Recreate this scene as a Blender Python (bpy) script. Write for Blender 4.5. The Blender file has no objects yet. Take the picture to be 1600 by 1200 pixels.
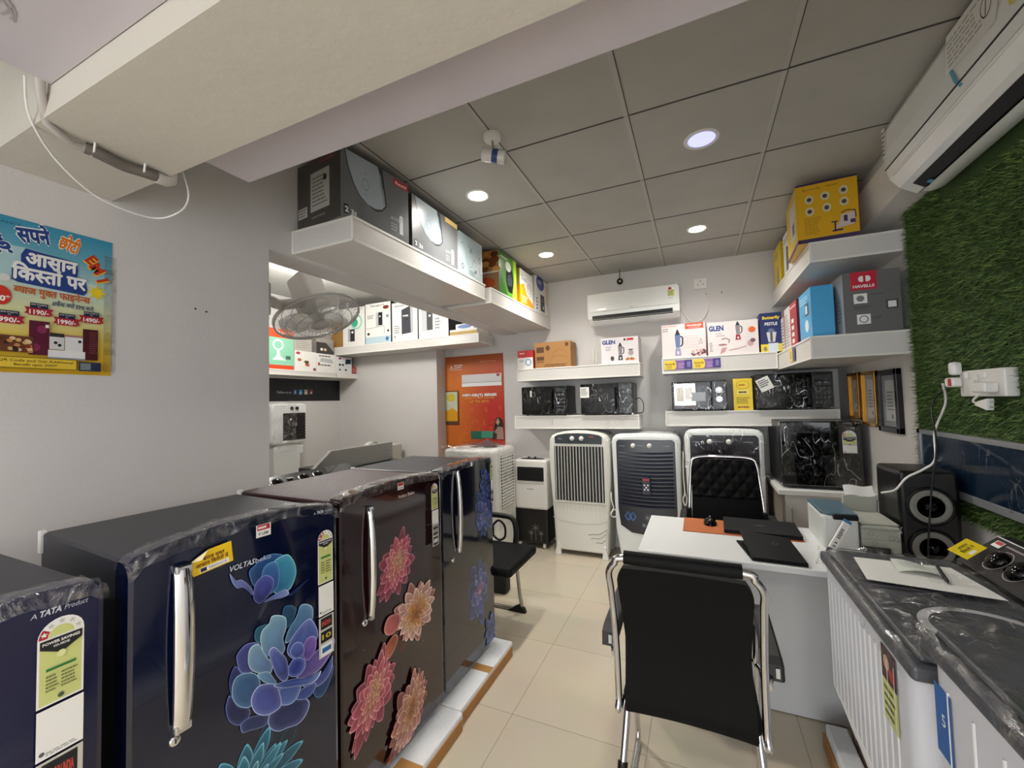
import bpy, bmesh, math, random
from math import sin, cos, pi, radians as R
from mathutils import Vector, Matrix, noise
SC = bpy.context.scene
COL = SC.collection
random.seed(7)

# ------------------------------------------------------------------ camera, world, exposure
FPX = 648.467
RC = Matrix(((0.9126608407, 0.4078373637, -0.0268118373),
             (-0.0415076117, 0.0272255303, -0.9987671844),
             (-0.4066046090, 0.9126485935, 0.0417760303)))   # world -> (right, down, forward)
cd = bpy.data.cameras.new('camera'); cam = bpy.data.objects.new('camera', cd); COL.objects.link(cam)
cd.sensor_fit = 'HORIZONTAL'; cd.sensor_width = 36; cd.lens = FPX / 1600 * 36; cd.clip_start = .02
mw = Matrix((RC[0], -Vector(RC[1]), -Vector(RC[2]))).transposed().to_4x4()
mw.translation = (0, 0, 1.46); cam.matrix_world = mw
SC.camera = cam
SC.view_settings.view_transform = 'Standard'; SC.view_settings.look = 'None'
SC.view_settings.gamma = 1; SC.view_settings.use_curve_mapping = False
SC.view_settings.exposure = 0.9
W = bpy.data.worlds.new('world'); SC.world = W; W.use_nodes = True
W.node_tree.nodes['Background'].inputs[0].default_value = (.93, .97, 1, 1)
W.node_tree.nodes['Background'].inputs[1].default_value = 2.5

def light(name, kind, loc, energy, color=(1, 1, 1), rot=(0, 0, 0), **kw):
    l = bpy.data.lights.new(name, kind); l.energy = energy; l.color = color
    for k, v in kw.items(): setattr(l, k, v)
    o = bpy.data.objects.new(name, l); COL.objects.link(o); o.location = loc; o.rotation_euler = rot
    return o
# daylight enters through the open shop front behind the camera
DOOR = light('shopfront_daylight', 'AREA', (-.35, -2.95, 1.15), 14, (.95, .98, 1), (R(90), 0, R(180)), shape='RECTANGLE', size=2.7, size_y=2.1)
DOOR.data.cycles.is_portal = True

# ------------------------------------------------------------------ materials
def lin(h):
    h = h.lstrip('#'); c = [int(h[i:i+2], 16) / 255 for i in (0, 2, 4)]
    return tuple((x / 12.92 if x <= .04045 else ((x + .055) / 1.055) ** 2.4) for x in c) + (1,)
MC = {}
def mat(col, rough=.5, metal=0, coat=0, bump=0, bscale=40, var=0, vscale=5, emit=0, name=None, stretch=None):
    key = (col, rough, metal, coat, bump, bscale, var, vscale, emit, stretch)
    if key in MC: return MC[key]
    m = bpy.data.materials.new(name or ('mat_' + col.strip('#'))); m.use_nodes = True
    nt = m.node_tree; b = nt.nodes['Principled BSDF']; c = lin(col)
    b.inputs['Base Color'].default_value = c; b.inputs['Roughness'].default_value = rough
    b.inputs['Metallic'].default_value = metal; b.inputs['Coat Weight'].default_value = coat
    if coat: b.inputs['Coat Roughness'].default_value = .04
    if emit:
        b.inputs['Emission Color'].default_value = c; b.inputs['Emission Strength'].default_value = emit
    if bump or var:
        tc = nt.nodes.new('ShaderNodeTexCoord'); mp = nt.nodes.new('ShaderNodeMapping')
        nt.links.new(tc.outputs['Object'], mp.inputs[0])
        if stretch: mp.inputs['Scale'].default_value = stretch
    if bump:
        n = nt.nodes.new('ShaderNodeTexNoise'); n.inputs['Scale'].default_value = bscale; n.inputs['Detail'].default_value = 3
        nt.links.new(mp.outputs[0], n.inputs['Vector'])
        bp = nt.nodes.new('ShaderNodeBump'); bp.inputs['Strength'].default_value = bump; bp.inputs['Distance'].default_value = .01
        nt.links.new(n.outputs[0], bp.inputs['Height']); nt.links.new(bp.outputs[0], b.inputs['Normal'])
    if var:
        n = nt.nodes.new('ShaderNodeTexNoise'); n.inputs['Scale'].default_value = vscale; n.inputs['Detail'].default_value = 4
        nt.links.new(mp.outputs[0], n.inputs['Vector'])
        mx = nt.nodes.new('ShaderNodeMix'); mx.data_type = 'RGBA'
        mx.inputs[6].default_value = tuple(max(0, x * (1 - var)) for x in c[:3]) + (1,)
        mx.inputs[7].default_value = tuple(min(1, x * (1 + var)) for x in c[:3]) + (1,)
        nt.links.new(n.outputs[0], mx.inputs[0]); nt.links.new(mx.outputs[2], b.inputs['Base Color'])
    MC[key] = m; return m
def art_mat(rough=.12, coat=.6, gain=1.0):
    m = bpy.data.materials.new('printed_artwork'); m.use_nodes = True; nt = m.node_tree; b = nt.nodes['Principled BSDF']
    a = nt.nodes.new('ShaderNodeAttribute'); a.attribute_name = 'print'
    sc_ = nt.nodes.new('ShaderNodeVectorMath'); sc_.operation = 'SCALE'; sc_.inputs['Scale'].default_value = gain
    nt.links.new(a.outputs['Color'], sc_.inputs[0]); nt.links.new(sc_.outputs[0], b.inputs['Base Color']); b.inputs['Roughness'].default_value = rough; b.inputs['Coat Weight'].default_value = coat
    return m
ART = art_mat(.16, .3, .88); ARTM = art_mat(.5, 0)
def film_mat(name, base=.06, var=.22, scale=18, tint=(1, 1, 1), rough=.14, bump=.8, crease=0):
    m = bpy.data.materials.new(name); m.use_nodes = True; nt = m.node_tree; nt.nodes.remove(nt.nodes['Principled BSDF'])
    out = nt.nodes['Material Output']
    tr = nt.nodes.new('ShaderNodeBsdfTransparent'); tr.inputs[0].default_value = tint + (1,)
    gl = nt.nodes.new('ShaderNodeBsdfGlossy'); gl.inputs['Roughness'].default_value = rough; gl.inputs[0].default_value = (.95, .95, .95, 1)
    tc = nt.nodes.new('ShaderNodeTexCoord'); n = nt.nodes.new('ShaderNodeTexNoise'); n.inputs['Scale'].default_value = scale; n.inputs['Detail'].default_value = 5
    n.inputs['Distortion'].default_value = 1.5
    nt.links.new(tc.outputs['Object'], n.inputs['Vector'])
    bp = nt.nodes.new('ShaderNodeBump'); bp.inputs['Strength'].default_value = bump; bp.inputs['Distance'].default_value = .02
    nt.links.new(n.outputs[0], bp.inputs['Height']); nt.links.new(bp.outputs[0], gl.inputs['Normal'])
    mr = nt.nodes.new('ShaderNodeMapRange'); mr.inputs[1].default_value = .45; mr.inputs[2].default_value = .75; mr.inputs[3].default_value = base; mr.inputs[4].default_value = base + var
    nt.links.new(n.outputs[0], mr.inputs[0])
    fac = mr.outputs[0]
    if crease:                                            # thin folds: where a stretched noise crosses its middle value
        mp = nt.nodes.new('ShaderNodeMapping'); mp.inputs['Scale'].default_value = (1, 1, .45); mp.inputs['Rotation'].default_value = (.3, .5, .6); nt.links.new(tc.outputs['Object'], mp.inputs[0])
        n2 = nt.nodes.new('ShaderNodeTexNoise'); n2.inputs['Scale'].default_value = scale * .7; n2.inputs['Detail'].default_value = 1.5; n2.inputs['Distortion'].default_value = .6; nt.links.new(mp.outputs[0], n2.inputs['Vector'])
        a1 = nt.nodes.new('ShaderNodeMath'); a1.operation = 'SUBTRACT'; a1.inputs[1].default_value = .5; nt.links.new(n2.outputs[0], a1.inputs[0])
        a2 = nt.nodes.new('ShaderNodeMath'); a2.operation = 'ABSOLUTE'; nt.links.new(a1.outputs[0], a2.inputs[0])
        a3 = nt.nodes.new('ShaderNodeMapRange'); a3.inputs[1].default_value = 0; a3.inputs[2].default_value = .012; a3.inputs[3].default_value = 1; a3.inputs[4].default_value = 0; nt.links.new(a2.outputs[0], a3.inputs[0])
        n3 = nt.nodes.new('ShaderNodeTexNoise'); n3.inputs['Scale'].default_value = scale * .35; nt.links.new(tc.outputs['Object'], n3.inputs['Vector'])
        a4 = nt.nodes.new('ShaderNodeMapRange'); a4.inputs[1].default_value = .43; a4.inputs[2].default_value = .58; a4.inputs[3].default_value = 0; a4.inputs[4].default_value = crease; nt.links.new(n3.outputs[0], a4.inputs[0])
        a5 = nt.nodes.new('ShaderNodeMath'); a5.operation = 'MULTIPLY_ADD'; nt.links.new(a3.outputs[0], a5.inputs[0]); nt.links.new(a4.outputs[0], a5.inputs[1]); nt.links.new(mr.outputs[0], a5.inputs[2]); fac = a5.outputs[0]
    mx = nt.nodes.new('ShaderNodeMixShader'); nt.links.new(fac, mx.inputs[0]); nt.links.new(tr.outputs[0], mx.inputs[1]); nt.links.new(gl.outputs[0], mx.inputs[2])
    nt.links.new(mx.outputs[0], out.inputs[0]); return m
FILM = film_mat('clear_film', .002, .04, 17, rough=.10, bump=.35, crease=.7)
FILME = film_mat('bunched_film', .06, .30, 16, rough=.16, bump=.9, crease=.5); FILMW = film_mat('milky_film', .06, .22, 14, (.97, .97, .98), .16, .5, .4)
WHITE = '#e9e8e4'
M_wall = mat('#d9d6d4', .6, bump=.06, bscale=90, var=.03, vscale=2.2, name='wall_paint')
M_chrome = mat('#d8d8da', .08, 1, name='chrome')
M_steel = mat('#b8babc', .28, 1, name='brushed_steel')
M_black = mat('#050506', .42, name='black_plastic')
M_gloss = mat('#030304', .08, name='gloss_black')
for m_, s_ in ((M_gloss, .35), (M_black, .3)): m_.node_tree.nodes['Principled BSDF'].inputs['Specular IOR Level'].default_value = s_
M_white = mat('#eceae6', .35, name='white_plastic')
M_wht = mat('#f2f1ee', .55, name='white_card')
M_lam = mat('#d6d3ce', .35, bump=.05, bscale=20, var=.06, vscale=9, stretch=(1, 1, 12), name='marbled_laminate')
M_edge = mat('#e6e4dd', .4, name='laminate_edge')

# ------------------------------------------------------------------ mesh builder
class MB:
    def __init__(s): s.v = []; s.f = []; s.m = []; s.s = []; s.mats = []; s.M = Matrix(); s.c = {}
    def mi(s, m):
        if m not in s.mats: s.mats.append(m)
        return s.mats.index(m)
    def add(s, vs, fs, m, smooth=False, cols=None):
        b = len(s.v); k = s.mi(m)
        for i, p in enumerate(vs):
            s.v.append(s.M @ Vector(p))
            if cols: s.c[b + i] = cols[i]
        for f in fs: s.f.append([b + i for i in f]); s.m.append(k); s.s.append(smooth)
        return s
    def box(s, m, x0, x1, y0, y1, z0, z1, bev=0, seg=2):
        if bev <= 0:
            vs = [(x, y, z) for z in (z0, z1) for y in (y0, y1) for x in (x0, x1)]
            return s.add(vs, [(0, 2, 3, 1), (4, 5, 7, 6), (0, 1, 5, 4), (1, 3, 7, 5), (3, 2, 6, 7), (2, 0, 4, 6)], m)
        bm = bmesh.new(); bmesh.ops.create_cube(bm, size=1)
        for v in bm.verts: v.co = Vector(((x0 + x1) / 2 + v.co.x * (x1 - x0), (y0 + y1) / 2 + v.co.y * (y1 - y0), (z0 + z1) / 2 + v.co.z * (z1 - z0)))
        bmesh.ops.bevel(bm, geom=bm.edges[:], offset=bev, segments=seg, affect='EDGES', profile=.5)
        bm.verts.index_update(); s.add([v.co.copy() for v in bm.verts], [[v.index for v in f.verts] for f in bm.faces], m); bm.free(); return s
    def tube(s, m, pts, r, seg=8, closed=False, cap=True):
        P = [Vector(p) for p in pts]; n = len(P); rs = r if isinstance(r, (list, tuple)) else [r] * n
        T = []
        for i in range(n):
            a = P[(i - 1) % n] if (closed or i > 0) else P[i]; b = P[(i + 1) % n] if (closed or i < n - 1) else P[i]
            t = (b - a); T.append(t.normalized() if t.length > 1e-9 else Vector((0, 0, 1)))
        up = Vector((0, 0, 1)) if abs(T[0].z) < .9 else Vector((1, 0, 0))
        N = (up - T[0] * up.dot(T[0])).normalized(); vs = []
        for i in range(n):
            N = (N - T[i] * N.dot(T[i])).normalized(); B = T[i].cross(N)
            for k in range(seg):
                a = 2 * pi * k / seg; vs.append(P[i] + (N * cos(a) + B * sin(a)) * rs[i])
        fs = []
        for i in range(n if closed else n - 1):
            j = (i + 1) % n
            for k in range(seg): fs.append((i * seg + k, i * seg + (k + 1) % seg, j * seg + (k + 1) % seg, j * seg + k))
        s.add(vs, fs, m, True)
        if cap and not closed:
            s.add(vs[:seg], [tuple(range(seg))[::-1]], m); s.add(vs[-seg:], [tuple(range(seg))], m)
        return s
    def lathe(s, m, prof, o=(0, 0, 0), ax=(0, 0, 1), seg=24, smooth=True, sx=1, sy=1):
        ax = Vector(ax).normalized(); u = (Vector((1, 0, 0)) if abs(ax.x) < .9 else Vector((0, 1, 0))); u = (u - ax * u.dot(ax)).normalized(); w = ax.cross(u); o = Vector(o)
        vs = []; n = len(prof)
        for r, z in prof:
            for k in range(seg):
                a = 2 * pi * k / seg; vs.append(o + ax * z + (u * cos(a) * sx + w * sin(a) * sy) * r)
        fs = [(i * seg + k, i * seg + (k + 1) % seg, (i + 1) * seg + (k + 1) % seg, (i + 1) * seg + k) for i in range(n - 1) for k in range(seg)]
        s.add(vs, fs, m, smooth)
        if prof[0][0] > 1e-5: s.add(vs[:seg], [tuple(range(seg))[::-1]], m)
        if prof[-1][0] > 1e-5: s.add(vs[-seg:], [tuple(range(seg))], m)
        return s
    def prism(s, m, fr, pts, d0, d1, bev=0, bevm=None):
        """outline pts (frame coords, counter-clockwise) extruded along the frame normal from d0 to d1, front edge rounded by bev"""
        n = len(pts); cx = sum(p[0] for p in pts) / n; cy = sum(p[1] for p in pts) / n
        def ins(b):
            out = []
            for i in range(n):
                a = Vector(pts[i - 1]); p = Vector(pts[i]); c = Vector(pts[(i + 1) % n])
                e1 = (p - a); e2 = (c - p); q = Vector((-(e1.y), e1.x)).normalized() + Vector((-(e2.y), e2.x)).normalized()
                q = q.normalized() if q.length > 1e-9 else Vector((0, 0)); out.append(p + q * b)
            return out
        rings = [(pts, d0)]
        if bev: rings += [(pts, d1 - bev), (ins(bev * .3), d1 - bev * .3), (ins(bev), d1)]
        else: rings += [(pts, d1)]
        vs = [fr.pm(p[0], p[1], d) for pp, d in rings for p in pp]
        fs = [(i * n + k, i * n + (k + 1) % n, (i + 1) * n + (k + 1) % n, (i + 1) * n + k) for i in range(len(rings) - 1) for k in range(n)]
        s.add(vs, fs, m, False); s.add(vs[-n:], [tuple(range(n))], m); s.add(vs[:n], [tuple(range(n))[::-1]], m)
        return s
    def grid(s, m, fn, nu, nv, smooth=True, closed=False):
        vs = [fn(i / nu, j / nv) for j in range(nv + 1) for i in range(nu + 1)]
        return s.add(vs, [(j * (nu + 1) + i, j * (nu + 1) + i + 1, (j + 1) * (nu + 1) + i + 1, (j + 1) * (nu + 1) + i) for j in range(nv) for i in range(nu)], m, smooth)
    def build(s, name, parent=None, loc=None, rotz=None):
        me = bpy.data.meshes.new(name); me.from_pydata([tuple(v) for v in s.v], [], s.f)
        for m in s.mats: me.materials.append(m)
        me.polygons.foreach_set('material_index', s.m); me.polygons.foreach_set('use_smooth', s.s)
        if s.c:
            at = me.color_attributes.new('print', 'FLOAT_COLOR', 'POINT')
            for i, c in s.c.items(): at.data[i].color = c
        me.update(); o = bpy.data.objects.new(name, me); COL.objects.link(o)
        if parent: o.parent = parent
        if loc: o.location = loc
        if rotz is not None: o.rotation_euler = (0, 0, rotz)
        return o

_TX = {}
def text_mesh(body, bold=0.0, crop=None):
    k = (body, bold, crop)
    if k not in _TX:
        c = bpy.data.curves.new('t', 'FONT'); c.body = body; c.size = 1; c.resolution_u = 2; c.offset = bold; c.fill_mode = 'FRONT'
        o = bpy.data.objects.new('t', c); me = o.to_mesh()
        vs = [(v.co.x, v.co.y) for v in me.vertices]; fs = [tuple(p.vertices) for p in me.polygons]
        o.to_mesh_clear(); bpy.data.objects.remove(o); bpy.data.curves.remove(c)
        if crop and vs:                                   # keep only the left part of a glyph (Devanagari half letters)
            X = min(v[0] for v in vs) + crop * (max(v[0] for v in vs) - min(v[0] for v in vs)); bm = bmesh.new()
            bv = [bm.verts.new((x, y, 0)) for x, y in vs]
            for f in fs:
                try: bm.faces.new([bv[i] for i in f])
                except ValueError: pass
            bmesh.ops.bisect_plane(bm, geom=bm.verts[:] + bm.edges[:] + bm.faces[:], plane_co=(X, 0, 0), plane_no=(1, 0, 0), clear_outer=True)
            bm.verts.index_update(); vs = [(v.co.x, v.co.y) for v in bm.verts]; fs = [tuple(v.index for v in f.verts) for f in bm.faces]; bm.free()
        _TX[k] = (vs, fs)
    return _TX[k]

class Fr:
    """a flat face to print on: origin, unit axes u and v, size (w, h); coordinates are fractions of w and h"""
    def __init__(s, mb, o, u, v, w, h, off=.0008):
        s.mb = mb; s.o = Vector(o); s.u = Vector(u).normalized(); s.v = Vector(v).normalized(); s.n = s.u.cross(s.v).normalized(); s.w = w; s.h = h; s.off = off
    def p(s, a, b, d=None): return s.o + s.u * (a * s.w) + s.v * (b * s.h) + s.n * (s.off if d is None else d)
    def pm(s, a, b, d): return s.o + s.u * a + s.v * b + s.n * d
    def nx(s): s.off += .00012
    def rect(s, m, a0, b0, a1, b1):
        s.mb.add([s.p(a0, b0), s.p(a1, b0), s.p(a1, b1), s.p(a0, b1)], [(0, 1, 2, 3)], m); s.nx()
    def poly(s, m, pts, cols=None):
        s.mb.add([s.p(*q) for q in pts], [tuple(range(len(pts)))], m, cols=cols); s.nx()
    def ell(s, m, a, b, ra, rb, seg=20, a0=0, a1=360):
        pts = [(a + ra * cos(R(a0 + (a1 - a0) * i / seg)), b + rb * sin(R(a0 + (a1 - a0) * i / seg))) for i in range(seg + (0 if a1 - a0 >= 360 else 1))]
        s.poly(m, pts)
    def ring(s, m, a, b, ra, rb, t=.2, seg=24):
        vs = [s.p(a + ra * q * cos(2 * pi * i / seg), b + rb * q * sin(2 * pi * i / seg)) for q in (1 - t, 1) for i in range(seg)]
        s.mb.add(vs, [(i, i + seg, (i + 1) % seg + seg, (i + 1) % seg) for i in range(seg)], m); s.nx()
    def line(s, m, pts, t=.01):
        """polyline of width t*h"""
        t = t * s.h / 2
        for (a0, b0), (a1, b1) in zip(pts[:-1], pts[1:]):
            A = Vector((a0 * s.w, b0 * s.h)); B = Vector((a1 * s.w, b1 * s.h)); d = (B - A)
            if d.length < 1e-6: continue
            q = Vector((-d.y, d.x)).normalized() * t
            s.mb.add([s.pm(*(A - q), s.off), s.pm(*(B - q), s.off), s.pm(*(B + q), s.off), s.pm(*(A + q), s.off)], [(0, 1, 2, 3)], m)
        s.nx()
    def text(s, body, m, a, b, h, w=None, al='l', rot=0, bold=.0, shear=0, crop=None):
        """h: capital height as fraction of the face height; w: forced width as fraction of face width"""
        vs, fs = text_mesh(body, bold, crop)
        if not vs: return 0
        x0 = min(v[0] for v in vs); x1 = max(v[0] for v in vs)
        sc = h * s.h / .72; sx = sc if w is None else w * s.w / max(1e-6, x1 - x0)
        W_ = (x1 - x0) * sx; off = {'l': 0, 'c': -W_ / 2, 'r': -W_}[al]
        ca, sa = cos(R(rot)), sin(R(rot)); out = []
        for x, y in vs:
            X = (x - x0) * sx + off + shear * y * sc; Y = y * sc
            out.append(s.pm(a * s.w + X * ca - Y * sa, b * s.h + X * sa + Y * ca, s.off))
        s.mb.add(out, fs, m); s.nx(); return W_ / s.w
    def lines(s, m, a0, b0, a1, b1, n, seed=0, fill=.45):
        """small print: rows of short dashes"""
        rr = random.Random(seed); st = (b1 - b0) / n; q = []
        for i in range(n):
            x = a0; end = a0 + (a1 - a0) * rr.uniform(.7, 1)
            while x < end - .01 * (a1 - a0):
                l = min(end - x, (a1 - a0) * rr.uniform(.08, .22)); y = b1 - (i + 1) * st + st * (1 - fill) / 2
                q.append((x, y, x + l, y + st * fill)); x += l + (a1 - a0) * .03
        for (x, y, X, Y) in q: s.mb.add([s.p(x, y), s.p(X, y), s.p(X, Y), s.p(x, Y)], [(0, 1, 2, 3)], m)
        s.nx()
def deva(fr, toks, m, a, b, h, al='l', rot=0, bold=.02, sq=1.0):
    """Devanagari without a shaping engine: toks in visual order; a leading '~' marks a half letter"""
    ws = []
    for t in toks:
        if t == ' ': ws.append(.28); continue
        if t.startswith('~'): v, _ = text_mesh(t[1:], 0, .68)
        else: v, _ = text_mesh(t, 0)
        ws.append(max(q[0] for q in v) - max(0, min(q[0] for q in v)) * 0)
    sc = h * fr.h / .72; tot = sum(ws) * sc * sq; q0 = {'l': 0, 'c': tot / 2, 'r': tot}[al]
    ca, sa = cos(R(rot)), sin(R(rot)); ox, oy = a * fr.w - q0 * ca, b * fr.h - q0 * sa; run = 0; sx = sc * sq
    for t, w in zip(toks, ws):
        if t != ' ':
            vs, fs = text_mesh(t[1:], 0, .68) if t.startswith('~') else text_mesh(t, 0)
            for q, (bx, by) in enumerate(((0, 0), (1, 0), (-1, 0), (0, 1), (0, -1)) if bold else ((0, 0),)):
                fr.mb.add([fr.pm(ox + (run + vx + bx * bold) * sx * ca - (vy + by * bold) * sc * sa, oy + (run + vx + bx * bold) * sx * sa + (vy + by * bold) * sc * ca, fr.off + q * .00002) for vx, vy in vs], fs, m)
        run += w - .012
    fr.nx()
def rrect(x0, y0, x1, y1, r, seg=4):
    out = []
    for cx, cy, a in ((x1 - r, y0 + r, -90), (x1 - r, y1 - r, 0), (x0 + r, y1 - r, 90), (x0 + r, y0 + r, 180)):
        for i in range(seg + 1): t = R(a + 90 * i / seg); out.append((cx + r * cos(t), cy + r * sin(t)))
    return out

# ------------------------------------------------------------------ scene objects
def tag(o, label=None, cat=None, group=None, kind=None):
    if label: o['label'] = label
    if cat: o['category'] = cat
    if group: o['group'] = group
    if kind: o['kind'] = kind
    return o
def thing(name, label, cat, loc=(0, 0, 0), rotz=0, group=None):
    o = bpy.data.objects.new(name, None); COL.objects.link(o); o.location = loc; o.rotation_euler = (0, 0, rotz); o.empty_display_size = .05
    return tag(o, label, cat, group)
def struct(name, mb): return tag(mb.build(name), kind='structure')
def FY(mb, x0, x1, y, z0, z1, off=.0008): return Fr(mb, (x0, y, z0), (1, 0, 0), (0, 0, 1), x1 - x0, z1 - z0, off)      # face looking -y
def FPX_(mb, x, y0, y1, z0, z1, off=.0008): return Fr(mb, (x, y0, z0), (0, 1, 0), (0, 0, 1), y1 - y0, z1 - z0, off)     # face looking +x
def FNX(mb, x, y0, y1, z0, z1, off=.0008): return Fr(mb, (x, y1, z0), (0, -1, 0), (0, 0, 1), y1 - y0, z1 - z0, off)     # face looking -x
def FUP(mb, x0, x1, y0, y1, z, off=.0008): return Fr(mb, (x0, y0, z), (1, 0, 0), (0, 1, 0), x1 - x0, y1 - y0, off)
# ================================================================== the room
XL, XR, YB, YF, ZC = -1.8, 1.06, 4.2, -3.0, 2.718
M_ceil = mat('#b2b0ab', .7, bump=.15, bscale=14, var=.10, vscale=4.5, name='ceiling_tile')
M_lamc = mat('#c9c2c8', .4, var=.05, vscale=3, name='laminate_panel')
# floor: glossy cream tiles 0.6 m with thin joints (joints are part of the material)
fm = bpy.data.materials.new('floor_tiles'); fm.use_nodes = True; nt = fm.node_tree; b = nt.nodes['Principled BSDF']
tc = nt.nodes.new('ShaderNodeTexCoord'); mp = nt.nodes.new('ShaderNodeMapping'); mp.inputs['Location'].default_value = (.848 + .003, -1.813 + 1.2 + .6, 0)
bk = nt.nodes.new('ShaderNodeTexBrick'); bk.offset = 0; bk.inputs['Scale'].default_value = 1; bk.inputs['Brick Width'].default_value = .6; bk.inputs['Row Height'].default_value = .6
bk.inputs['Mortar Size'].default_value = .0016; bk.inputs['Mortar Smooth'].default_value = 0; bk.inputs['Color1'].default_value = lin('#d2c7b1'); bk.inputs['Color2'].default_value = lin('#cdc2ad'); bk.inputs['Mortar'].default_value = lin('#a3977f')
nt.links.new(tc.outputs['Object'], mp.inputs[0]); nt.links.new(mp.outputs[0], bk.inputs['Vector'])
nz = nt.nodes.new('ShaderNodeTexNoise'); nz.inputs['Scale'].default_value = 3; nz.inputs['Detail'].default_value = 4; nt.links.new(tc.outputs['Object'], nz.inputs['Vector'])
mx = nt.nodes.new('ShaderNodeMix'); mx.data_type = 'RGBA'; mx.blend_type = 'MULTIPLY'; mx.inputs[0].default_value = .16
nt.links.new(bk.outputs[0], mx.inputs[6]); nt.links.new(nz.outputs[1], mx.inputs[7]); nt.links.new(mx.outputs[2], b.inputs['Base Color'])
b.inputs['Roughness'].default_value = .22
struct('floor', MB().box(fm, -4.4, 1.2, YF, 4.35, -.1, 0))
# left wall with the opening to the side room, its lintel and the block beyond
LT = .16
w = MB(); w.box(M_wall, XL - LT, XL, YF, 1.29, 0, ZC); w.box(M_wall, XL - LT, XL, 1.29, YB, 2.2, ZC)
o = struct('wall_left', w)
struct('wall_back', MB().box(M_wall, -2.80, XR + .1, YB, YB + .12, 0, ZC))
w = MB(); w.box(M_wall, -4.35, -2.74, 4.02, YB + .12, 0, ZC); struct('wall_side_room', w)
struct('wall_side_room_left', MB().box(M_wall, -4.35, -4.23, YF + 3.8, 4.02, 0, ZC))
struct('wall_side_room_front', MB().box(M_wall, -4.35, XL - LT, .68, .8, 0, ZC))
w = MB(); w.box(M_wall, XR, XR + .12, YF, YB, 0, ZC)
struct('wall_right', w)
w = MB(); w.box(M_wall, -1.8, -1.7, YF, YF + .1, 0, ZC); w.box(M_wall, .96, XR, YF, YF + .1, 0, ZC); w.box(M_wall, -1.7, .96, YF, YF + .1, 2.2, ZC)
struct('wall_front', w)
# tiled ceiling beyond the beam, laminate false ceiling on both sides of the beam
c = MB(); c.box(M_ceil, -4.35, XR + .1, .72, YB + .1, ZC, ZC + .1)
mg = mat('#4b4a48', .7); mg2 = mat('#b9b7b2', .6)
for yy in (1.266, 1.866, 2.466, 3.066, 3.656): c.box(mg, XL, XR, yy - .004, yy + .004, ZC - .002, ZC + .001)
for xx in (-1.434, -.837, -.236, .366, .966): c.box(mg2, xx - .014, xx + .006, .95, YB, ZC - .002, ZC + .001); c.box(mg, xx + .006, xx + .010, .95, YB, ZC - .0025, ZC + .001)
struct('ceiling', c)
struct('trim_1', MB().box(M_lamc, -1.385, XR, .72, .92, 2.24, 2.40))
M_lamn = mat('#aaa1a3', .4, var=.08, vscale=3, name='laminate_panel_grain')
c = MB(); c.box(M_lamc, -1.385, XR, YF, .438, 2.25, 2.35)
# wood grain swirls printed on the near laminate panel
fr = Fr(c, (-1.385, .438, 2.25), (1, 0, 0), (0, -1, 0), 2.4, 1.6, .0008)
def swirl(fr, a, b, s, rot, n, m):
    for k in range(n):
        q = s * (.25 + .2 * k); pts = []
        for i in range(24):
            t = -2.4 + 4.8 * i / 23; x = q * (1.0 * cos(t)) + .3 * q; y = q * .45 * sin(t) * (1 + .4 * sin(2 * t + k))
            pts.append((a + (x * cos(rot) - y * sin(rot)) / fr.w, b + (x * sin(rot) + y * cos(rot)) / fr.h))
        fr.line(m, pts, .0022)
swirl(fr, .075, .10, .06, .5, 8, M_lamn); swirl(fr, .15, .20, .07, 2.6, 8, M_lamn); swirl(fr, .26, .10, .08, .2, 7, M_lamn); swirl(fr, .45, .3, .14, 2.0, 7, M_lamn)
c.box(M_wall, XL - LT, XR + .12, YF - .1, .72, ZC + .001, ZC + .1); struct('ceiling_near', c)
M_beam = mat('#cfc9bd', .65, bump=.12, bscale=35, var=.04, vscale=2, name='beam_paint')
bm_ = MB(); bm_.box(M_beam, XL, XR, .44, .72, 2.18, ZC)
struct('trim_2', bm_)
# the near part of the lintel that closes the wall top, and the boxed chase in the right corner under the ceiling
ch = MB(); ch.prism(M_wall, Fr(ch, (0, 2.45, 0), (1, 0, 0), (0, 0, 1), 1, 1), [(.95, ZC), (.90, 2.60), (.93, 2.42), (XR, 2.40), (XR, ZC)][::-1], -1.75, 0)
struct('trim_3', ch)

# ------------------------------------------------------------------ downlights (the lit lamps of the room)
M_lamp = mat('#fff8ec', .5, emit=38, name='lamp_lens'); M_off = mat('#8e8ff0', .3, emit=1.3, name='lamp_lens_blue')
def downlight(x, y, z, lens, label, power, group=None, rad=.05):
    t = thing('ceiling_downlight', label, 'ceiling light', (x, y, z), group=group)
    MB().lathe(M_white, [(rad + .003, -.001), (rad + .012, -.007), (rad + .022, -.006), (rad + .024, 0)], seg=32).build('trim_ring', t)
    MB().lathe(lens, [(0, -.004), (rad + .004, -.003)], seg=32).build('lens', t)
    if power:
        l = light('downlight_lamp', 'SPOT', (0, 0, -.02), power, (1, .965, .90), (0, 0, 0), spot_size=R(146), spot_blend=1.0, shadow_soft_size=.05); l.parent = t
LAB = {0: 'lit recessed ceiling downlight nearest the long left wall shelf front', 1: 'lit recessed ceiling downlight at far left, above the white and blue cartons', 2: 'lit recessed ceiling downlight on the right, above the wall air conditioner'}
for i, (x, y) in enumerate(((-1.17, 2.19), (-1.14, 3.36), (.05, 3.38))): downlight(x, y, ZC, M_lamp, LAB[i], 33, 'lit ceiling downlights')
downlight(.07, 2.20, ZC, M_off, 'dim bluish recessed ceiling downlight in the middle of the tiled ceiling', 2, rad=.058)
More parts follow.
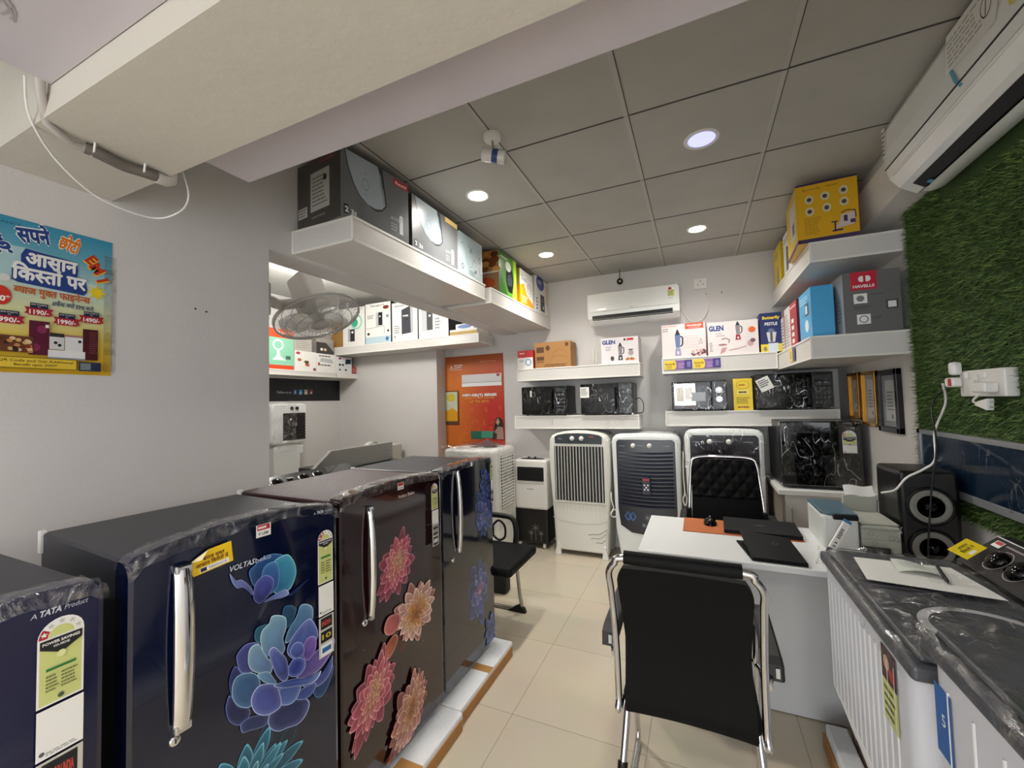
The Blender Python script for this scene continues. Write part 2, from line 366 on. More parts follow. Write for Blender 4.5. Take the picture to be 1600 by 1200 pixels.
# unseen lamps added in the near ceiling behind the camera, to light the entrance
for i, (x, y) in enumerate(((-.9, -.5), (.3, -.5), (-.3, -1.8))):
    downlight(x, y, 2.25, M_lamp, 'added unseen ceiling lamp over the entrance, ' + ('left', 'right', 'by the shop front')[i], 30, 'added entrance lamps')
t = thing('ceiling_spotlight', 'small white cylinder spotlight with a blue band hanging from the tiled ceiling', 'spotlight', (-.835, 1.72, ZC))
MB().lathe(M_white, [(.045, 0), (.045, -.012), (.036, -.026), (0, -.028)]).build('ceiling_mount', t)
MB().tube(M_steel, [(0, 0, -.02), (.005, 0, -.075)], .006).build('stem', t)
a = Vector((.9, .35, -.22)).normalized(); m = MB(); o0 = Vector((-.045, -.02, -.088))
m.lathe(M_white, [(0, 0), (.028, 0), (.031, .006), (.031, .05)], o0, a); m.lathe(mat('#39508f', .4), [(.0315, .05), (.0315, .078)], o0, a); m.lathe(M_white, [(.031, .078), (.031, .108), (.027, .112), (.024, .108), (0, .106)], o0, a)
m.build('lamp_head', t)
# electrical conduit taped along the beam, and the loose white wire
t = thing('electrical_conduit', 'grey corrugated flexible conduit running under the beam at top left', 'conduit', (-1.46, .5, 2.18))
m = MB(); n = 110; pts = []; rr = []
for i in range(n):
    f = i / (n - 1); pts.append((.004 * sin(f * 9), .025 + .165 * f, -.016 - .004 * sin(f * 3.1))); rr.append(.0125 + (.0035 if i % 2 else 0))
m.tube(mat('#8f8882', .6), pts, rr, 10); m.build('corrugated_hose', t)
m = MB(); m.tube(mat('#b7b0aa', .45), [(.0, .04, -.016), (0, .0, -.020), (.02, -.05, -.0), (.06, -.075, .05), (.08, -.085, .12)], .010, 10); m.build('bare_pipe', t)
m = MB(); m.tube(mat('#cfcac4', .35), [(.002, .185, -.018), (.0, .212, -.017), (-.004, .226, -.008), (-.006, .228, .02)], .017, 10); m.build('end_fitting', t)
m = MB()
for yy in (.04, .15): m.tube(M_white, [(-.02, yy, .0), (-.016, yy, -.022), (.0, yy, -.030), (.016, yy, -.022), (.02, yy, 0)], .003, 6)
m.build('clip', t)
pts = [(-1.40, .40, 2.25), (-1.47, .43, 2.19), (-1.53, .50, 2.13), (-1.56, .60, 2.08), (-1.55, .72, 2.07), (-1.5, .77, 2.10), (-1.49, .79, 2.16), (-1.49, .77, 2.24)]
def smooth_pts(P, n=6):
    P = [Vector(p) for p in P]; out = []
    for i in range(len(P) - 1):
        a = P[max(0, i - 1)]; b_ = P[i]; c_ = P[i + 1]; d = P[min(len(P) - 1, i + 2)]
        for k in range(n):
            t_ = k / n; out.append(.5 * ((2 * b_) + (c_ - a) * t_ + (2 * a - 5 * b_ + 4 * c_ - d) * t_ * t_ + (-a + 3 * b_ - 3 * c_ + d) * t_ ** 3))
    return out + [P[-1]]
tag(MB().tube(M_white, smooth_pts(pts), .0028, 6).build('hanging_wire'), 'thin white wire hanging in a loop below the conduit', 'wire')

# ------------------------------------------------------------------ shelves (boxed, marbled laminate with pale edging)
def shelf(name, label, x0, x1, y0, y1, z0, z1, group=None, faces='', signs=None):
    t = thing(name, label, 'shelf', ((x0 + x1) / 2, (y0 + y1) / 2, z0), group=group); L = t.location
    m = MB(); m.M = Matrix.Translation(-L); e = .012
    m.box(M_lam, x0 + .004, x1 - .004, y0 + .004, y1 - (.0 if 'B' in faces else .004), z0 + .002, z1 - .002, .002, 1); m.build('shelf_box', t)
    q = MB(); q.M = Matrix.Translation(-L)
    q.box(M_edge, x0, x1, y0, y0 + .006, z0, z0 + e, .001, 1); q.box(M_edge, x0, x1, y0, y0 + .006, z1 - e, z1, .001, 1)
    for xa, xb in ((x0, x0 + .006), (x1 - .006, x1)):
        q.box(M_edge, xa, xb, y0, y1, z0, z0 + e, .001, 1); q.box(M_edge, xa, xb, y0, y1, z1 - e, z1, .001, 1)
    for xa in (x0, x1 - e): q.box(M_edge, xa, xa + e, y0 - .001, y0 + .006, z0, z1, .001, 1)
    q.build('edge_banding', t)
    if signs:
        s_ = MB(); s_.M = Matrix.Translation(-L); signs(s_); s_.build('paper_strip', t)
    return t
shelf('wall_shelf', 'long white marbled shelf on the left under the ceiling, nearer section with grey cooler cartons', XL, -1.4, 1.41, 2.71, 2.212, 2.33)
shelf('wall_shelf', 'short white marbled shelf section on the left under the ceiling, ending at the back wall', XL, -1.4, 2.80, YB, 2.212, 2.334)
shelf('wall_shelf', 'white shelf on the back wall holding the brown carton, above two wrapped microwaves', -1.68, -.465, 3.9, YB, 1.66, 1.785)
shelf('wall_shelf', 'white shelf on the back wall carrying two wrapped black microwaves, above the coolers', -1.72, -.487, 3.9, YB, 1.18, 1.31)
def strips(s_):
    for a, b_ in ((-.255, -.03), (-.022, .19)):
        f = FY(s_, a, b_, 3.9, 1.70, 1.78, .0025)
        f.rect(mat('#43357d', .4), 0, 0, 1, 1); f.rect(mat('#8a63a8', .4), .40, 0, .72, 1); f.rect(mat('#f0cf3c', .4), 0, 0, .36, 1); f.ell(mat('#f0cf3c', .4), .36, .5, .08, .5)
        f.text('Butterfly', mat('#3b3120', .5), .04, .52, .2, w=.36, bold=.02); f.lines(mat('#7a6a2a', .5), .08, .12, .34, .44, 2, 3)
        f.text('WATTS', mat('#e6d9ee', .5), .50, .5, .14, w=.22); f.lines(mat('#c9b2d6', .5), .5, .12, .72, .42, 2, 4)
        f.rect(mat('#7f74b5', .4), .82, .2, .94, .8)
shelf('wall_shelf', 'white shelf on the back wall holding the mixer grinder cartons with yellow and purple strips', -.277, .60, 3.9, YB, 1.665, 1.805, signs=strips)
shelf('wall_shelf', 'white shelf on the back wall carrying two microwaves and a yellow card', -.265, .985, 3.9, YB, 1.205, 1.335)
def strip2(s_):
    f = FNX(s_, .60, 3.25, 3.42, 1.68, 1.77, .0025); f.rect(mat('#43357d', .4), .5, 0, 1, 1); f.rect(mat('#f0cf3c', .4), 0, 0, .55, 1); f.lines(mat('#7a6a2a', .5), .08, .2, .45, .8, 4, 3)
shelf('wall_shelf', 'lower white corner shelf on the right wall under the grey carton', .60, XR, 2.85, YB, 1.655, 1.785, signs=strip2)
shelf('wall_shelf', 'upper white shelf on the right wall carrying the big yellow carton', .622, XR, 2.86, YB, 2.21, 2.328)
shelf('wall_shelf', 'white shelf in the side room carrying the water purifier cartons', -4.23, -2.0, 3.69, 4.02, 2.07, 2.165)
t = shelf('wall_shelf', 'white shelf on the far wall of the side room with small appliance boxes', -4.23, -3.94, 1.6, 3.685, 1.80, 1.86)
# front edge of the beam shelf to the left wall: the strip of wall between shelves is part of the lintel
# ================================================================== printed flowers (artwork printed on the fridge doors)
def mixc(a, b, t): return tuple(a[i] * (1 - t) + b[i] * t for i in range(3)) + (1,)
def petal(fr, cx, cy, ang, L, Wd, c0, c1, rim, curl=0, r0=0.0):
    """one printed petal, metres on the face; base at (cx,cy), pointing to ang (deg)"""
    n = 9; ca, sa = cos(R(ang)), sin(R(ang)); L_ = []
    prof = [(0, .10), (.18, .34), (.38, .62), (.58, .86), (.76, .97), (.88, .86), (.96, .55), (1, .0)]
    left = [(l, w_) for l, w_ in prof]; out = []
    def P(l, w_, d):
        x = (r0 + l) * L; y = w_ * Wd / 2 + curl * l * l * L
        return fr.pm(cx + x * ca - y * sa, cy + x * sa + y * ca, d)
    d = fr.off; vs = []; cs = []; k = len(left)
    for l, w_ in left:
        for q in (-1, -.82, 0, .82, 1):
            vs.append(P(l * (1 if abs(q) == 1 else .96), w_ * q, d)); t = min(1, l * 1.1)
            base = mixc(c0, c1, t)
            cs.append(mixc(base, rim, .75 * t) if abs(q) == 1 else (mixc(base, rim, .12 * t) if abs(q) > .5 else mixc(base, c0, .35 * (1 - t))))
    cs[-5:] = [mixc(c1, rim, .8)] * 5
    fs = [(i * 5 + j, i * 5 + j + 1, (i + 1) * 5 + j + 1, (i + 1) * 5 + j) for i in range(k - 1) for j in range(4)]
    fr.mb.add(vs, fs, ART, cols=cs); fr.off += .000035
PETALS = {'A':[(0.1972,0.64),(0.1964,0.6229),(0.204,0.5955),(0.2221,0.5717),(0.2408,0.5631),(0.2553,0.574),(0.2529,0.5942),(0.2244,0.6176),(0.2061,0.6566)],'B':[(0.206,0.7015),(0.2052,0.6751),(0.2152,0.6418),(0.2337,0.6849),(0.229,0.7061),(0.2174,0.722)],'C':[(0.222,0.733),(0.2243,0.75),(0.2432,0.7629),(0.2677,0.757),(0.2829,0.7418),(0.2578,0.7363),(0.2553,0.7),(0.2627,0.6816),(0.2337,0.6964)],'D':[(0.2677,0.7689),(0.2728,0.7902),(0.2986,0.7896),(0.3092,0.777),(0.2933,0.746),(0.2753,0.753)],'E':[(0.345,0.7948),(0.3536,0.8138),(0.377,0.8059),(0.3889,0.7848),(0.3649,0.7494),(0.3477,0.7681)],'F':[(0.2314,0.5674),(0.2361,0.5436),(0.2528,0.5363),(0.298,0.5209),(0.306,0.5444),(0.2776,0.5612),(0.2528,0.571)],'G':[(0.3033,0.5221),(0.3138,0.4977),(0.3355,0.4785),(0.3579,0.4715),(0.3931,0.4597),(0.4177,0.4688),(0.4305,0.4973),(0.4057,0.5292),(0.3582,0.5443),(0.3357,0.549),(0.3086,0.5426)],'H':[(0.45,0.5009),(0.4766,0.4894),(0.5047,0.5221),(0.5122,0.5628),(0.457,0.5508),(0.4404,0.5338)],'N':[(0.4059,0.5631),(0.457,0.5562),(0.4981,0.5709),(0.5125,0.591),(0.5049,0.5444),(0.4701,0.5264),(0.4308,0.5398)],'J':[(0.2106,0.6582),(0.2151,0.687),(0.2337,0.6941),(0.2677,0.6763),(0.2828,0.6458),(0.2776,0.6157),(0.2577,0.5956),(0.2337,0.6092),(0.2175,0.6312)],'M':[(0.3875,0.533),(0.3936,0.5524),(0.4503,0.5439),(0.4436,0.5211),(0.418,0.516)],'L':[(0.3275,0.5741),(0.3359,0.5936),(0.3642,0.5963),(0.4029,0.578),(0.3966,0.5454),(0.3756,0.5305),(0.3469,0.5417),(0.333,0.5582)],'K':[(0.2577,0.6096),(0.2676,0.6315),(0.2879,0.6355),(0.3249,0.6128),(0.3386,0.577),(0.3413,0.5454),(0.3193,0.5402),(0.2929,0.5494),(0.2676,0.575)],'O':[(0.3532,0.7145),(0.3649,0.7443),(0.3888,0.7691),(0.4011,0.7951),(0.423,0.7906),(0.4422,0.7712),(0.442,0.7385),(0.4258,0.7301),(0.3885,0.7221),(0.3647,0.7084)],'Q':[(0.394,0.6198),(0.4444,0.634),(0.5059,0.6456),(0.5202,0.6325),(0.5055,0.6005),(0.4571,0.5724),(0.3938,0.5835)],'P':[(0.3588,0.6809),(0.3765,0.7178),(0.4195,0.7439),(0.4419,0.7331),(0.4613,0.6797),(0.4317,0.6571),(0.3941,0.6407)],'Y':[(0.4064,0.6548),(0.4223,0.6889),(0.4514,0.6793),(0.4511,0.6413),(0.425,0.6232)],'V':[(0.3195,0.6112),(0.3359,0.611),(0.3818,0.5959),(0.4311,0.5717),(0.4705,0.5674),(0.4438,0.5479),(0.3817,0.5728),(0.347,0.5892)],'R':[(0.2829,0.7514),(0.2881,0.7777),(0.3065,0.7882),(0.3146,0.8041),(0.3366,0.7973),(0.3564,0.7793),(0.3562,0.7486),(0.3476,0.7276),(0.3531,0.6942),(0.3362,0.6833),(0.309,0.7033),(0.2958,0.696)],'S':[(0.2505,0.7169),(0.2553,0.747),(0.2778,0.7469),(0.2984,0.7043),(0.317,0.6742),(0.3089,0.6495),(0.2777,0.6704),(0.2578,0.6916)],'T':[(0.2752,0.6695),(0.3036,0.6599),(0.3196,0.6333),(0.3277,0.6136),(0.2983,0.6325),(0.2828,0.6516)],'W':[(0.3586,0.6301),(0.3674,0.6455),(0.3821,0.6526),(0.4125,0.6356),(0.4155,0.6074),(0.3939,0.5965),(0.3701,0.6081)],'X':[(0.3675,0.6761),(0.3824,0.6966),(0.4066,0.6838),(0.4127,0.6541),(0.3881,0.6492)],'U':[(0.3063,0.7097),(0.3198,0.7181),(0.3418,0.6902),(0.3587,0.6606),(0.3631,0.6122),(0.3471,0.6077),(0.3277,0.6358),(0.3153,0.6702)],'b1':[(0.2628,0.9098),(0.2529,0.9472),(0.2679,0.9608),(0.2937,0.9761),(0.326,0.9726),(0.3513,0.9562),(0.3314,0.9326),(0.3095,0.9107),(0.278,0.9036)],'b2':[(0.3095,0.9157),(0.3205,0.9518),(0.3542,0.9604),(0.3717,0.9492),(0.3865,0.9176),(0.3864,0.8859),(0.3683,0.8565),(0.3368,0.8544),(0.3175,0.8726)],'b5':[(0.2831,0.8967),(0.2936,0.9465),(0.326,0.9498),(0.337,0.9153),(0.3313,0.8769),(0.304,0.8683)],'b3':[(0.2638,0.8806),(0.2704,0.9116),(0.2936,0.9244),(0.3176,0.9076),(0.3192,0.8819),(0.304,0.8634),(0.2831,0.8529),(0.2688,0.8641)],'b4':[(0.2934,0.8522),(0.3148,0.8587),(0.3538,0.8615),(0.3654,0.8448),(0.348,0.8419),(0.3202,0.8474)],'leaf':[(0.2047,0.9618),(0.2172,0.9399),(0.236,0.9339),(0.2603,0.9012),(0.2618,0.8839),(0.2384,0.9127),(0.2218,0.9181),(0.2102,0.9381)],'stem':[(0.3653,0.8422),(0.3953,0.8533),(0.428,0.8633),(0.4045,0.8495),(0.3771,0.8382)]}
def tpetal(fr, pts, base, tip, rim, root, rw=.05):
    """a printed petal with a free outline; colour runs from its root (dark) to its far edge, with a thin light rim"""
    cl = getattr(fr, 'clip', (.012, .60, .045, 2)); P = [Vector((min(max(p[0], cl[0]), cl[1]), max(p[1], cl[2]))) for p in pts]; n = len(P); Q = []
    for i in range(n):
        a, b_, c_, d_ = P[i - 1], P[i], P[(i + 1) % n], P[(i + 2) % n]
        for k in range(4): t = k / 4; Q.append(.5 * ((2 * b_) + (c_ - a) * t + (2 * a - 5 * b_ + 4 * c_ - d_) * t * t + (-a + 3 * b_ - 3 * c_ + d_) * t ** 3))
    C_ = sum(Q, Vector((0, 0))) / len(Q); far = max((q - root).length for q in Q); m_ = len(Q); vs = [fr.pm(C_.x, C_.y, fr.off)]; cs = [mixc(base, tip, min(1, (C_ - root).length / far) * .8)]
    for s, kk in ((.6, 0), (1 - rw * 2, .10), (1 - rw * .8, .9), (1, .6)):
        for q in Q:
            w_ = C_ + (q - C_) * s; t = min(1, (w_ - root).length / far); c = mixc(mixc((0, 0, 0), base, .55), tip, t ** 1.35 * .85); vs.append(fr.pm(w_.x, w_.y, fr.off)); cs.append(mixc(c, tuple(q_ * 1.35 for q_ in rim[:3]), kk * (.35 + .65 * t)))
    fs = [(0, 1 + i, 1 + (i + 1) % m_) for i in range(m_)] + [(1 + r_ * m_ + i, 1 + (r_ + 1) * m_ + i, 1 + (r_ + 1) * m_ + (i + 1) % m_, 1 + r_ * m_ + (i + 1) % m_) for r_ in range(3) for i in range(m_)]
    fr.mb.add(vs, fs, ART, cols=cs); fr.off += .00004
def bloom(fr, cx, cy, rx, ry, rot, rings, seed, wd=.34, shift=(0, 0), n0=15):
    """many-petalled flower seen at an angle: ellipse rx, ry turned by rot; rings (scale, base, tip, rim) from the outside in"""
    rr = random.Random(seed); F = Fr(fr.mb, fr.o, fr.u, fr.v, 1, 1, fr.off); F.clip = (.012, fr.w - .012, .045, 2); cr, sr = cos(R(rot)), sin(R(rot))
    for j, (q, c0, c1, c2) in enumerate(rings):
        n = max(5, int(n0 * (.55 + .45 * q))); ids = list(range(n)); rr.shuffle(ids); sx_, sy_ = shift[0] * (1 - q), shift[1] * (1 - q)
        for i in ids:
            a = 2 * pi * (i + .5 * (j % 2) + rr.uniform(-.25, .25)) / n; ln = q * rr.uniform(.78, 1.12); pts = []
            for l, w_ in ((.05, -.1), (.4, -.55), (.72, -.85), (.93, -.5), (1.04, 0), (.93, .5), (.72, .85), (.4, .55), (.05, .1)):
                x = l * ln; y = w_ * wd * ln * .5 * rr.uniform(.9, 1.1); X = (x * cos(a) - y * sin(a)) * rx + sx_; Y = (x * sin(a) + y * cos(a)) * ry + sy_
                pts.append((cx + X * cr - Y * sr, cy + X * sr + Y * cr))
            root = Vector((cx + sx_ * cr - sy_ * sr, cy + sx_ * sr + sy_ * cr)); f_ = rr.uniform(.75, 1.1)
            tpetal(F, pts, mixc((0, 0, 0), c0, min(1, f_)), mixc((0, 0, 0), c1, min(1, f_)), c2, root, .06)
    fr.off = F.off + .0001
def flower(fr, cx, cy, r, rings, squash=1.0, rot=0, seed=1, asp=.55, tilt=(0, 0)):
    """rings: list of (count, length fraction, c0, c1, rim)"""
    rr = random.Random(seed); F = Fr(fr.mb, fr.o, fr.u, fr.v, 1, 1, fr.off)
    for j, (n, q, c0, c1, rim) in enumerate(rings):
        order = list(range(n)); rr.shuffle(order)
        for i in order:
            a = rot + 360 * (i + .5 * (j % 2)) / n + rr.uniform(-8, 8); s = sin(R(a)); c = cos(R(a))
            k = math.hypot(c * squash, s); L = r * q * k * rr.uniform(.9, 1.1); aa = math.degrees(math.atan2(s, c * squash))
            petal(F, cx + tilt[0] * (1 - q) * r, cy + tilt[1] * (1 - q) * r, aa, L, r * q * asp * rr.uniform(.9, 1.15), c0, c1, rim, rr.uniform(-.12, .12))
    fr.off = F.off + .0001
L3 = lambda h: lin(h)
BL = [(9, 1.0, L3('#141c42'), L3('#33498c'), L3('#8a9be0')), (10, .86, L3('#18265a'), L3('#4a64b0'), L3('#9fb2ee')), (9, .68, L3('#2b4c86'), L3('#6c88cc'), L3('#b5c4f0')),
      (8, .5, L3('#33418c'), L3('#7480cc'), L3('#b6b4ee')), (7, .34, L3('#3f3d86'), L3('#8a7fcf'), L3('#c2b2ec')), (5, .2, L3('#54489a'), L3('#9c8ad6'), L3('#d2c0f0'))]
TL = [(16, 1.0, L3('#0d3a52'), L3('#2b7fa0'), L3('#7cc8de')), (14, .74, L3('#14506c'), L3('#3796b4'), L3('#93d6e4')), (10, .48, L3('#1d6682'), L3('#58b0c4'), L3('#b0e2ea')), (7, .28, L3('#0f4c66'), L3('#4ea2ba'), L3('#a2dae4'))]
PK = [(12, 1.0, L3('#8c1f34'), L3('#e0637c'), L3('#f6a4b4')), (11, .8, L3('#a82a3c'), L3('#f07f8e'), L3('#fbc0c6')), (9, .58, L3('#b83a3e'), L3('#f59a92'), L3('#fdd2c4')), (7, .36, L3('#c24a3a'), L3('#f8b08e'), L3('#ffe0c0')), (5, .2, L3('#d26a3a'), L3('#fac890'), L3('#fff0c8'))]
ORG = [(12, 1.0, L3('#a8403a'), L3('#eaa090'), L3('#fbe6d8')), (11, .82, L3('#c0552f'), L3('#f3b79a'), L3('#fff2e4')), (9, .6, L3('#cf6a28'), L3('#f6bd85'), L3('#fff0d6')), (7, .38, L3('#b34d1c'), L3('#f0a052'), L3('#ffdc9c')), (5, .2, L3('#8a3412'), L3('#e07a2c'), L3('#f8c878'))]
PCH = [(13, 1.0, L3('#8e3a36'), L3('#e08f84'), L3('#f8cdb8')), (11, .78, L3('#a84c3c'), L3('#ec9f8a'), L3('#fbdcc6')), (9, .55, L3('#b85e3e'), L3('#f0ab86'), L3('#fde4c4')), (6, .32, L3('#a04a2c'), L3('#d98250'), L3('#f4bf8c'))]
VIO = [(8, 1.0, L3('#12143a'), L3('#2c3c80'), L3('#5a78c8')), (7, .7, L3('#1a1c4c'), L3('#3c489a'), L3('#7f90da')), (9, .4, L3('#3a3488'), L3('#7a6cc0'), L3('#d9b4c8'))]

M_pap = mat('#efeeea', .5); M_ink = mat('#1a1a1c', .5); M_bee = mat('#cdd284', .45); M_red = mat('#b0202c', .45); M_green = mat('#2f7a3c', .5)
def star_label(fr, a0, b0, a1, b1, stars=1, qr=True, strip=()):
    """Indian energy star label: arch on a yellow-green body, then a white code sticker (code left out), then feature stickers"""
    W_, H_ = a1 - a0, b1 - b0; cx = (a0 + a1) / 2; ra = W_ / 2; rb = ra * fr.w / fr.h; tot = H_; hb = tot * (.42 if qr else .95)
    yb = b1 - rb                                        # arch centre height
    low = b1 - (hb if not strip else hb)
    fr.poly(M_pap, [(a0, low), (a1, low)] + [(cx + ra * cos(R(t)), yb + rb * sin(R(t))) for t in range(0, 181, 15)])
    i = W_ * .05
    fr.poly(M_bee, [(a0 + i, low + i * fr.w / fr.h), (a1 - i, low + i * fr.w / fr.h), (a1 - i, yb - rb * .15), (a0 + i, yb - rb * .15)])
    fr.ell(M_bee, cx, yb, ra * .55, rb * .55, 16, 0, 180)
    fr.poly(M_red, [(cx + ra * .95 * cos(R(t)), yb + rb * .95 * sin(R(t))) for t in range(145, 181, 7)][::1] + [(cx + ra * .58 * cos(R(t)), yb + rb * .58 * sin(R(t))) for t in range(180, 144, -7)])
    if stars > 1: fr.poly(M_red, [(cx + ra * .95 * cos(R(t)), yb + rb * .95 * sin(R(t))) for t in range(108, 145, 7)] + [(cx + ra * .58 * cos(R(t)), yb + rb * .58 * sin(R(t))) for t in range(144, 107, -7)])
    def star(x, y, s, m):
        fr.poly(m, [(x + s * (1 if k % 2 == 0 else .42) * cos(R(90 + 36 * k)), y + s * (1 if k % 2 == 0 else .42) * sin(R(90 + 36 * k)) * fr.w / fr.h) for k in range(10)])
    for k, t in enumerate((162, 126, 90, 54, 18)):
        star(cx + ra * .77 * cos(R(t)), yb + rb * .77 * sin(R(t)), W_ * .085, M_pap if k < stars else mat('#c2c4bc', .5))
    y0 = yb - rb * .1
    fr.poly(M_ink, [(a0 + i, y0 - rb * .45), (cx, y0 - rb * .95), (a1 - i, y0 - rb * .45), (a1 - i, y0 + .0), (a0 + i, y0)])
    fr.text('POWER SAVINGS', M_pap, cx, y0 - rb * .28, W_ * .075 * fr.w / fr.h, w=W_ * .8, al='c', bold=.03); fr.text('GUIDE', M_pap, cx, y0 - rb * .5, W_ * .06 * fr.w / fr.h, w=W_ * .35, al='c', bold=.02)
    fr.ell(mat('#dfe4a0', .5), cx, y0 - rb * 1.0, ra * .2, rb * .2)
    h_ = y0 - rb * 1.25 - low
    fr.rect(M_green, a0 + W_ * .18, low + h_ * .78, a1 - W_ * .18, low + h_ * .84)
    fr.lines(mat('#6c7440', .5), a0 + W_ * .18, low + h_ * .3, a0 + W_ * .45, low + h_ * .7, 5, 1); fr.lines(mat('#6c7440', .5), a0 + W_ * .5, low + h_ * .3, a1 - W_ * .15, low + h_ * .7, 5, 2)
    fr.ell(mat('#4b5a4a', .5), cx, low + h_ * .14, ra * .14, rb * .14)
    if qr:
        g = H_ * .012; t1 = low - g; t0 = t1 - H_ * .24
        fr.rect(M_pap, a0, t0, a1, t1); fr.lines(mat('#77777a', .5), a0 + W_ * .2, t0 + .05 * H_ * .2, a1 - W_ * .1, t0 + H_ * .03, 2, 5); fr.ell(mat('#55595c', .5), a0 + W_ * .12, t0 + H_ * .03, W_ * .06, W_ * .06 * fr.w / fr.h)
        t1 = t0 - g
        if strip:
            fr.rect(mat('#c9c6bd', .35), a0, b0, a1, t1); n = len(strip); hh = (t1 - b0) / n
            for k, (bg, fg, tx) in enumerate(strip):
                y1 = t1 - k * hh - hh * .08; y0_ = t1 - (k + 1) * hh + hh * .08
                fr.rect(mat(bg, .3), a0 + W_ * .12, y0_, a1 - W_ * .12, y1); fr.text(tx, mat(fg, .4), cx, y0_ + (y1 - y0_) * .3, (y1 - y0_) * .42, w=W_ * .6, al='c', bold=.03)

def crinkle(name, parent, fn, nu, nv, amp, m=FILM, seed=0):
    mb = MB(); rr = random.Random(seed)
    def g(u, v):
        p = Vector(fn(u, v)); q = p * 26 + Vector((seed * 3.1, 0, 0))
        return p + Vector((noise.noise(q), noise.noise(q + Vector((7, 3, 1))), noise.noise(q + Vector((2, 9, 5))))) * amp
    mb.grid(m, g, nu, nv); return mb.build(name, parent)

def fridge(label, y0, y1, zt, door, cab, art, lab=None, arch=.022, depth=.56, z0=.075, handle=None, lock=None, rough=.14, protect=True, turn=0):
    """single-door fridge, door facing +x; root at the middle of its base, door face at local x=0"""
    w = y1 - y0; t = thing('refrigerator', label, 'refrigerator', (-1.117, (y0 + y1) / 2, z0), R(turn)); H = zt - z0; hw = w / 2
    m = MB(); m.box(cab, -depth, -.068, -hw + .008, hw - .008, .03, H - .02, .006); m.box(M_black, -.5, -.08, -hw + .03, hw - .03, 0, .03)
    for yy in (-hw + .05, hw - .05): m.box(M_black, -.10, -.05, yy - .02, yy + .02, 0, .03)
    m.build('cabinet', t)
    MB().box(mat('#b9babb', .5), -.068, -.056, -hw + .012, hw - .012, .05, H - .035).build('door_gasket', t)
    m = MB(); fr = Fr(m, (0, 0, 0), (0, 1, 0), (0, 0, 1), 1, 1); r = .03; pts = []
    n = 14; top = lambda y: H - .012 + arch * (1 - (y / hw) ** 2)
    pts += [(-hw + r, .03), (hw - r, .03)] + [(hw - r + r * sin(R(a)), .03 + r - r * cos(R(a))) for a in (30, 60, 90)]
    pts += [(hw, top(hw) - r)] + [(hw - r + r * cos(R(a)), top(hw - r) - r + r * sin(R(a))) for a in (30, 60)]
    pts += [(hw - r - (w - 2 * r) * i / n, top(hw - r - (w - 2 * r) * i / n)) for i in range(n + 1)]
    pts += [(-hw + r - r * sin(R(a)), top(hw - r) - r + r * cos(R(a))) for a in (30, 60)] + [(-hw, top(hw) - r)] + [(-hw, .03 + r)] + [(-hw + r - r * cos(R(a)), .03 + r - r * sin(R(a))) for a in (30, 60)]
    m.prism(door, fr, pts, -.056, 0, .012)
    f = Fr(m, (0, -hw, 0), (0, 1, 0), (0, 0, 1), w, H, .0006); art(f, m, w, H); f_art = f
    d = m.build('door', t)
    if lab:
        f2 = Fr(MB(), (0, -hw, 0), (0, 1, 0), (0, 0, 1), w, H, max(.0022, f_art.off + .0004))
        def flush(): f2.mb.build('sticker', d); f2.mb = MB()
        f2.flush = flush; lab(f2); flush()
    if handle:
        a, b0, b1, wd, bow = handle; y = -hw + a * w; m = MB(); n = 16
        def hp(u, v):
            z = b0 * H + (b1 - b0) * H * v; q = sin(pi * min(1, max(0, v))); s = (u - .5) * 2
            return (.010 + bow * (q ** .6) + .010 * (1 - s * s), y + s * wd / 2 * (1 - .12 * (1 - q)), z)
        m.grid(M_chrome, hp, 8, n); m.grid(M_chrome, lambda u, v: (hp(0, v)[0] - .008, hp(1 - u, v)[1], hp(u, v)[2]), 4, n)
        for v0 in (0, 1):
            z = (b0 if v0 == 0 else b1) * H; m.box(M_chrome, 0, .018, y - wd / 2 * .88, y + wd / 2 * .88, z - .010, z + .010, .004)
        for s in (-1, 1):
            m.grid(M_chrome, lambda u, v: (hp(0, v)[0] - .008 * (1 - u), y + s * wd / 2 * (1 - .12 * (1 - sin(pi * v))), b0 * H + (b1 - b0) * H * v), 2, n)
        m.build('handle', d)
    if lock:
        m = MB(); y = -hw + lock[0] * w; z = lock[1] * H
        m.lathe(M_chrome, [(.0115, 0), (.0115, .004), (.009, .006), (.0, .006)], (0, y, z), (1, 0, 0), 20); m.box(M_black, .006, .0065, y - .0012, y + .0012, z - .005, z + .005); m.build('lock', d)
    # crumpled protective film left on the top edge of the door
    def fn(u, v):
        y = -hw + w * u; e = .004
        return (-.06 + .062 * min(1, v * 1.6) + (.002 if v > .6 else 0), y, top(y) + e - max(0, v - .62) * .09 - .012 * (1 if abs(y) > hw - .02 else 0))
    crinkle('protective_film', d, fn, 46, 9, .0075, FILME, int(y0 * 100) % 17)
    if protect:
        mb = MB(); mb.box(mat('#e2e2df', .7, bump=.3, bscale=120), -depth - .004, -depth + .018, -hw + .002, -hw + .016, H - .075, H - .014, .002); mb.build('foam_corner', t)
    return t

DB = mat('#070f2c', .10, coat=.5, var=.25, vscale=2, name='deep_blue_door'); DN = mat('#0f1036', .16, coat=.4, name='navy_door'); DM = mat('#22080f', .10, coat=.5, var=.2, vscale=3, name='maroon_door'); DK = mat('#0a0e22', .08, coat=.6, name='midnight_door')
CB = mat('#23252e', .38, bump=.08, bscale=300, name='fridge_cabinet_dark'); CM = mat('#3a1c22', .4, bump=.4, bscale=160, name='fridge_cabinet_maroon')

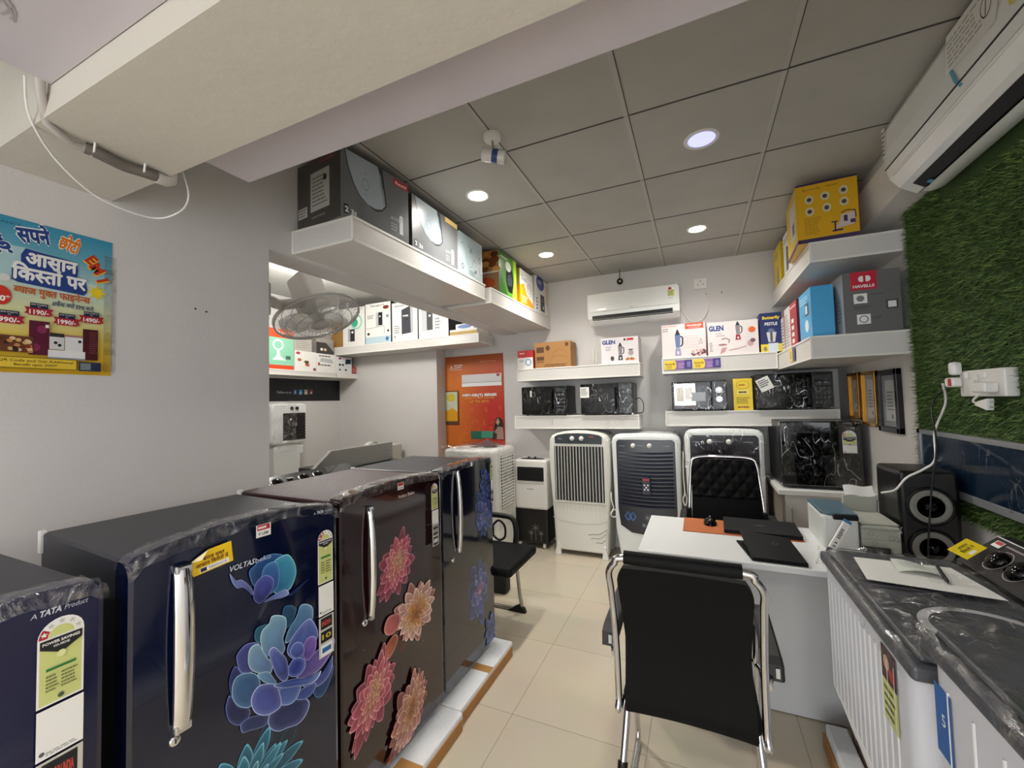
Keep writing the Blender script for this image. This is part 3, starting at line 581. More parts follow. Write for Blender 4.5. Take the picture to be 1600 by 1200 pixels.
# ---- F1, leftmost navy fridge
def art1(f, m, w, H):
    f.text('A', mat('#b8bcc8', .3), .805, .955, .009, al='l', shear=.2); f.text('TATA', mat('#c6cad4', .3), .825, .955, .010, w=.055, bold=.04, shear=.2); f.text('Product', mat('#b8bcc8', .3), .887, .955, .009, w=.06, shear=.2)
def lab1(f):
    star_label(f, .822, .60, .938, .945, 1, True, (('#14161a', '#c8483c', 'MADE IN INDIA'), ('#101418', '#8fc24a', '10')))
fridge('navy blue refrigerator at the far left edge, cut off by the frame', -.10, .447, 1.135, DN, CB, art1, lab1, arch=.012, protect=False)
# ---- F2, blue peony fridge
def art2(f, m, w, H):
    Y = lambda z: z
    bloom(f, .30, .40, .10, .12, -20, [(1.0, L3('#0a1c34'), L3('#12304c'), L3('#1d4a66'))], 5, .5, n0=9)
    bloom(f, .235, .375, .155, .135, 6, [(1.0, L3('#0b3550'), L3('#1f6f90'), L3('#5fb4cc')), (.82, L3('#0d4a66'), L3('#2a86a4'), L3('#7cc8da')), (.6, L3('#0f526c'), L3('#3796b0'), L3('#96d6e2')), (.38, L3('#0a3c54'), L3('#3a92aa'), L3('#8accda'))], 3, .30, (0, -.02), 17)
    F = Fr(f.mb, f.o, f.u, f.v, 1, 1, f.off); rt = Vector((sum(p[0] for p in PETALS['W']) / 7, sum(p[1] for p in PETALS['W']) / 7)); rb = Vector(PETALS['b3'][6])
    K = {'A': ('#10163c', '#1d2a5c', '#7a88c4'), 'B': ('#161a4a', '#2b3170', '#6f78b8'), 'C': ('#232a66', '#4a4f96', '#8d94cf'), 'D': ('#0f3450', '#2b6680', '#5d9ab0'), 'E': ('#0c2a4a', '#1f5078', '#3a7ca0'), 'F': ('#121a48', '#26386c', '#8494cc'),
         'G': ('#141c52', '#24346e', '#a4b2e4'), 'H': ('#14204c', '#274a78', '#5a80b0'), 'N': ('#2a3070', '#4a58a0', '#9fb0e0'), 'J': ('#26357a', '#40709a', '#9cc0dc'), 'M': ('#262e78', '#4258a4', '#9fb2e8'), 'L': ('#2a3386', '#5a78bc', '#aecbe8'), 'K': ('#2a3186', '#5264b4', '#c4cdf4'),
         'O': ('#1f4a8c', '#5f90b8', '#a8cde4'), 'Q': ('#4a3f94', '#8a78c2', '#c4b4ea'), 'P': ('#2e4c96', '#5f74be', '#aab8ec'), 'Y': ('#4c3c94', '#8a6cc2', '#c0a8ea'), 'V': ('#32409a', '#5a78c0', '#cfe0f4'), 'R': ('#3a5aa4', '#86b4cc', '#bfe0e8'), 'S': ('#4248a0', '#86b0cc', '#c6e4ec'),
         'T': ('#3c4a9c', '#78a8c8', '#c0e0ec'), 'W': ('#2c3890', '#5a6cc0', '#a8b8f0'), 'X': ('#33429a', '#6478c4', '#b4c0f2'), 'U': ('#2a3690', '#6a7cc4', '#c4ccf4'), 'b1': ('#12245c', '#2f5f9c', '#5a8cc4'), 'b2': ('#2a4a9a', '#4fb0cc', '#9ad8e4'), 'b5': ('#2b3f92', '#4a80bc', '#78aad6'), 'b3': ('#2b2f80', '#5a62b4', '#8a94d4'),
         'b4': ('#5a68b8', '#8fa4dc', '#c0ccf2'), 'leaf': ('#2b3680', '#8a98dc', '#b4c0f0'), 'stem': ('#2a3a80', '#16224c', '#4a5c9c')}
    for k, p_ in PETALS.items(): tpetal(F, p_, lin(K[k][0]), lin(K[k][1]), lin(K[k][2]), rb if k[0] in 'bls' else rt, .035)
    f.off = F.off + .0002
    f.text('VOLTAS', mat('#c9cfdc', .3), .375, .90, .013, w=.12, bold=.02, shear=.2); f.text('beko', mat('#c9cfdc', .3), .50, .90, .012, w=.08, shear=.1)
    f.text('A', mat('#b8bcc8', .3), .83, .978, .007, shear=.2); f.text('TATA', mat('#c6cad4', .3), .85, .978, .008, w=.045, bold=.04, shear=.2); f.text('Product', mat('#b8bcc8', .3), .905, .978, .007, w=.05, shear=.2)
def f_(f): return Fr(f.mb, f.o, f.u, f.v, 1, 1, f.off)
def lab2(f):
    star_label(f, .855, .565, .955, .925, 2, True, (('#14161a', '#c8483c', 'INDIA'), ('#1a1420', '#c6b23a', '10'), ('#e8ecef', '#2a62a0', '1')))
    f.flush()
    f.rect(M_pap, .50, .962, .575, .993); f.rect(mat('#b5182c', .4), .505, .979, .57, .992); f.lines(M_pap, .51, .981, .565, .990, 1, 3, .6); f.text('₹ 1,500', M_ink, .537, .967, .007, w=.05, al='c', bold=.03)
    f.flush()
    g = Fr(f.mb, f.o + f.u * (.215 * f.w) + f.v * (.918 * f.h), (0, 1, .10), (0, -.10, 1), .095, .052, f.off + .0004)
    g.poly(mat('#f0c81e', .4), [(.0, 0), (1, 0), (1, 1), (.45, 1), (.0, .62)])
    deva(g, ['ब्याज'[0:1], '~य', 'ाज', ' ', 'मुक्त'[0:2], '~क', 'त'], mat('#5a1c14', .5), .30, .56, .17, bold=.03); deva(g, ['आसान', ' ', 'िक', '~स', 'तों', ' ', 'में'], mat('#5a1c14', .5), .12, .32, .17, bold=.03)
    g.rect(mat('#f2f0ee', .4), .2, .05, .9, .26); g.rect(mat('#1d1a4a', .4), .22, .07, .36, .24); g.text('FINANCE', mat('#4a4a52', .5), .42, .10, .10, w=.42)
    g.poly(mat('#e9dfae', .5), [(.0, .62, .004), (.22, .70, .022), (.45, 1, .010)])
t2 = fridge('deep blue refrigerator printed with large blue peonies, with a wide chrome handle', .487, 1.025, 1.148, DB, CB, art2, lab2, handle=(.185, .61, .945, .040, .012), lock=(.165, .585), arch=.03, turn=-4)
# ---- F3, maroon fridge
def art3(f, m, w, H):
    o = 1.045; zb = .075
    pk = [(1.0, L3('#5a1424'), L3('#a83a58'), L3('#c8788c')), (.86, L3('#8c1f38'), L3('#d0506c'), L3('#ee9cae')), (.68, L3('#a02c40'), L3('#e2707e'), L3('#f6b6be')), (.48, L3('#b03c3c'), L3('#ea8c86'), L3('#fbd0c4')), (.30, L3('#b84a34'), L3('#f0a888'), L3('#fde0c4')), (.16, L3('#c86a40'), L3('#f6cc9c'), L3('#fff0d0'))]
    og = [(1.0, L3('#6a2a2c'), L3('#b87470'), L3('#d8a8a0')), (.92, L3('#a04a48'), L3('#e8b0a4'), L3('#fbe6da')), (.74, L3('#b4582c'), L3('#f0c0a0'), L3('#fff0e2')), (.54, L3('#b45a20'), L3('#eea860'), L3('#fbdcb0')), (.32, L3('#8c3c12'), L3('#dc8436'), L3('#f4bc78')), (.18, L3('#7a2c10'), L3('#c86a28'), L3('#eeb060'))]
    pc = [(1.0, L3('#4a1c1e'), L3('#8e4c48'), L3('#a8706a')), (.9, L3('#7c3430'), L3('#cc8074'), L3('#eab8a4')), (.7, L3('#94463a'), L3('#dc9480'), L3('#f4ceb4')), (.48, L3('#9c5236'), L3('#e0a07c'), L3('#f8d8b4')), (.28, L3('#84401f'), L3('#cc7c4c'), L3('#ecb484'))]
    F = Fr(f.mb, f.o, f.u, f.v, 1, 1, f.off)
    tpetal(F, [(.30, .50), (.335, .50), (.335, .44), (.30, .40), (.285, .45)], lin('#3c1214'), lin('#5c2420'), lin('#6c302a'), Vector((.36, .52)), .03); f.off = F.off
    bloom(f, 1.325 - o, .825 - zb, .098, .130, -30, pk, 21, .42, (.0, .02), 17); bloom(f, 1.43 - o, .60 - zb, .135, .115, 10, og, 8, .40, (0, -.02), 16)
    F = Fr(f.mb, f.o, f.u, f.v, 1, 1, f.off)
    tpetal(F, [(.225, .575), (.20, .545), (.21, .515), (.25, .50), (.285, .52), (.28, .56)], lin('#a82c34'), lin('#e07c78'), lin('#f4b0a4'), Vector((.33, .56)), .04)
    tpetal(F, [(.255, .495), (.21, .475), (.16, .43), (.17, .415), (.235, .425), (.275, .465)], lin('#a83420'), lin('#e88464'), lin('#f8bca0'), Vector((.28, .50)), .05); f.off = F.off + .0002
    bloom(f, 1.185 - o, .41 - zb, .095, .155, -32, pk, 33, .42, (.0, .02), 17); bloom(f, 1.375 - o, .225 - zb, .100, .165, -30, pc, 40, .40, (.01, .02), 18)
    rr = random.Random(4)
    for k in range(16): f.ell(mat('#c26a72', .3), rr.uniform(.1, .9), rr.uniform(.2, .92), .003, .0018, 8)
    f.text('Voltas Beko', mat('#c3b6b8', .3), .47, .94, .012, w=.17, bold=.02)
def lab3(f):
    star_label(f, .835, .70, .915, .955, 2, True, (('#14161a', '#dddddd', '10'), ('#2a2a2e', '#d8d8da', '1')))
    f.flush()
    f.rect(M_pap, .46, .972, .52, .998); f.rect(mat('#b5182c', .4), .464, .986, .516, .997); f.text('₹ 1,500', M_ink, .49, .975, .006, w=.045, al='c', bold=.03)
fridge('maroon refrigerator printed with pink and orange flowers, between the two blue ones', 1.055, 1.645, 1.15, DM, CM, art3, lab3, handle=(.225, .575, .935, .024, .014), lock=(.185, .565), arch=.02, turn=-1.5)
# ---- F4, midnight blue fridge
def art4(f, m, w, H):
    o = 1.655; zb = .075
    vi = [(1.0, L3('#1a2456'), L3('#33488e'), L3('#4668ac')), (.75, L3('#222c6c'), L3('#4a60b4'), L3('#7494d8')), (.45, L3('#46469a'), L3('#7c80d0'), L3('#b4b4e8'))]
    bloom(f, 2.0 - o, .45 - zb, .11, .17, 5, vi, 51, .6, n0=9); bloom(f, 2.07 - o, .84 - zb, .11, .14, 0, vi, 52, .6, n0=9); bloom(f, 2.10 - o, 1.0 - zb, .08, .10, 0, vi[:2], 53, .6, n0=8); bloom(f, 2.12 - o, .18 - zb, .08, .10, 0, vi[:2], 54, .6, n0=8)
    F = Fr(f.mb, f.o, f.u, f.v, 1, 1, f.off)
    for k in range(9): a = R(20 + 17 * k); f.line(mat('#c88aa4', .3), [((2.0 - o) / w, (.43 - zb) / H), ((2.0 - o + .05 * cos(a)) / w, (.43 - zb + .06 * sin(a)) / H)], .003)
    rr = random.Random(9)
    for k in range(13):
        r = rr.choice((.008, .012, .018)); f.ring(mat('#8fa2c8', .2), rr.uniform(.5, .9), rr.uniform(.15, .9), r, r * w / H, .12, 18)
def lab4(f): star_label(f, .93, .75, .985, .96, 2, True, (('#14161a', '#dddddd', '10'),)); f.flush(); f.rect(M_pap, .50, .975, .54, .995)
fridge('midnight blue refrigerator printed with bubbles, farthest of the row beside the visitor chair', 1.655, 2.185, 1.15, DK, CB, art4, lab4, handle=(.255, .61, .965, .022, .014), lock=(.17, .58), arch=.012)

# ---- foam pallets under the row, wrapped in brown carton
MF = mat('#e6e8ea', .75, bump=.35, bscale=60, name='white_foam'); MCb = mat('#a9773f', .6, var=.18, vscale=9, name='brown_carton')
def pallet(label, y0, y1, x1, tape):
    t = thing('packing_base', label, 'packing base', (-1.39, (y0 + y1) / 2, 0)); m = MB(); m.M = Matrix.Translation(-t.location)
    m.box(MF, -1.72, x1, y0, y1, .001, .074, .008); m.build('foam_block', t)
    m = MB(); m.M = Matrix.Translation(-t.location); m.box(MCb, x1 - .006, x1 + .004, y0 + .004, y1 - .012, .0, .052, .002, 1)
    for a in tape: m.box(mat('#b98a52', .25), x1 - .10, x1 + .0045, a, a + .05, .0742, .0750)
    rr = random.Random(3); 
    m.build('carton_skirt', t)
pallet('white foam packing base with brown tape under the midnight blue refrigerator', 1.655, 2.235, -1.035, (1.93,))
pallet('white foam packing base with torn brown carton under the maroon refrigerator', 1.06, 1.652, -1.02, (1.10, 1.30))
pallet('white foam packing base under the blue peony refrigerator', .475, 1.05, -1.04, (.7,))
pallet('white foam packing base under the navy refrigerator at the left edge', -.12, .47, -1.04, (.1,))
# ================================================================== left wall: finance poster
XP = XL + .001
t = thing('finance_poster', 'colourful Hindi instalment offer poster taped to the left wall', 'poster', (XP, .47, 1.80)); m = MB(); m.M = Matrix.Translation(-t.location)
def gradpoly(f, x0, y0, x1, y1, stops):
    for (a, ca), (b_, cb) in zip(stops[:-1], stops[1:]):
        f.mb.add([f.p(x0, y0 + (y1 - y0) * a), f.p(x1, y0 + (y1 - y0) * a), f.p(x1, y0 + (y1 - y0) * b_), f.p(x0, y0 + (y1 - y0) * b_)], [(0, 1, 2, 3)], ARTM, cols=[lin(ca), lin(ca), lin(cb), lin(cb)])
    f.nx()
PY0, PY1, PZ0, PZ1 = .20, .722, 1.582, 2.035
m.box(mat('#e8e6df', .5), XP - .0005, XP + .0012, PY0, PY1, PZ0, PZ1)
f = FPX_(m, XP + .0012, PY0, PY1, PZ0, PZ1, .0003)
gradpoly(f, 0, 0, 1, 1, ((0, '#d8a90f'), (.2, '#e9c637'), (.42, '#d9dba8'), (.62, '#b9d3cf'), (.8, '#63a7bd'), (1, '#2f8fb2')))
f.ell(mat('#a9cdd2', .5), .62, .72, .2, .1); f.ell(mat('#c6dcda', .5), .8, .60, .18, .07)
NV = mat('#1b3d86', .5); OR = mat('#e07a12', .5); RD = mat('#c2331c', .5); ow = mat('#f4f3ee', .5)
def U(x): return (.27 + .00147 * x) / .522                      # poster design units: x in 0..172, y from the top in 0..1
f.text('BAJAJ FINANCE', mat('#16406a', .5), U(30), .95, .017, w=.20, al='r')
for tk, a, b_, r, c, h, q in ((['ब', 'ड़े'], 6, .77, 42, NV, .10, .7), (['सपने'], 49, .865, 9, NV, .095, .62), (['छोटी'], 97, .865, -15, OR, .085, .5)):
    deva(f, tk, ow, U(a) - .001, b_, h, 'c', r, .10, q); deva(f, tk, c, U(a), b_, h, 'c', r, .045, q)
for ch_, a, b_, r in (('E', 124, .825, -42), ('M', 131, .785, -52), ('I', 145, .695, -66)):
    f.text(ch_, mat('#f0c030', .5), U(a) - .004, b_ - .004, .068, rot=r, bold=.08); f.text(ch_, RD, U(a), b_, .068, rot=r, bold=.045)
f.poly(NV, [(U(30), .70), (U(112), .68), (U(114), .74), (U(110), .79), (U(36), .815), (U(30), .77)]); f.poly(NV, [(U(18), .60), (U(26), .585), (U(124), .565), (U(130), .60), (U(126), .67), (U(112), .69), (U(30), .71), (U(18), .68)])
deva(f, ['आ', 'सान'], M_pap, U(74), .712, .085, 'c', -1, .04, .82); deva(f, ['िक', '~स', 'तों', ' ', 'पर'], M_pap, U(73), .605, .088, 'c', -1, .04, .80)
deva(f, ['~ब', 'याज', ' ', 'मु', '~क', 'त', ' ', 'फाइने', '~न', 'स'], mat('#c65a10', .5), U(78), .515, .046, 'c', -1, .03, .78)
deva(f, ['#', 'कै', 'श', ' ', '~क', 'यों', ' ', 'EMI', ' ', 'करो'], mat('#3a4a6a', .5), U(108), .462, .030, 'c', -1, .02, .72)
f.poly(mat('#f0d21c', .5), [(U(145) + (.052 if k % 2 == 0 else .022) * cos(R(22.5 * k)), .60 + (.062 if k % 2 == 0 else .028) * sin(R(22.5 * k))) for k in range(16)])
f.ell(mat('#cf2f1e', .5), U(4), .485, .04, .062); f.text('1', ow, U(2), .51, .03, al='c', bold=.04); f.text('₹0*', ow, U(6), .45, .034, al='c', bold=.04); f.ell(mat('#d9dcd8', .5), U(9), .60, .02, .024)
for x, y, s_ in ((16, .345, '990/-'), (56, .415, '1190/-'), (97, .37, '1990/-'), (136, .405, '1490/-')):
    x = U(x); f.poly(mat('#a81628', .5), [(x - .058, y - .026), (x - .048, y - .004), (x - .058, y + .018), (x + .058, y + .018), (x + .048, y - .004), (x + .058, y - .026)]); f.rect(mat('#b51a2c', .5), x - .044, y - .034, x + .044, y + .012)
    f.rect(mat('#16203f', .5), x - .036, y + .014, x + .036, y + .048); f.text('EMI STARTS', ow, x, y + .033, .009, w=.062, al='c'); f.text('AT', ow, x, y + .02, .008, al='c'); f.text(s_, ow, x, y - .026, .030, w=.078, al='c', bold=.03)
f.rect(mat('#5c1230', .4), U(42), .12, U(71), .345); f.ell(mat('#8a2a5a', .4), U(60), .29, .02, .025); f.ell(mat('#8a2a5a', .4), U(51), .17, .02, .025); f.rect(ow, U(65), .305, U(70), .325)
f.rect(mat('#4c101c', .4), U(122), .105, U(147), .325); f.lines(mat('#9a5a68', .4), U(133), .15, U(146), .31, 10, 2, .2)
f.rect(mat('#d9d9da', .4), U(71), .165, U(93), .27); f.rect(mat('#2c2e34', .4), U(71), .25, U(93), .275); f.ell(M_ink, U(80), .21, .008, .01); f.ell(M_ink, U(86), .195, .008, .01)
f.rect(mat('#e6e6e6', .4), U(94), .15, U(122), .265); f.rect(mat('#a8707a', .4), U(94), .258, U(122), .268); f.ell(M_ink, U(117), .23, .008, .01); f.rect(mat('#eeeeee', .4), U(69), .10, U(126), .16); f.rect(mat('#9aa0a6', .4), U(69), .10, U(126), .112)
f.rect(mat('#6a3a1e', .5), U(-30), .13, U(48), .235)
rr = random.Random(5)
for k in range(34): f.ell(mat(rr.choice(('#c58a4a', '#e6c79a', '#8a2a1a', '#3a1c12', '#d9b070')), .5), rr.uniform(U(-28), U(46)), rr.uniform(.14, .225), .012, .012, 8)
f.rect(mat('#6a5a1a', .5), U(-20), .028, U(112), .100); f.rect(mat('#e6c43a', .5), U(-20), .032, U(111), .096); f.text('Scan Bajaj QR Code and Get Additional', mat('#3a3210', .5), U(106), .070, .016, w=.40, al='r', bold=.01); f.text('Benefit upto 3000*', mat('#3a3210', .5), U(52), .044, .016, w=.17, al='c', bold=.01)
f.rect(mat('#1c2c4e', .5), U(115), .025, U(151), .088); f.rect(mat('#7c868a', .5), U(117), .033, U(134), .08)
m.build('poster_sheet', t)
m = MB(); m.M = Matrix.Translation(-t.location); m.box(FILMW, XP + .0022, XP + .0026, PY1 - .02, PY1 + .012, PZ0 + .01, PZ1 - .05); m.build('clear_tape', t)
# nail holes in the wall
for y, z in ((.98, 1.86), (1.02, 1.855)): tag(MB().lathe(mat('#55504c', .8), [(.004, 0), (.004, .0015), (0, .0015)], (XL, y, z), (1, 0, 0), 10).build('wall_screw'), 'small screw hole in the bare left wall, ' + ('left' if y < 1 else 'right') + ' of the pair', 'screw', 'pair of screws in the left wall')

# ================================================================== cartons
def tray(f, a0, b0, a1, b1, m_, seed=0): pass
def carton(label, x0, x1, y0, y1, z0, z1, base, front, arts, name='carton', rotz=0, group=None, cat='box', bev=.004):
    cx, cy = (x0 + x1) / 2, (y0 + y1) / 2; m = MB(); hx, hy, H = (x1 - x0) / 2, (y1 - y0) / 2, z1 - z0
    m.box(base, -hx, hx, -hy, hy, 0, H, bev, 2)
    m.box(mat('#3c3833', .8), -hx * .98, hx * .98, -.0008, .0008, H - .001, H + .0004)          # seam of the top flaps
    for side, fn in arts.items():
        f = {'-y': lambda: FY(m, -hx, hx, -hy, 0, H), '+x': lambda: FPX_(m, hx, -hy, hy, 0, H), '-x': lambda: FNX(m, -hx, -hy, hy, 0, H)}[side](); fn(f)
    o = m.build(name); o.location = (cx, cy, z0 + .0005); o.rotation_euler = (0, 0, rotz)
    return tag(o, label, cat, group)
G1 = mat('#5d5c5b', .35, var=.06); G2 = mat('#8d9296', .3); G3 = mat('#a9b3ba', .3); cR = mat('#c1272d', .4); cW = mat('#f3f2ef', .45); cK = mat('#17181a', .45); cG = mat('#7b7f83', .45)
def heater_front(red=True):
    def fn(f):
        f.rect(mat('#6e7072', .3, var=.1), 0, 0, 1, 1)
        out = [(.06, 1.0), (.10, .78), (.17, .56), (.25, .42), (.36, .335), (.48, .32), (.57, .36), (.62, .44), (.60, .62), (.56, .80), (.51, 1.0)]
        f.poly(mat('#2c3236', .3), [(a - .015, b_) for a, b_ in out[:5]] + [(a, b_ - .035) for a, b_ in out[5:7]] + [(.645, .44), (.62, .66), (.58, 1.0)]); f.poly(mat('#aab6bf', .25), out)
        f.poly(mat('#8d9aa4', .25), [(.535, .80), (.575, .55), (.60, .42), (.61, .46), (.585, .66), (.55, .92)])
        f.ring(mat('#7c8892', .3), .33, .62, .05, .09, .15); f.rect(mat('#8795a0', .3), .31, .78, .35, .80); f.rect(mat('#8795a0', .3), .31, .46, .35, .48)
        f.rect(cK, .035, .06, .09, .20); f.text('2', cW, .05, .09, .08, bold=.04); f.text('3', cW, .13, .08, .075, bold=.03); f.text('0', cW, .17, .08, .06, bold=.03)
        f.rect(mat('#dfe2e4', .3), .84, .09, .90, .36); f.ell(mat('#dfe2e4', .3), .87, .36, .03, .04); f.ring(mat('#7f868a', .4), .87, .33, .015, .03); f.text('ALTO', mat('#c7cacc', .4), .70, .28, .05)
        f.lines(mat('#9a9da0', .4), .70, .10, .82, .24, 3, 4)
        if red: f.rect(mat('#c8232c', .4), .75, .86, .99, .96); f.text('Racold', cW, .87, .885, .05, w=.18, al='c', bold=.02)
        else: f.rect(mat('#e0c27a', .4), .70, .90, 1, 1)
    return fn
def heater_side(f):
    f.rect(mat('#47423f', .4), 0, 0, 1, 1); f.text('Racold', mat('#a83a34', .4), .55, .90, .05, w=.3, bold=.02); f.rect(mat('#b9b8b3', .5), .32, .22, .76, .80); f.lines(mat('#6a6966', .5), .36, .28, .72, .74, 8, 5, .4); f.rect(cK, .62, .62, .70, .70)
    f.rect(mat('#b9b8b3', .5), .02, .18, .24, .34); f.lines(mat('#6a6966', .5), .04, .2, .22, .33, 3, 6); f.lines(mat('#8c8884', .5), .35, .10, .75, .16, 1, 7)
S = 2.3305
carton('grey water heater carton with label sheets on its end, first on the left shelf', -1.765, -1.425, 1.415, 1.835, S, 2.66, G1, '+x', {'+x': heater_front(), '-y': heater_side}, rotz=R(-8))
carton('grey water heater carton with a pale device picture, second on the left shelf', -1.76, -1.42, 1.87, 2.35, S, 2.645, G1, '+x', {'+x': heater_front(False), '-y': heater_side})
def bluefan(f):
    f.rect(mat('#b4c6cc', .35), 0, 0, 1, 1); f.line(mat('#4d7f90', .4), [(.05, .7), (.15, .8), (.25, .62), (.32, .4), (.42, .25), (.52, .3), (.6, .5), (.72, .45)], .012)
    f.line(cK, [(.36, .78), (.5, .70), (.56, .78)], .012); f.line(cK, [(.42, .62), (.45, .70), (.48, .62), (.52, .70), (.55, .63)], .012); f.ring(cK, .12, .2, .05, .07, .3); f.lines(mat('#44606a', .4), .4, .08, .7, .2, 3, 2); f.ring(mat('#3d5a64', .4), .87, .56, .04, .08, .3); f.line(mat('#4d7f90', .4), [(.95, .1), (.85, .3), (.92, .52)], .012); f.ell(cK, .68, .22, .03, .04)
carton('pale blue line-art fan carton, third on the left shelf', -1.74, -1.42, 2.375, 2.70, S, 2.62, mat('#c9d2d4', .4), '+x', {'+x': bluefan, '-y': lambda f: f.rect(mat('#c9d2d4', .4), 0, 0, 1, 1)})
S2 = 2.3345
def greenf(f):
    f.rect(mat('#4c8a26', .3, var=.3, vscale=20), 0, 0, 1, 1); f.poly(mat('#a5cf3a', .3), [(.72, 0), (1, 0), (1, 1), (.8, 1), (.86, .5)]); f.poly(mat('#2f6a1c', .3), [(0, 0), (.5, 0), (.1, .5), (0, .7)])
    f.ell(mat('#23272c', .2), .6, .45, .22, .32); f.ell(mat('#f0f6ee', .2), .52, .74, .16, .12); f.ell(mat('#3f464e', .2), .58, .4, .13, .18); f.rect(mat('#0f1114', .2), .5, .14, .74, .3); f.lines(cW, .1, .86, .5, .93, 1, 2)
def foodside(f):
    f.rect(mat('#a5805a', .4), 0, 0, 1, 1); rr = random.Random(6)
    for k in range(26): f.ell(mat(rr.choice(('#7a3f12', '#c27a2a', '#8f4a18', '#5a2e10', '#d59a4a')), .4), rr.uniform(.1, .95), rr.uniform(.55, .95), .12, .07, 9)
    f.rect(mat('#e6dfd0', .4), 0, .48, 1, .52); f.ell(mat('#c2532a', .4), .6, .25, .3, .14)
carton('green air fryer carton with a food picture on its end, on the left shelf', -1.74, -1.42, 2.985, 3.34, S2, 2.69, mat('#b8c79a', .4), '+x', {'+x': greenf, '-y': foodside})
def orgf(f):
    f.rect(cW, 0, 0, 1, 1); f.poly(mat('#f59b0a', .35), [(0, 0), (1, 0), (1, .16), (.5, .35), (.3, .62), (0, .55)]); f.text('Bajaj', cK, .12, .82, .05); f.lines(cG, .12, .7, .6, .78, 2, 1); f.ring(cG, .68, .5, .18, .18, .08); f.ring(cG, .68, .5, .10, .10, .1); f.lines(mat('#fbe2b0', .4), .1, .08, .6, .3, 3, 2)
carton('white and orange carton with a fan drawing, on the left shelf', -1.70, -1.42, 3.42, 3.74, S2, 2.665, mat('#c7b13a', .4), '+x', {'+x': orgf, '-y': lambda f: (f.rect(mat('#a8a83a', .4), 0, 0, 1, 1), f.rect(mat('#d99a1a', .4), 0, 0, 1, .55))})
def bluef(f):
    f.rect(cW, 0, 0, 1, 1); f.ell(mat('#2a3a92', .3), .42, .86, .3, .2); f.rect(mat('#e9d8a2', .4), .8, .35, 1, .9); f.lines(cW, .22, .82, .62, .94, 2, 3); f.rect(mat('#23262b', .3), .40, .10, .72, .56); f.ell(mat('#55595f', .3), .56, .42, .08, .05); f.ell(cW, .62, .22, .04, .05)
    for k in range(4): f.ell(cK, .12, .12 + .09 * k, .04, .03)
    f.rect(mat('#d9cfae', .4), 0, 0, 1, .05)
carton('tall white carton with a blue badge and black cooker picture, last on the left shelf', -1.72, -1.42, 3.80, 4.18, S2, 2.705, mat('#d9d6d0', .4), '+x', {'+x': bluef})

# ---- back wall shelf cartons
def kettlebox(f): f.rect(mat('#e8e2dc', .45), 0, 0, 1, .72); f.rect(cR, 0, .62, 1, 1); f.text('Racold', cW, .15, .82, .07, bold=.03); f.ring(mat('#6fa8c8', .4), .7, .36, .2, .2, .35); f.lines(mat('#3a6a8a', .4), .1, .38, .42, .5, 2, 2)
carton('small red and white fan carton at the left end of the back wall shelf', -1.68, -1.51, 3.93, 4.08, 1.7855, 1.975, mat('#b8322c', .45), '-y', {'-y': kettlebox})
def brownf(f):
    k = mat('#5a3a1c', .5); f.rect(mat('#a97a45', .6, var=.08), 0, 0, 1, 1); f.rect(k, .05, .60, .26, .82); f.ell(k, .37, .77, .06, .10); f.rect(k, .05, .30, .26, .45); f.lines(k, .05, .2, .26, .28, 1, 2); f.ell(k, .90, .87, .05, .08)
    f.line(k, [(.45, .25), (.55, .6), (.7, .7), (.86, .62), (.9, .3)], .008); f.line(k, [(.5, .4), (.62, .46), (.85, .42)], .008); f.rect(k, .3, .12, .9, .14); f.lines(k, .25, .03, .92, .11, 2, 5)
carton('brown cardboard carton with dark line printing on the back wall shelf', -1.495, -1.12, 3.95, 4.16, 1.7855, 2.045, mat('#a47845', .65), '-y', {'-y': brownf})
def mixer(f, a, b_, s, body, jar):
    f.poly(mat(body, .4), [(a - .055 * s, b_), (a + .055 * s, b_), (a + .042 * s, b_ + .17 * s), (a - .042 * s, b_ + .17 * s)]); f.ell(mat('#dddddd', .4), a, b_ + .07 * s, .018 * s, .04 * s)
    f.poly(mat(jar, .4), [(a - .035 * s, b_ + .18 * s), (a + .035 * s, b_ + .18 * s), (a + .05 * s, b_ + .46 * s), (a - .05 * s, b_ + .46 * s)]); f.poly(mat('#2a2a30', .4), [(a - .045 * s, b_ + .46 * s), (a + .045 * s, b_ + .46 * s), (a + .01 * s, b_ + .58 * s), (a - .01 * s, b_ + .58 * s)])
    f.line(mat('#2a2a30', .4), [(a + .05 * s, b_ + .43 * s), (a + .085 * s, b_ + .40 * s), (a + .08 * s, b_ + .25 * s), (a + .045 * s, b_ + .2 * s)], .03 * s)
def glen1(f):
    f.rect(mat('#e6e0e2', .45), 0, 0, 1, 1); f.text('GLEN', mat('#1f3f86', .4), .03, .76, .15, w=.36, bold=.05); f.text('MIXER', mat('#5a5a60', .4), .12, .62, .05, w=.16); f.lines(mat('#8a8a8e', .4), .12, .5, .3, .6, 2, 3)
    mixer(f, .52, .12, 1.15, '#3b3536', '#8a8284'); f.ell(mat('#4a4244', .4), .30, .2, .05, .09); f.ell(mat('#a8a0a2', .4), .80, .38, .07, .1); f.ell(mat('#6a6264', .4), .80, .5, .07, .03)
    for k in range(5): f.ell(mat(('#c8842e', '#b8452a', '#d9a55a', '#8a5a2a', '#c86a3a')[k], .4), .68 + .045 * k, .14 + .02 * (k % 2), .03, .05)
    f.rect(cK, .62, .86, .67, .94); f.rect(cR, .70, .86, .88, .94)
carton('white mixer grinder carton with blue GLEN lettering, under the air conditioner', -.815, -.475, 3.93, 4.14, 1.7855, 2.03, mat('#d8d2d2', .5), '-y', {'-y': glen1, '+x': lambda f: f.rect(mat('#b9b2b4', .5), 0, 0, 1, 1)})
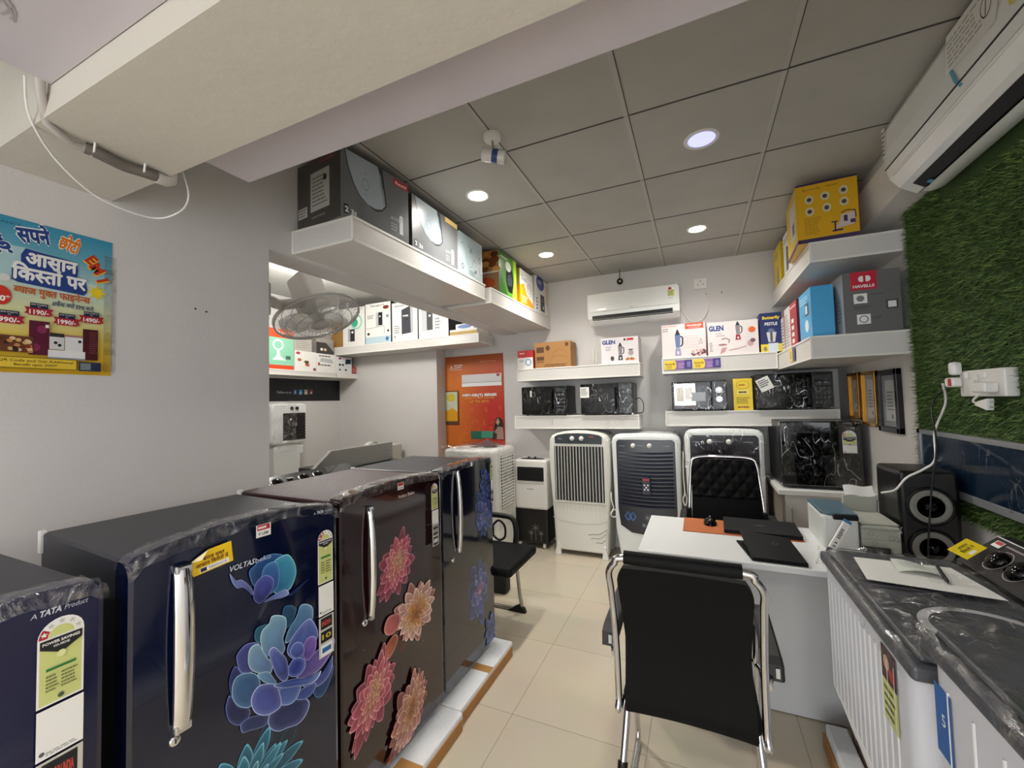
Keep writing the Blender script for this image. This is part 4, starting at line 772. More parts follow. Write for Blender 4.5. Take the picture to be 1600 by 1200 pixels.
for k, (x, hh) in enumerate(((-.90, .165), (-.872, .125))): tag(MB().lathe(mat('#d9d6d0', .2, name='clear_jar'), [(.006, 0), (.010, .002), (.009, hh - .02), (.005, hh)]).build('thin_bottle', loc=(x, 3.98, 1.786)), ('taller' if k == 0 else 'shorter') + ' slim white bottle standing left of the GLEN carton', 'bottle')
def mahar(f):
    f.rect(mat('#e9dedc', .45), 0, 0, 1, 1); f.rect(mat('#e2502c', .4), .55, .83, .96, 1.0); f.text('MAHARAJA', cW, .755, .91, .05, w=.34, al='c', bold=.04); f.text('WHITELINE', cW, .755, .855, .03, w=.26, al='c'); f.text('MAHARAJA', mat('#c23a2a', .4), .02, .93, .035, w=.34); f.lines(cG, .02, .78, .2, .9, 2, 3)
    mixer(f, .37, .05, 1.35, '#a59abf', '#6d7fb0'); rr = random.Random(2)
    for k in range(18): f.ell(mat(rr.choice(('#8a4a4a', '#b8747a', '#6a3c3c', '#d9a9a9')), .4), rr.uniform(.66, .98), rr.uniform(.02, .2), .03, .035, 8)
    f.lines(mat('#b9a5a5', .4), .5, .25, .9, .65, 6, 8, .12); f.line(mat('#7a5a5a', .4), [(.85, .38), (.93, .38), (.89, .52), (.85, .38)], .01)
SB = 1.8055
carton('white mixer carton with an orange MAHARAJA label, leftmost above the yellow strips', -.27, .085, 3.925, 4.15, SB, 2.10, mat('#dccfcd', .5), '-y', {'-y': mahar, '+x': lambda f: f.rect(mat('#b03a34', .5), 0, 0, 1, 1)})
def glen2(f):
    f.rect(mat('#e6dedd', .45), 0, 0, 1, 1); f.text('GLEN', mat('#1f3f86', .4), .03, .74, .15, w=.30, bold=.05); f.text('MIXER', mat('#8a8a90', .4), .17, .63, .04, w=.12); f.text('GRINDER', mat('#6a6a70', .4), .17, .56, .04, w=.18)
    mixer(f, .61, .42, .95, '#a02838', '#8f8a8c'); f.ell(mat('#e0672c', .4), .88, .70, .07, .09); f.poly(mat('#e9e3e0', .4), [(.4, .12), (.72, .18), (.74, .42), (.42, .40)])
    f.line(mat('#a8707a', .4), [(.42, .12), (.6, .16), (.76, .22)], .02); f.ell(mat('#b87a80', .4), .30, .3, .09, .03); f.line(mat('#9a6a70', .4), [(.28, .46), (.36, .5), (.44, .44), (.42, .34)], .025); f.poly(mat('#c9969a', .4), [(.24, .02), (.34, .08), (.38, .22), (.28, .2)]); f.ell(mat('#c6a4a6', .4), .84, .3, .06, .09); f.ell(mat('#7a5a60', .4), .89, .38, .05, .06); f.lines(cG, .04, .1, .1, .4, 5, 4)
carton('white mixer grinder carton with blue GLEN lettering and orange badge, right of the MAHARAJA one', .10, .478, 3.925, 4.15, SB, 2.085, mat('#d8d0ce', .5), '-y', {'-y': glen2})
def butt(f):
    f.rect(mat('#1f2f66', .4), 0, 0, 1, 1); f.text('Butterfly', mat('#f0d83a', .4), .12, .84, .075, w=.8, bold=.04); f.text('PESTLE', cW, .22, .68, .075, w=.58, bold=.03); f.ell(mat('#6a78a0', .4), .5, .52, .16, .08); f.poly(mat('#d9d9d9', .3), [(.28, .5), (.74, .5), (.66, .25), (.36, .25)]); f.rect(mat('#55585c', .3), .45, .26, .56, .5)
    f.rect(mat('#f0d83a', .4), 0, .0, 1, .2); f.rect(mat('#d9e2ee', .4), .35, 0, .8, .22); f.ell(mat('#8a8a60', .4), .2, .08, .08, .06)
carton('navy blue carton with yellow Butterfly lettering in the shelf corner', .492, .645, 3.93, 4.12, SB, 2.125, mat('#26356e', .45), '-y', {'-y': butt})
# ---- lower right shelf
SR = 1.7855
def mah2(f):
    f.rect(mat('#e2dcd9', .4), 0, 0, .52, 1); f.rect(mat('#a82430', .4), .52, 0, 1, 1); f.text('MAHARAJA', cW, .76, .88, .05, w=.40, al='c', bold=.03)
    for k in range(4): f.rect(cW, .62, .10 + .15 * k, .78, .19 + .15 * k)
    f.lines(mat('#5a5658', .4), .08, .08, .44, .85, 12, 3, .3); f.rect(mat('#a82430', .4), .0, 0, .06, 1)
carton('red and white carton behind the light blue one on the lower right shelf', .635, .765, 3.33, 3.78, SR, 2.10, mat('#8c2630', .45), '-x', {'-x': mah2, '-y': lambda f: f.rect(mat('#7a2530', .45), 0, 0, 1, 1)})
carton('narrow white and grey printed carton beside the navy Butterfly carton', .64, .88, 3.80, 3.95, SR, 2.06, cW, '-x', {'-x': lambda f: (f.rect(cW, 0, 0, 1, 1), f.lines(mat('#4a4448', .4), .1, .1, .9, .9, 9, 12, .4))})
def skyb(f):
    f.rect(mat('#3aa2d8', .35), 0, 0, 1, 1); f.rect(mat('#2a3a4a', .4), .5, .5, .8, .74); f.rect(mat('#cfe6f2', .4), .53, .54, .68, .70); f.ell(mat('#e6eef2', .4), .6, .3, .14, .12); f.lines(mat('#bfe2f2', .4), .1, .76, .8, .92, 3, 5)
carton('light blue carton on the lower right shelf, behind the grey HAVELLS carton', .645, .755, 2.99, 3.30, SR, 2.10, mat('#4ba9da', .4), '-x', {'-x': skyb, '-y': lambda f: f.rect(mat('#46a6dc', .4), 0, 0, 1, 1)})
def havn(f):
    f.rect(mat('#6b6a6a', .4), 0, 0, 1, 1); f.rect(mat('#c8203a', .4), .14, .70, .60, 1); q = cW; f.ell(q, .34, .88, .06, .05); f.ell(q, .44, .88, .06, .05); f.poly(mat('#c8203a', .4), [(.37, .84), (.41, .84), (.41, .92), (.37, .92)]); f.text('HAVELLS', q, .37, .74, .045, w=.38, al='c', bold=.04)
    for a, b_ in ((.18, .48), (.22, .14)): f.rect(cW, a, b_, a + .24, b_ + .16)
    f.ell(cG, .30, .56, .07, .05); f.ring(mat('#3a3a3c', .4), .34, .22, .08, .06, .2); f.rect(mat('#3f3f40', .4), .74, .36, .94, .50); f.rect(cW, .77, .38, .91, .48); f.lines(mat('#4c4c4c', .5), .48, .6, .8, .63, 1, 1); f.lines(mat('#4c4c4c', .5), .18, .38, .5, .44, 2, 2); f.lines(mat('#4c4c4c', .5), .5, .2, .65, .26, 2, 2)
def havs(f): f.rect(mat('#8d9092', .35), 0, 0, 1, 1); f.rect(mat('#c8203a', .4), .02, .74, .16, 1); f.poly(mat('#c8ccd0', .35), [(.3, .0), (.6, .0), (.55, .7), (.45, .9), (.35, .6)]); f.ell(mat('#e0d8c8', .4), .45, .18, .14, .12); f.rect(mat('#d9e2e6', .35), .1, .3, .3, .6); f.lines(mat('#60666a', .4), .65, .2, .9, .6, 6, 3)
carton('big grey HAVELLS carton with a red logo panel on the lower right shelf', .77, 1.02, 2.87, 3.24, SR, 2.125, mat('#77797a', .4), '-y', {'-y': havn, '-x': havs})
# ---- upper right shelf
SU = 2.3285
def yel_f(f):
    f.rect(mat('#dba812', .35), 0, 0, 1, 1); pu = mat('#3a2a52', .4); f.rect(pu, 0, .97, 1, 1); f.rect(pu, 0, 0, 1, .065); f.text('Butterfly', mat('#7a5a08', .4), .12, .88, .035, w=.3); f.lines(mat('#8a6a10', .4), .5, .88, .75, .92, 1, 4)
    for a, b_ in ((.22, .72), (.48, .74), (.78, .78), (.22, .52), (.50, .54), (.78, .59)): f.ell(mat('#cfc6a2', .4), a, b_, .075, .075); f.ell(mat('#4a3a3a', .4), a, b_, .04, .035)
    f.lines(mat('#8a6810', .4), .12, .12, .42, .42, 9, 6, .25); f.poly(mat('#cdbfb8', .4), [(.60, .16), (.92, .20), (.94, .40), (.72, .38), (.70, .28)]); f.rect(mat('#3b2c5e', .4), .76, .26, .82, .36); f.rect(mat('#3b2c5e', .4), .86, .22, .94, .28); f.line(pu, [(.56, .28), (.66, .28), (.62, .28), (.62, .14), (.57, .13), (.68, .13)], .02); f.line(pu, [(.72, .40), (.80, .44), (.94, .42), (.95, .3)], .015); f.rect(pu, .60, .12, .74, .15)
def yel_s(f):
    f.rect(mat('#d9b428', .3), 0, 0, 1, 1); f.poly(mat('#c9c9c4', .3), [(.4, .2), (.8, .2), (.85, .8), (.35, .85)]); f.rect(mat('#4a4070', .4), .55, .3, .75, .5); f.rect(mat('#4a3a62', .4), 0, 0, 1, .06)
o_ = carton('big yellow kitchen machine carton with purple edges on the upper right shelf', .585, .87, 2.865, 3.26, SU, 2.675, mat('#cfa01c', .4), '-y', {'-y': yel_f, '-x': yel_s}, rotz=R(-3))
carton('white and grey carton behind the big yellow one on the upper right shelf', .64, .84, 3.42, 3.68, SU, 2.64, cW, '-x', {'-x': lambda f: (f.rect(cW, 0, 0, 1, 1), f.poly(mat('#55565c', .3), [(.3, .1), (.6, .1), (.7, .6), (.4, .7)]), f.lines(cG, .1, .78, .8, .92, 2, 2))})
carton('slim bright yellow carton at the far end of the upper right shelf', .64, .82, 3.80, 4.10, SU, 2.66, mat('#ecc81c', .4), '-x', {'-x': lambda f: (f.rect(mat('#f0cf1c', .35), 0, 0, 1, 1), f.poly(mat('#a89a88', .4), [(.4, .1), (.7, .1), (.6, .5), (.5, .5)]), f.lines(mat('#8a7420', .4), .2, .7, .8, .85, 2, 3)), '-y': lambda f: f.rect(mat('#e2bd1a', .4), 0, 0, 1, 1)})

# ---- side room: purifier cartons
SP = 2.1655
def puri(kind):
    def fn(f):
        f.rect(mat('#e6e5df', .45), 0, 0, 1, 1)
        if kind == 0: f.ring(mat('#8fd2b8', .4), .62, .62, .26, .20, .25); f.ell(mat('#2fae86', .4), .55, .60, .14, .11); f.rect(mat('#a9adb0', .4), .24, .12, .34, .46); f.rect(cK, .34, .12, .54, .44); f.ell(cW, .44, .36, .05, .03); f.text('Aquaguard', cG, .5, .93, .05, w=.4)
        if kind == 1: f.rect(mat('#b7cdd6', .4), 0, 0, 1, .17); f.rect(mat('#b9bcbe', .4), .42, .42, .52, .76); f.rect(cK, .52, .44, .68, .76); f.ell(cW, .58, .66, .03, .02); f.ell(mat('#7a2a24', .4), .82, .87, .12, .045); f.line(mat('#5a4a3a', .4), [(.05, .38), (.74, .42), (.76, .2)], .008); f.ell(cK, .12, .25, .05, .035); f.ell(cK, .9, .29, .04, .03); f.lines(cG, .08, .62, .36, .72, 3, 2); f.text('Aquaguard', cK, .2, .92, .045, w=.55); f.ell(mat('#8a94a8', .4), .88, .65, .06, .04); f.ell(mat('#3a6aa8', .4), .86, .1, .06, .05)
        if kind == 2: f.poly(mat('#3b3c44', .35), [(.38, .17), (.74, .19), (.72, .88), (.38, .80)]); f.poly(mat('#b9bbbe', .35), [(.74, .19), (.84, .22), (.82, .84), (.72, .88)]); f.text('PURE', cW, .44, .62, .04, w=.2, bold=.05); f.ell(cK, .58, .54, .03, .02); f.lines(cG, .08, .2, .34, .42, 4, 4); f.lines(cG, .1, .88, .6, .94, 1, 4); f.rect(cG, .08, .1, .14, .14)
        if kind == 3: f.rect(mat('#c5c7c8', .4), .10, .18, .28, .80); f.rect(cK, .28, .20, .48, .70); f.ell(cW, .38, .56, .04, .03); f.ring(mat('#8fd2b8', .4), .75, .85, .2, .2, .12); f.lines(cG, .56, .2, .75, .5, 4, 4)
    return fn
PB = mat('#d9d6cc', .5)
for i, (a, b_, zt, lb) in enumerate(((-3.86, -3.515, 2.62, 'white water purifier carton with a green circle, second behind the wall fan'), (-3.505, -3.135, 2.635, 'white water purifier carton with a pale blue base, left of the dark purifier picture'), (-3.115, -2.765, 2.60, 'white water purifier carton showing a large charcoal purifier'), (-2.75, -2.37, 2.60, 'white water purifier carton at the right end under the ceiling beam'))):
    carton(lb, a, b_, 3.71, 3.99, SP, zt, PB, '-y', {'-y': puri(i), '+x': lambda f: f.rect(mat('#2b2c3c', .5), 0, 0, 1, 1)})
carton('flat white and gold carton lying at the end of the side room shelf', -2.355, -2.03, 3.71, 3.98, SP, 2.225, mat('#e4e1d8', .5), '-y', {'-y': lambda f: f.rect(mat('#c09a44', .5), 0, 0, 1, .6)})
carton('white and blue pouch on top of the flat gold carton', -2.30, -2.08, 3.74, 3.94, 2.226, 2.285, cW, '-y', {'-y': lambda f: f.ell(mat('#2f62a8', .4), .5, .5, .4, .35)}, name='pouch')
carton('brown kraft carton beside the fan on the side room shelf', -4.05, -3.87, 3.71, 3.98, SP, 2.50, mat('#8f6a36', .6), '-y', {'-y': lambda f: (f.rect(mat('#9b743c', .6), 0, 0, 1, 1), f.rect(mat('#5a3a1c', .5), .3, .5, .5, .9))})
# ---- side room: small appliance cartons on the far wall
SF = 1.8605; DX0, DX1 = -4.21, -3.95
def fanbox(f): f.rect(mat('#8fd0b0', .4), 0, 0, 1, 1); f.rect(mat('#e04a22', .4), 0, 0, 1, .10); f.rect(mat('#e8542c', .4), 0, .78, 1, 1); f.ring(cW, .42, .60, .2, .14, .3); f.poly(cW, [(.2, .22), (.72, .22), (.5, .32), (.46, .5), (.38, .5), (.36, .32)]); f.rect(mat('#4a6a5c', .4), .7, .25, .88, .34)
carton('mint green and orange fan carton below the wall fan', DX0, DX1, 2.80, 3.11, SF, 2.28, mat('#79bfa0', .4), '+x', {'+x': fanbox})
def foodb(seed):
    def fn(f):
        f.rect(mat('#e9e6e0', .45), 0, 0, 1, 1); rr = random.Random(seed); f.ell(mat('#b03a50', .4), .15, .88, .1, .07)
        for k in range(5): f.ell(mat(rr.choice(('#8a5a2a', '#c9863a', '#b05a4a', '#4a3a2a', '#a87a4a')), .4), rr.uniform(.2, .85), rr.uniform(.25, .6), .10, .08, 10)
        f.rect(mat('#8a4a50', .4), .85, .02, .98, .16)
    return fn
carton('white carton with food pictures beside the mint fan carton', DX0, DX1, 3.125, 3.40, SF, 2.075, cW, '+x', {'+x': foodb(3)})
carton('white carton with a toaster picture in the middle of the far wall shelf', DX0, DX1, 3.41, 3.685 - .003, SF, 2.07, cW, '+x', {'+x': lambda f: (f.rect(mat('#e9e6e0', .45), 0, 0, 1, 1), f.poly(mat('#b9babc', .3), [(.15, .55), (.85, .5), (.8, .72), (.2, .78)]), f.lines(cK, .05, .3, .95, .45, 1, 3, .4), f.lines(cK, .1, .82, .8, .93, 1, 5, .5), f.rect(mat('#a83a34', .4), .05, .36, .15, .5))})
tag(MB().box(M_edge, -4.225, -3.94, 3.69, 4.018, 1.80, 1.86).box(M_edge, -4.225, -3.94, 4.018, 4.0185, 1.80, 1.86).build('wall_shelf'), 'short white shelf end in the side room corner', 'shelf')
carton('white carton with a dark blue toaster picture at the right of the far wall shelf', DX0, DX1, 3.695, 3.93, SF, 2.06, cW, '+x', {'+x': lambda f: (f.rect(mat('#e4e6e6', .45), 0, 0, 1, 1), f.poly(mat('#22364a', .3), [(.55, .55), (.95, .6), (.92, .88), (.6, .85)]), f.ell(cK, .2, .5, .08, .06), f.ell(cK, .4, .5, .08, .06), f.ell(cK, .2, .2, .06, .05), f.ell(cK, .6, .2, .07, .06), f.ell(mat('#b03a50', .4), .2, .88, .1, .06))})
carton('low red carton at the corner end of the far wall shelf', DX0 + .06, DX1, 3.94, 4.01, SF, 1.95, mat('#b0443a', .45), '+x', {'+x': lambda f: f.lines(mat('#d9a59a', .4), .1, .2, .9, .8, 2, 4)})
carton('grey line-drawn carton stacked on the white food carton', DX0, DX1 - .02, 3.13, 3.36, 2.0755, 2.22, mat('#b3aea6', .5), '+x', {'+x': lambda f: (f.rect(mat('#b8b2aa', .5), 0, 0, 1, 1), f.lines(mat('#77716a', .5), .1, .2, .9, .8, 4, 4, .2))})
carton('dark carton with light cups picture stacked on the toaster carton', DX0, DX1 - .02, 3.42, 3.67, 2.0705, 2.25, mat('#8f8a82', .5), '+x', {'+x': lambda f: (f.rect(mat('#38322f', .4), 0, 0, 1, .75), f.rect(mat('#a39d94', .5), 0, .75, 1, 1), f.ell(mat('#e6e0d8', .4), .3, .3, .08, .09), f.ell(mat('#d9b98a', .4), .5, .3, .08, .09), f.poly(mat('#9a948c', .4), [(.55, .75), (1, .75), (1, .2)]))})
# black banner on the far wall
m = MB(); m.box(mat('#0c0d11', .5), -4.2295, -4.226, 2.9, 4.0, 1.53, 1.785); f = FPX_(m, -4.226, 2.9, 4.0, 1.53, 1.785)
f.text('Follow us on', mat('#c9c9cc', .5), .20, .34, .12, w=.16)
for k, (c, g) in enumerate((('#3b5998', 'f'), ('#3aa0d8', 'y'), ('#c9b8b4', 'o'), ('#8a3a5a', 'o'))):
    a = .385 + .065 * k; f.rect(mat(c, .5), a, .30, a + .042, .52); f.text(g, cW, a + .021, .34, .12, al='c', bold=.05)
tag(m.build('banner'), 'black banner with social media icons under the far wall shelf', 'banner')
# orange air conditioner poster
t = thing('wall_poster', 'orange air conditioner advertising poster on the back wall in the alcove', 'poster', (-2.36, YB - .002, 1.42)); m = MB(); m.M = Matrix.Translation(-t.location)
m.box(mat('#8a4a22', .5), -2.735, -1.972, YB - .006, YB - .001, .80, 2.005); f = FY(m, -2.735, -1.972, YB - .006, .80, 2.005, .0005)
vs = []; cs = []
for j in range(5):
    for i in range(5):
        u, v = i / 4, j / 4; vs.append(f.p(u, v)); q = max(0, 1 - math.hypot(u - .9, v - .42) * 1.3); cs.append(mixc(lin('#d8761f'), lin('#c2261c'), min(1, q * 1.3)) if v < .95 else lin('#a8511e'))
m.add(vs, [(j * 5 + i, j * 5 + i + 1, (j + 1) * 5 + i + 1, (j + 1) * 5 + i) for j in range(4) for i in range(4)], ARTM, cols=cs); f.nx()
rr = random.Random(12)
for k in range(60): x, y = rr.uniform(.03, .95), rr.uniform(.1, .5); f.ring(mat('#e0803a', .5), x, y, .02, .013, .25, 10)
for k in range(3): a = R(90 + 120 * k); f.poly(cW, [(.12 + .022 * cos(a) * 0, .895), (.12 + .016 * cos(a + .5), .895 + .012 * sin(a + .5)), (.12 + .036 * cos(a), .895 + .024 * sin(a)), (.12 + .016 * cos(a - .5), .895 + .012 * sin(a - .5))])
f.text('MITSUBISHI', cW, .17, .905, .011, w=.15, bold=.03); f.text('ELECTRIC', cW, .17, .885, .011, w=.13, bold=.03); f.rect(cW, .09, .868, .31, .871); f.text('Changes for the Better', mat('#f0c9a0', .5), .62, .93, .009, w=.28)
f.rect(mat('#d9d6d6', .4), .30, .70, .975, .815); f.rect(mat('#9aa0a8', .4), .30, .735, .975, .74); f.rect(mat('#eeeeee', .4), .30, .70, .975, .733); f.ell(mat('#a8402a', .4), .92, .80, .03, .014)
f.text('MSY-GR(T) SERIES', cW, .60, .605, .024, w=.58, al='c', bold=.05); f.text('OPERATING RANGE', mat('#e8a02c', .5), .60, .58, .016, w=.5, al='c', bold=.02); f.text('UP TO 52°C', mat('#f0a83a', .5), .60, .545, .022, w=.32, al='c', bold=.03)
f.rect(mat('#6a3a24', .4), .0, .335, .235, .665); f.rect(mat('#cfd2b8', .4), .0, .35, .215, .655); f.ell(mat('#cdbf4a', .4), .1, .6, .08, .04); f.poly(mat('#e0a01a', .4), [(0, .37), (.215, .37), (.215, .46), (.12, .5), (.04, .47), (0, .48)]); f.rect(mat('#5a4030', .4), 0, .35, .215, .37)
f.rect(mat('#1f6a52', .5), .44, .20, .64, .275); f.rect(mat('#4a9a82', .5), .62, .21, .86, .275); f.poly(mat('#201a1c', .5), [(.82, .20), (.84, .33), (.87, .40), (.92, .405), (.97, .38), (.985, .30), (.99, .2)]); f.poly(mat('#c99a7a', .5), [(.86, .355), (.90, .40), (.93, .36), (.9, .33)]); f.poly(mat('#a8867a', .5), [(.86, .2), (.84, .27), (.9, .32), (.98, .31), (.99, .2)]); f.poly(mat('#4a2a2a', .5), [(.80, .2), (.82, .27), (.88, .25), (.87, .2)])
m.build('poster_sheet', t)
# ================================================================== wall air conditioner on the back wall
def W2(t):                                   # builder working in world coordinates for a thing
    m = MB(); m.M = Matrix.Translation(-t.location); return m
M_ac = mat('#e9eae7', .22, coat=.3, name='ac_white'); M_slot = mat('#4a4440', .6); M_dark = mat('#141416', .5)
t = thing('air_conditioner', 'white split air conditioner high on the back wall above the GLEN carton', 'air conditioner', (-.53, YB, 2.18))
x0, x1 = -.955, -.112
def acprof(y0, z0, z1, d, s=-1):              # outline in (depth, z): facing -y
    return [(0, z0 + .03), (0, z1), (d * .92, z1), (d, z1 - .02), (d * 1.0, z0 + .11), (d * .93, z0 + .05), (d * .62, z0), (d * .2, z0 - .005)]
m = W2(t); fr = Fr(m, (x1, YB, 0), (0, -1, 0), (0, 0, 1), 1, 1); m.prism(M_ac, fr, acprof(0, 2.19, 2.485, .205)[::-1], 0, x1 - x0, .012); m.build('body', t)
m = W2(t); m.box(M_ac, x0 + .012, x1 - .012, YB - .212, YB - .20, 2.30, 2.482, .006); f = FY(m, x0, x1, YB - .212, 2.19, 2.485)
f.text('VOLTAS', mat('#6a6e70', .4), .5, .42, .022, al='c', bold=.03); f.rect(M_bee, .885, .62, .955, .82); f.poly(M_pap, [(.885, .82)] + [(.92 + .035 * cos(R(a)), .82 + .10 * sin(R(a))) for a in range(0, 181, 20)][::1]); f.ell(M_red, .91, .86, .018, .04); f.lines(mat('#6c7440', .5), .89, .64, .95, .80, 4, 2); f.rect(M_pap, .885, .54, .955, .60); f.lines(cG, .89, .55, .95, .59, 2, 2)
m.build('front_panel', t)
m = W2(t)
for k in range(3): m.M = Matrix.Translation(-t.location); m.box(M_slot if k < 2 else M_ac, x0 + .05, x1 - .06, YB - .198 + .012 * k, YB - .186 + .012 * k, 2.236 - .013 * k, 2.243 - .013 * k)
m.box(M_dark, x0 + .05, x1 - .06, YB - .201, YB - .15, 2.243, 2.268); m.build('air_outlet', t)
m = W2(t); m.box(M_ac, x0 + .05, x1 - .06, YB - .207, YB - .150, 2.212, 2.218, .002); m.build('louvre', t)
t = thing('wall_socket', 'white wall socket right of the air conditioner', 'socket', (.07, YB, 2.50)); m = W2(t); m.box(M_white, .012, .125, YB - .014, YB, 2.455, 2.55, .004); f = FY(m, .012, .125, YB - .014, 2.455, 2.55)
for a, b_ in ((.3, .4), (.5, .7), (.7, .4)): f.ell(M_dark, a, b_, .04, .05)
m.build('plate', t); m = W2(t); m.box(M_white, .05, .075, YB - .04, YB - .014, 2.45, 2.48, .004); m.build('plug', t)
tag(MB().tube(M_white, smooth_pts([(-.115, YB - .03, 2.33), (-.07, YB - .02, 2.22), (-.02, YB - .02, 2.155), (.06, YB - .02, 2.16), (.12, YB - .02, 2.25), (.11, YB - .02, 2.38), (.07, YB - .03, 2.455)]), .004, 6).build('power_cable'), 'white cable looping from the back air conditioner to its socket', 'cable')
for a in (.11, .24): tag(MB().lathe(M_dark, [(.005, 0), (.005, .004), (0, .004)], (a, YB, 2.40), (0, -1, 0), 10).build('wall_screw'), ('left' if a < .2 else 'right') + ' dark screw in the back wall below the socket', 'screw', 'screws below the socket')
t = thing('security_camera', 'small black dome camera hanging at the ceiling above the air conditioner', 'camera', (-.645, 4.1, ZC)); m = W2(t); m.tube(M_dark, [(-.645, 4.1, ZC), (-.645, 4.1, 2.62)], .004, 6); m.build('cord', t)
m = W2(t); m.lathe(M_gloss, [(0, -.03), (.018, -.026), (.03, -.008), (.03, .01), (.018, .028), (0, .03)], (-.645, 4.1, 2.60), (.2, -.3, 1)); m.lathe(M_steel, [(.012, 0), (.01, .004), (0, .005)], (-.640, 4.072, 2.596), (.1, -1, -.1), 12); m.build('camera_dome', t)

# ================================================================== microwaves
def microwave(label, x0, x1, z0, z1, yf, style, depth=.29):
    t = thing('microwave_oven', label, 'microwave oven', ((x0 + x1) / 2, yf, z0)); w = x1 - x0; h_ = z1 - z0
    m = W2(t); m.box(mat('#111113', .4, name='microwave_shell'), x0, x1, yf, min(yf + depth, YB - .004), z0 + .008, z1, .008)
    for xx in (x0 + .04, x1 - .04):
        for yy in (yf + .04, yf + depth - .05): m.lathe(M_black, [(.012, 0), (.012, .01)], (xx, yy, z0), (0, 0, 1), 10)
    m.build('shell', t)
    xd = x0 + w * .73; m = W2(t); m.box(M_gloss, x0 + .003, xd, yf - .018, yf - .0005, z0 + .012, z1 - .004, .006); f = FY(m, x0 + .003, xd, yf - .018, z0 + .012, z1 - .004)
    f.rect(mat('#040405', .12), .08, .14, .90, .86)
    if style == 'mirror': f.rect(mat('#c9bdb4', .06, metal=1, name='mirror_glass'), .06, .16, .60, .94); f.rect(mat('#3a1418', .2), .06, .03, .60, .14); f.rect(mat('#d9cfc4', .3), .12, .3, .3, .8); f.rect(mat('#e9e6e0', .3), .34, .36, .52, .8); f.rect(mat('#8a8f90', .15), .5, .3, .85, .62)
    else: f.rect(mat('#0a0b0d', .12), .10, .18, .88, .82); (f.text('IFB', mat('#9a9a9c', .4), .5, .90, .05, al='c') if style == 'big' else None)
    m.build('door', t)
    m = W2(t); m.box(M_gloss if style == 'mirror' else mat('#0a0a0b', .25), xd + .002, x1 - .003, yf - .016, yf - .0005, z0 + .012, z1 - .004, .004); f = FY(m, xd + .002, x1 - .003, yf - .016, z0 + .012, z1 - .004)
    if style == 'mirror':
        for b_ in (.68, .36):
            m.lathe(M_dark, [(.022, 0), (.020, .014), (0, .016)], f.p(.5, b_, .0), (0, -1, 0), 20); f.ring(M_chrome, .5, b_, .024 / f.w, .024 / f.h, .25); m.lathe(M_chrome, [(.021, .013), (.018, .0165), (.014, .017)], f.p(.5, b_, .0), (0, -1, 0), 20)
    else:
        f.rect(mat('#303338', .2), .12, .80, .88, .92)
        for i in range(4):
            for j in range(5): f.rect(mat('#3c3e42', .35), .14 + .19 * i, .12 + .13 * j, .27 + .19 * i, .20 + .13 * j)
        f.rect(mat('#8a8f96', .3), .3, .70, .42, .73); f.rect(mat('#8a8f96', .3), .6, .70, .72, .73)
    m.build('control_panel', t)
    if style != 'mirror':
        m = W2(t)
        for z in (z0 + .06, z1 - .06): m.box(M_dark, xd - .030, xd - .018, yf - .040, yf - .018, z - .006, z + .006)
        m.box(M_black, xd - .032, xd - .016, yf - .046, yf - .036, z0 + .04, z1 - .04, .004); m.build('handle', t)
    crinkle('clear_film', t, lambda u, v: (x0 - .003 + (w + .006) * u - t.location.x, -.024 - .005 * sin(pi * u) - (.012 if style != 'mirror' else .0) * (1 if .6 < u < .8 else 0), .006 + (h_ - .002) * v), 26, 12, .007, FILM, int(abs(x0) * 31))
    return t
t = microwave('black microwave in clear film, leftmost on the lower back wall shelf', -1.63, -1.15, 1.3105, 1.60, 3.90, 'a')
m = W2(t); m.box(mat('#c9c6c0', .4), -1.53, -1.51, 3.868, 3.869, 1.50, 1.56); m.build('paper_tag', t)
t = microwave('black microwave in clear film with a white tag, right one on the lower left shelf', -1.02, -.535, 1.3105, 1.605, 3.895, 'b')
m = W2(t); m.box(M_pap, -1.015, -.93, 3.863, 3.865, 1.475, 1.575); f = FY(m, -1.015, -.93, 3.863, 1.475, 1.575); f.lines(cK, .1, .2, .9, .9, 5, 3, .4); m.build('price_tag', t)
microwave('small microwave with a mirrored door and two chrome-ringed knobs', -.205, .225, 1.3355, 1.59, 3.90, 'mirror', .26)
t = microwave('large black microwave right of the yellow card, with a tilted price tag', .43, .95, 1.3355, 1.625, 3.895, 'big')
m = W2(t); m.M = m.M @ Matrix.Translation((.49, 3.862, 1.55)) @ Matrix.Rotation(R(-25), 4, 'Y'); m.box(M_pap, -.045, .05, -.001, .0005, -.06, .045); f = FY(m, -.045, .05, -.001, -.06, .045); f.lines(cK, .1, .3, .9, .9, 4, 8, .5); f.rect(M_pap, .0, 0, 1, .2); m.build('price_tag', t)
m = MB(); m.box(mat('#f0d23a', .45), -.07, .07, -.01, .01, 0, .262, .002); f = FY(m, -.07, .07, -.01, 0, .262)
kk = mat('#b08a1a', .5); f.ring(kk, .5, .80, .34, .13, .08); f.lines(mat('#a83a1a', .5), .3, .76, .7, .84, 1, 3); f.rect(mat('#f7e27a', .4), .2, .5, .8, .64); f.lines(mat('#4a3a10', .5), .28, .52, .72, .62, 1, 6, .6); f.lines(mat('#6a5a20', .5), .15, .2, .85, .42, 4, 2, .35); f.lines(mat('#8a3a20', .5), .2, .06, .8, .14, 1, 2)
o = tag(m.build('offer_card'), 'yellow upright offer card between the two right-hand microwaves', 'card'); o.location = (.345, 3.93, 1.3355)
tag(MB().tube(M_dark, smooth_pts([(-.53, 4.05, 1.45), (-.49, 4.0, 1.46), (-.455, 3.97, 1.41), (-.465, 3.98, 1.33), (-.52, 4.0, 1.32)]), .004, 6).build('power_cable'), 'black cable looping beside the right microwave on the lower left shelf', 'cable')

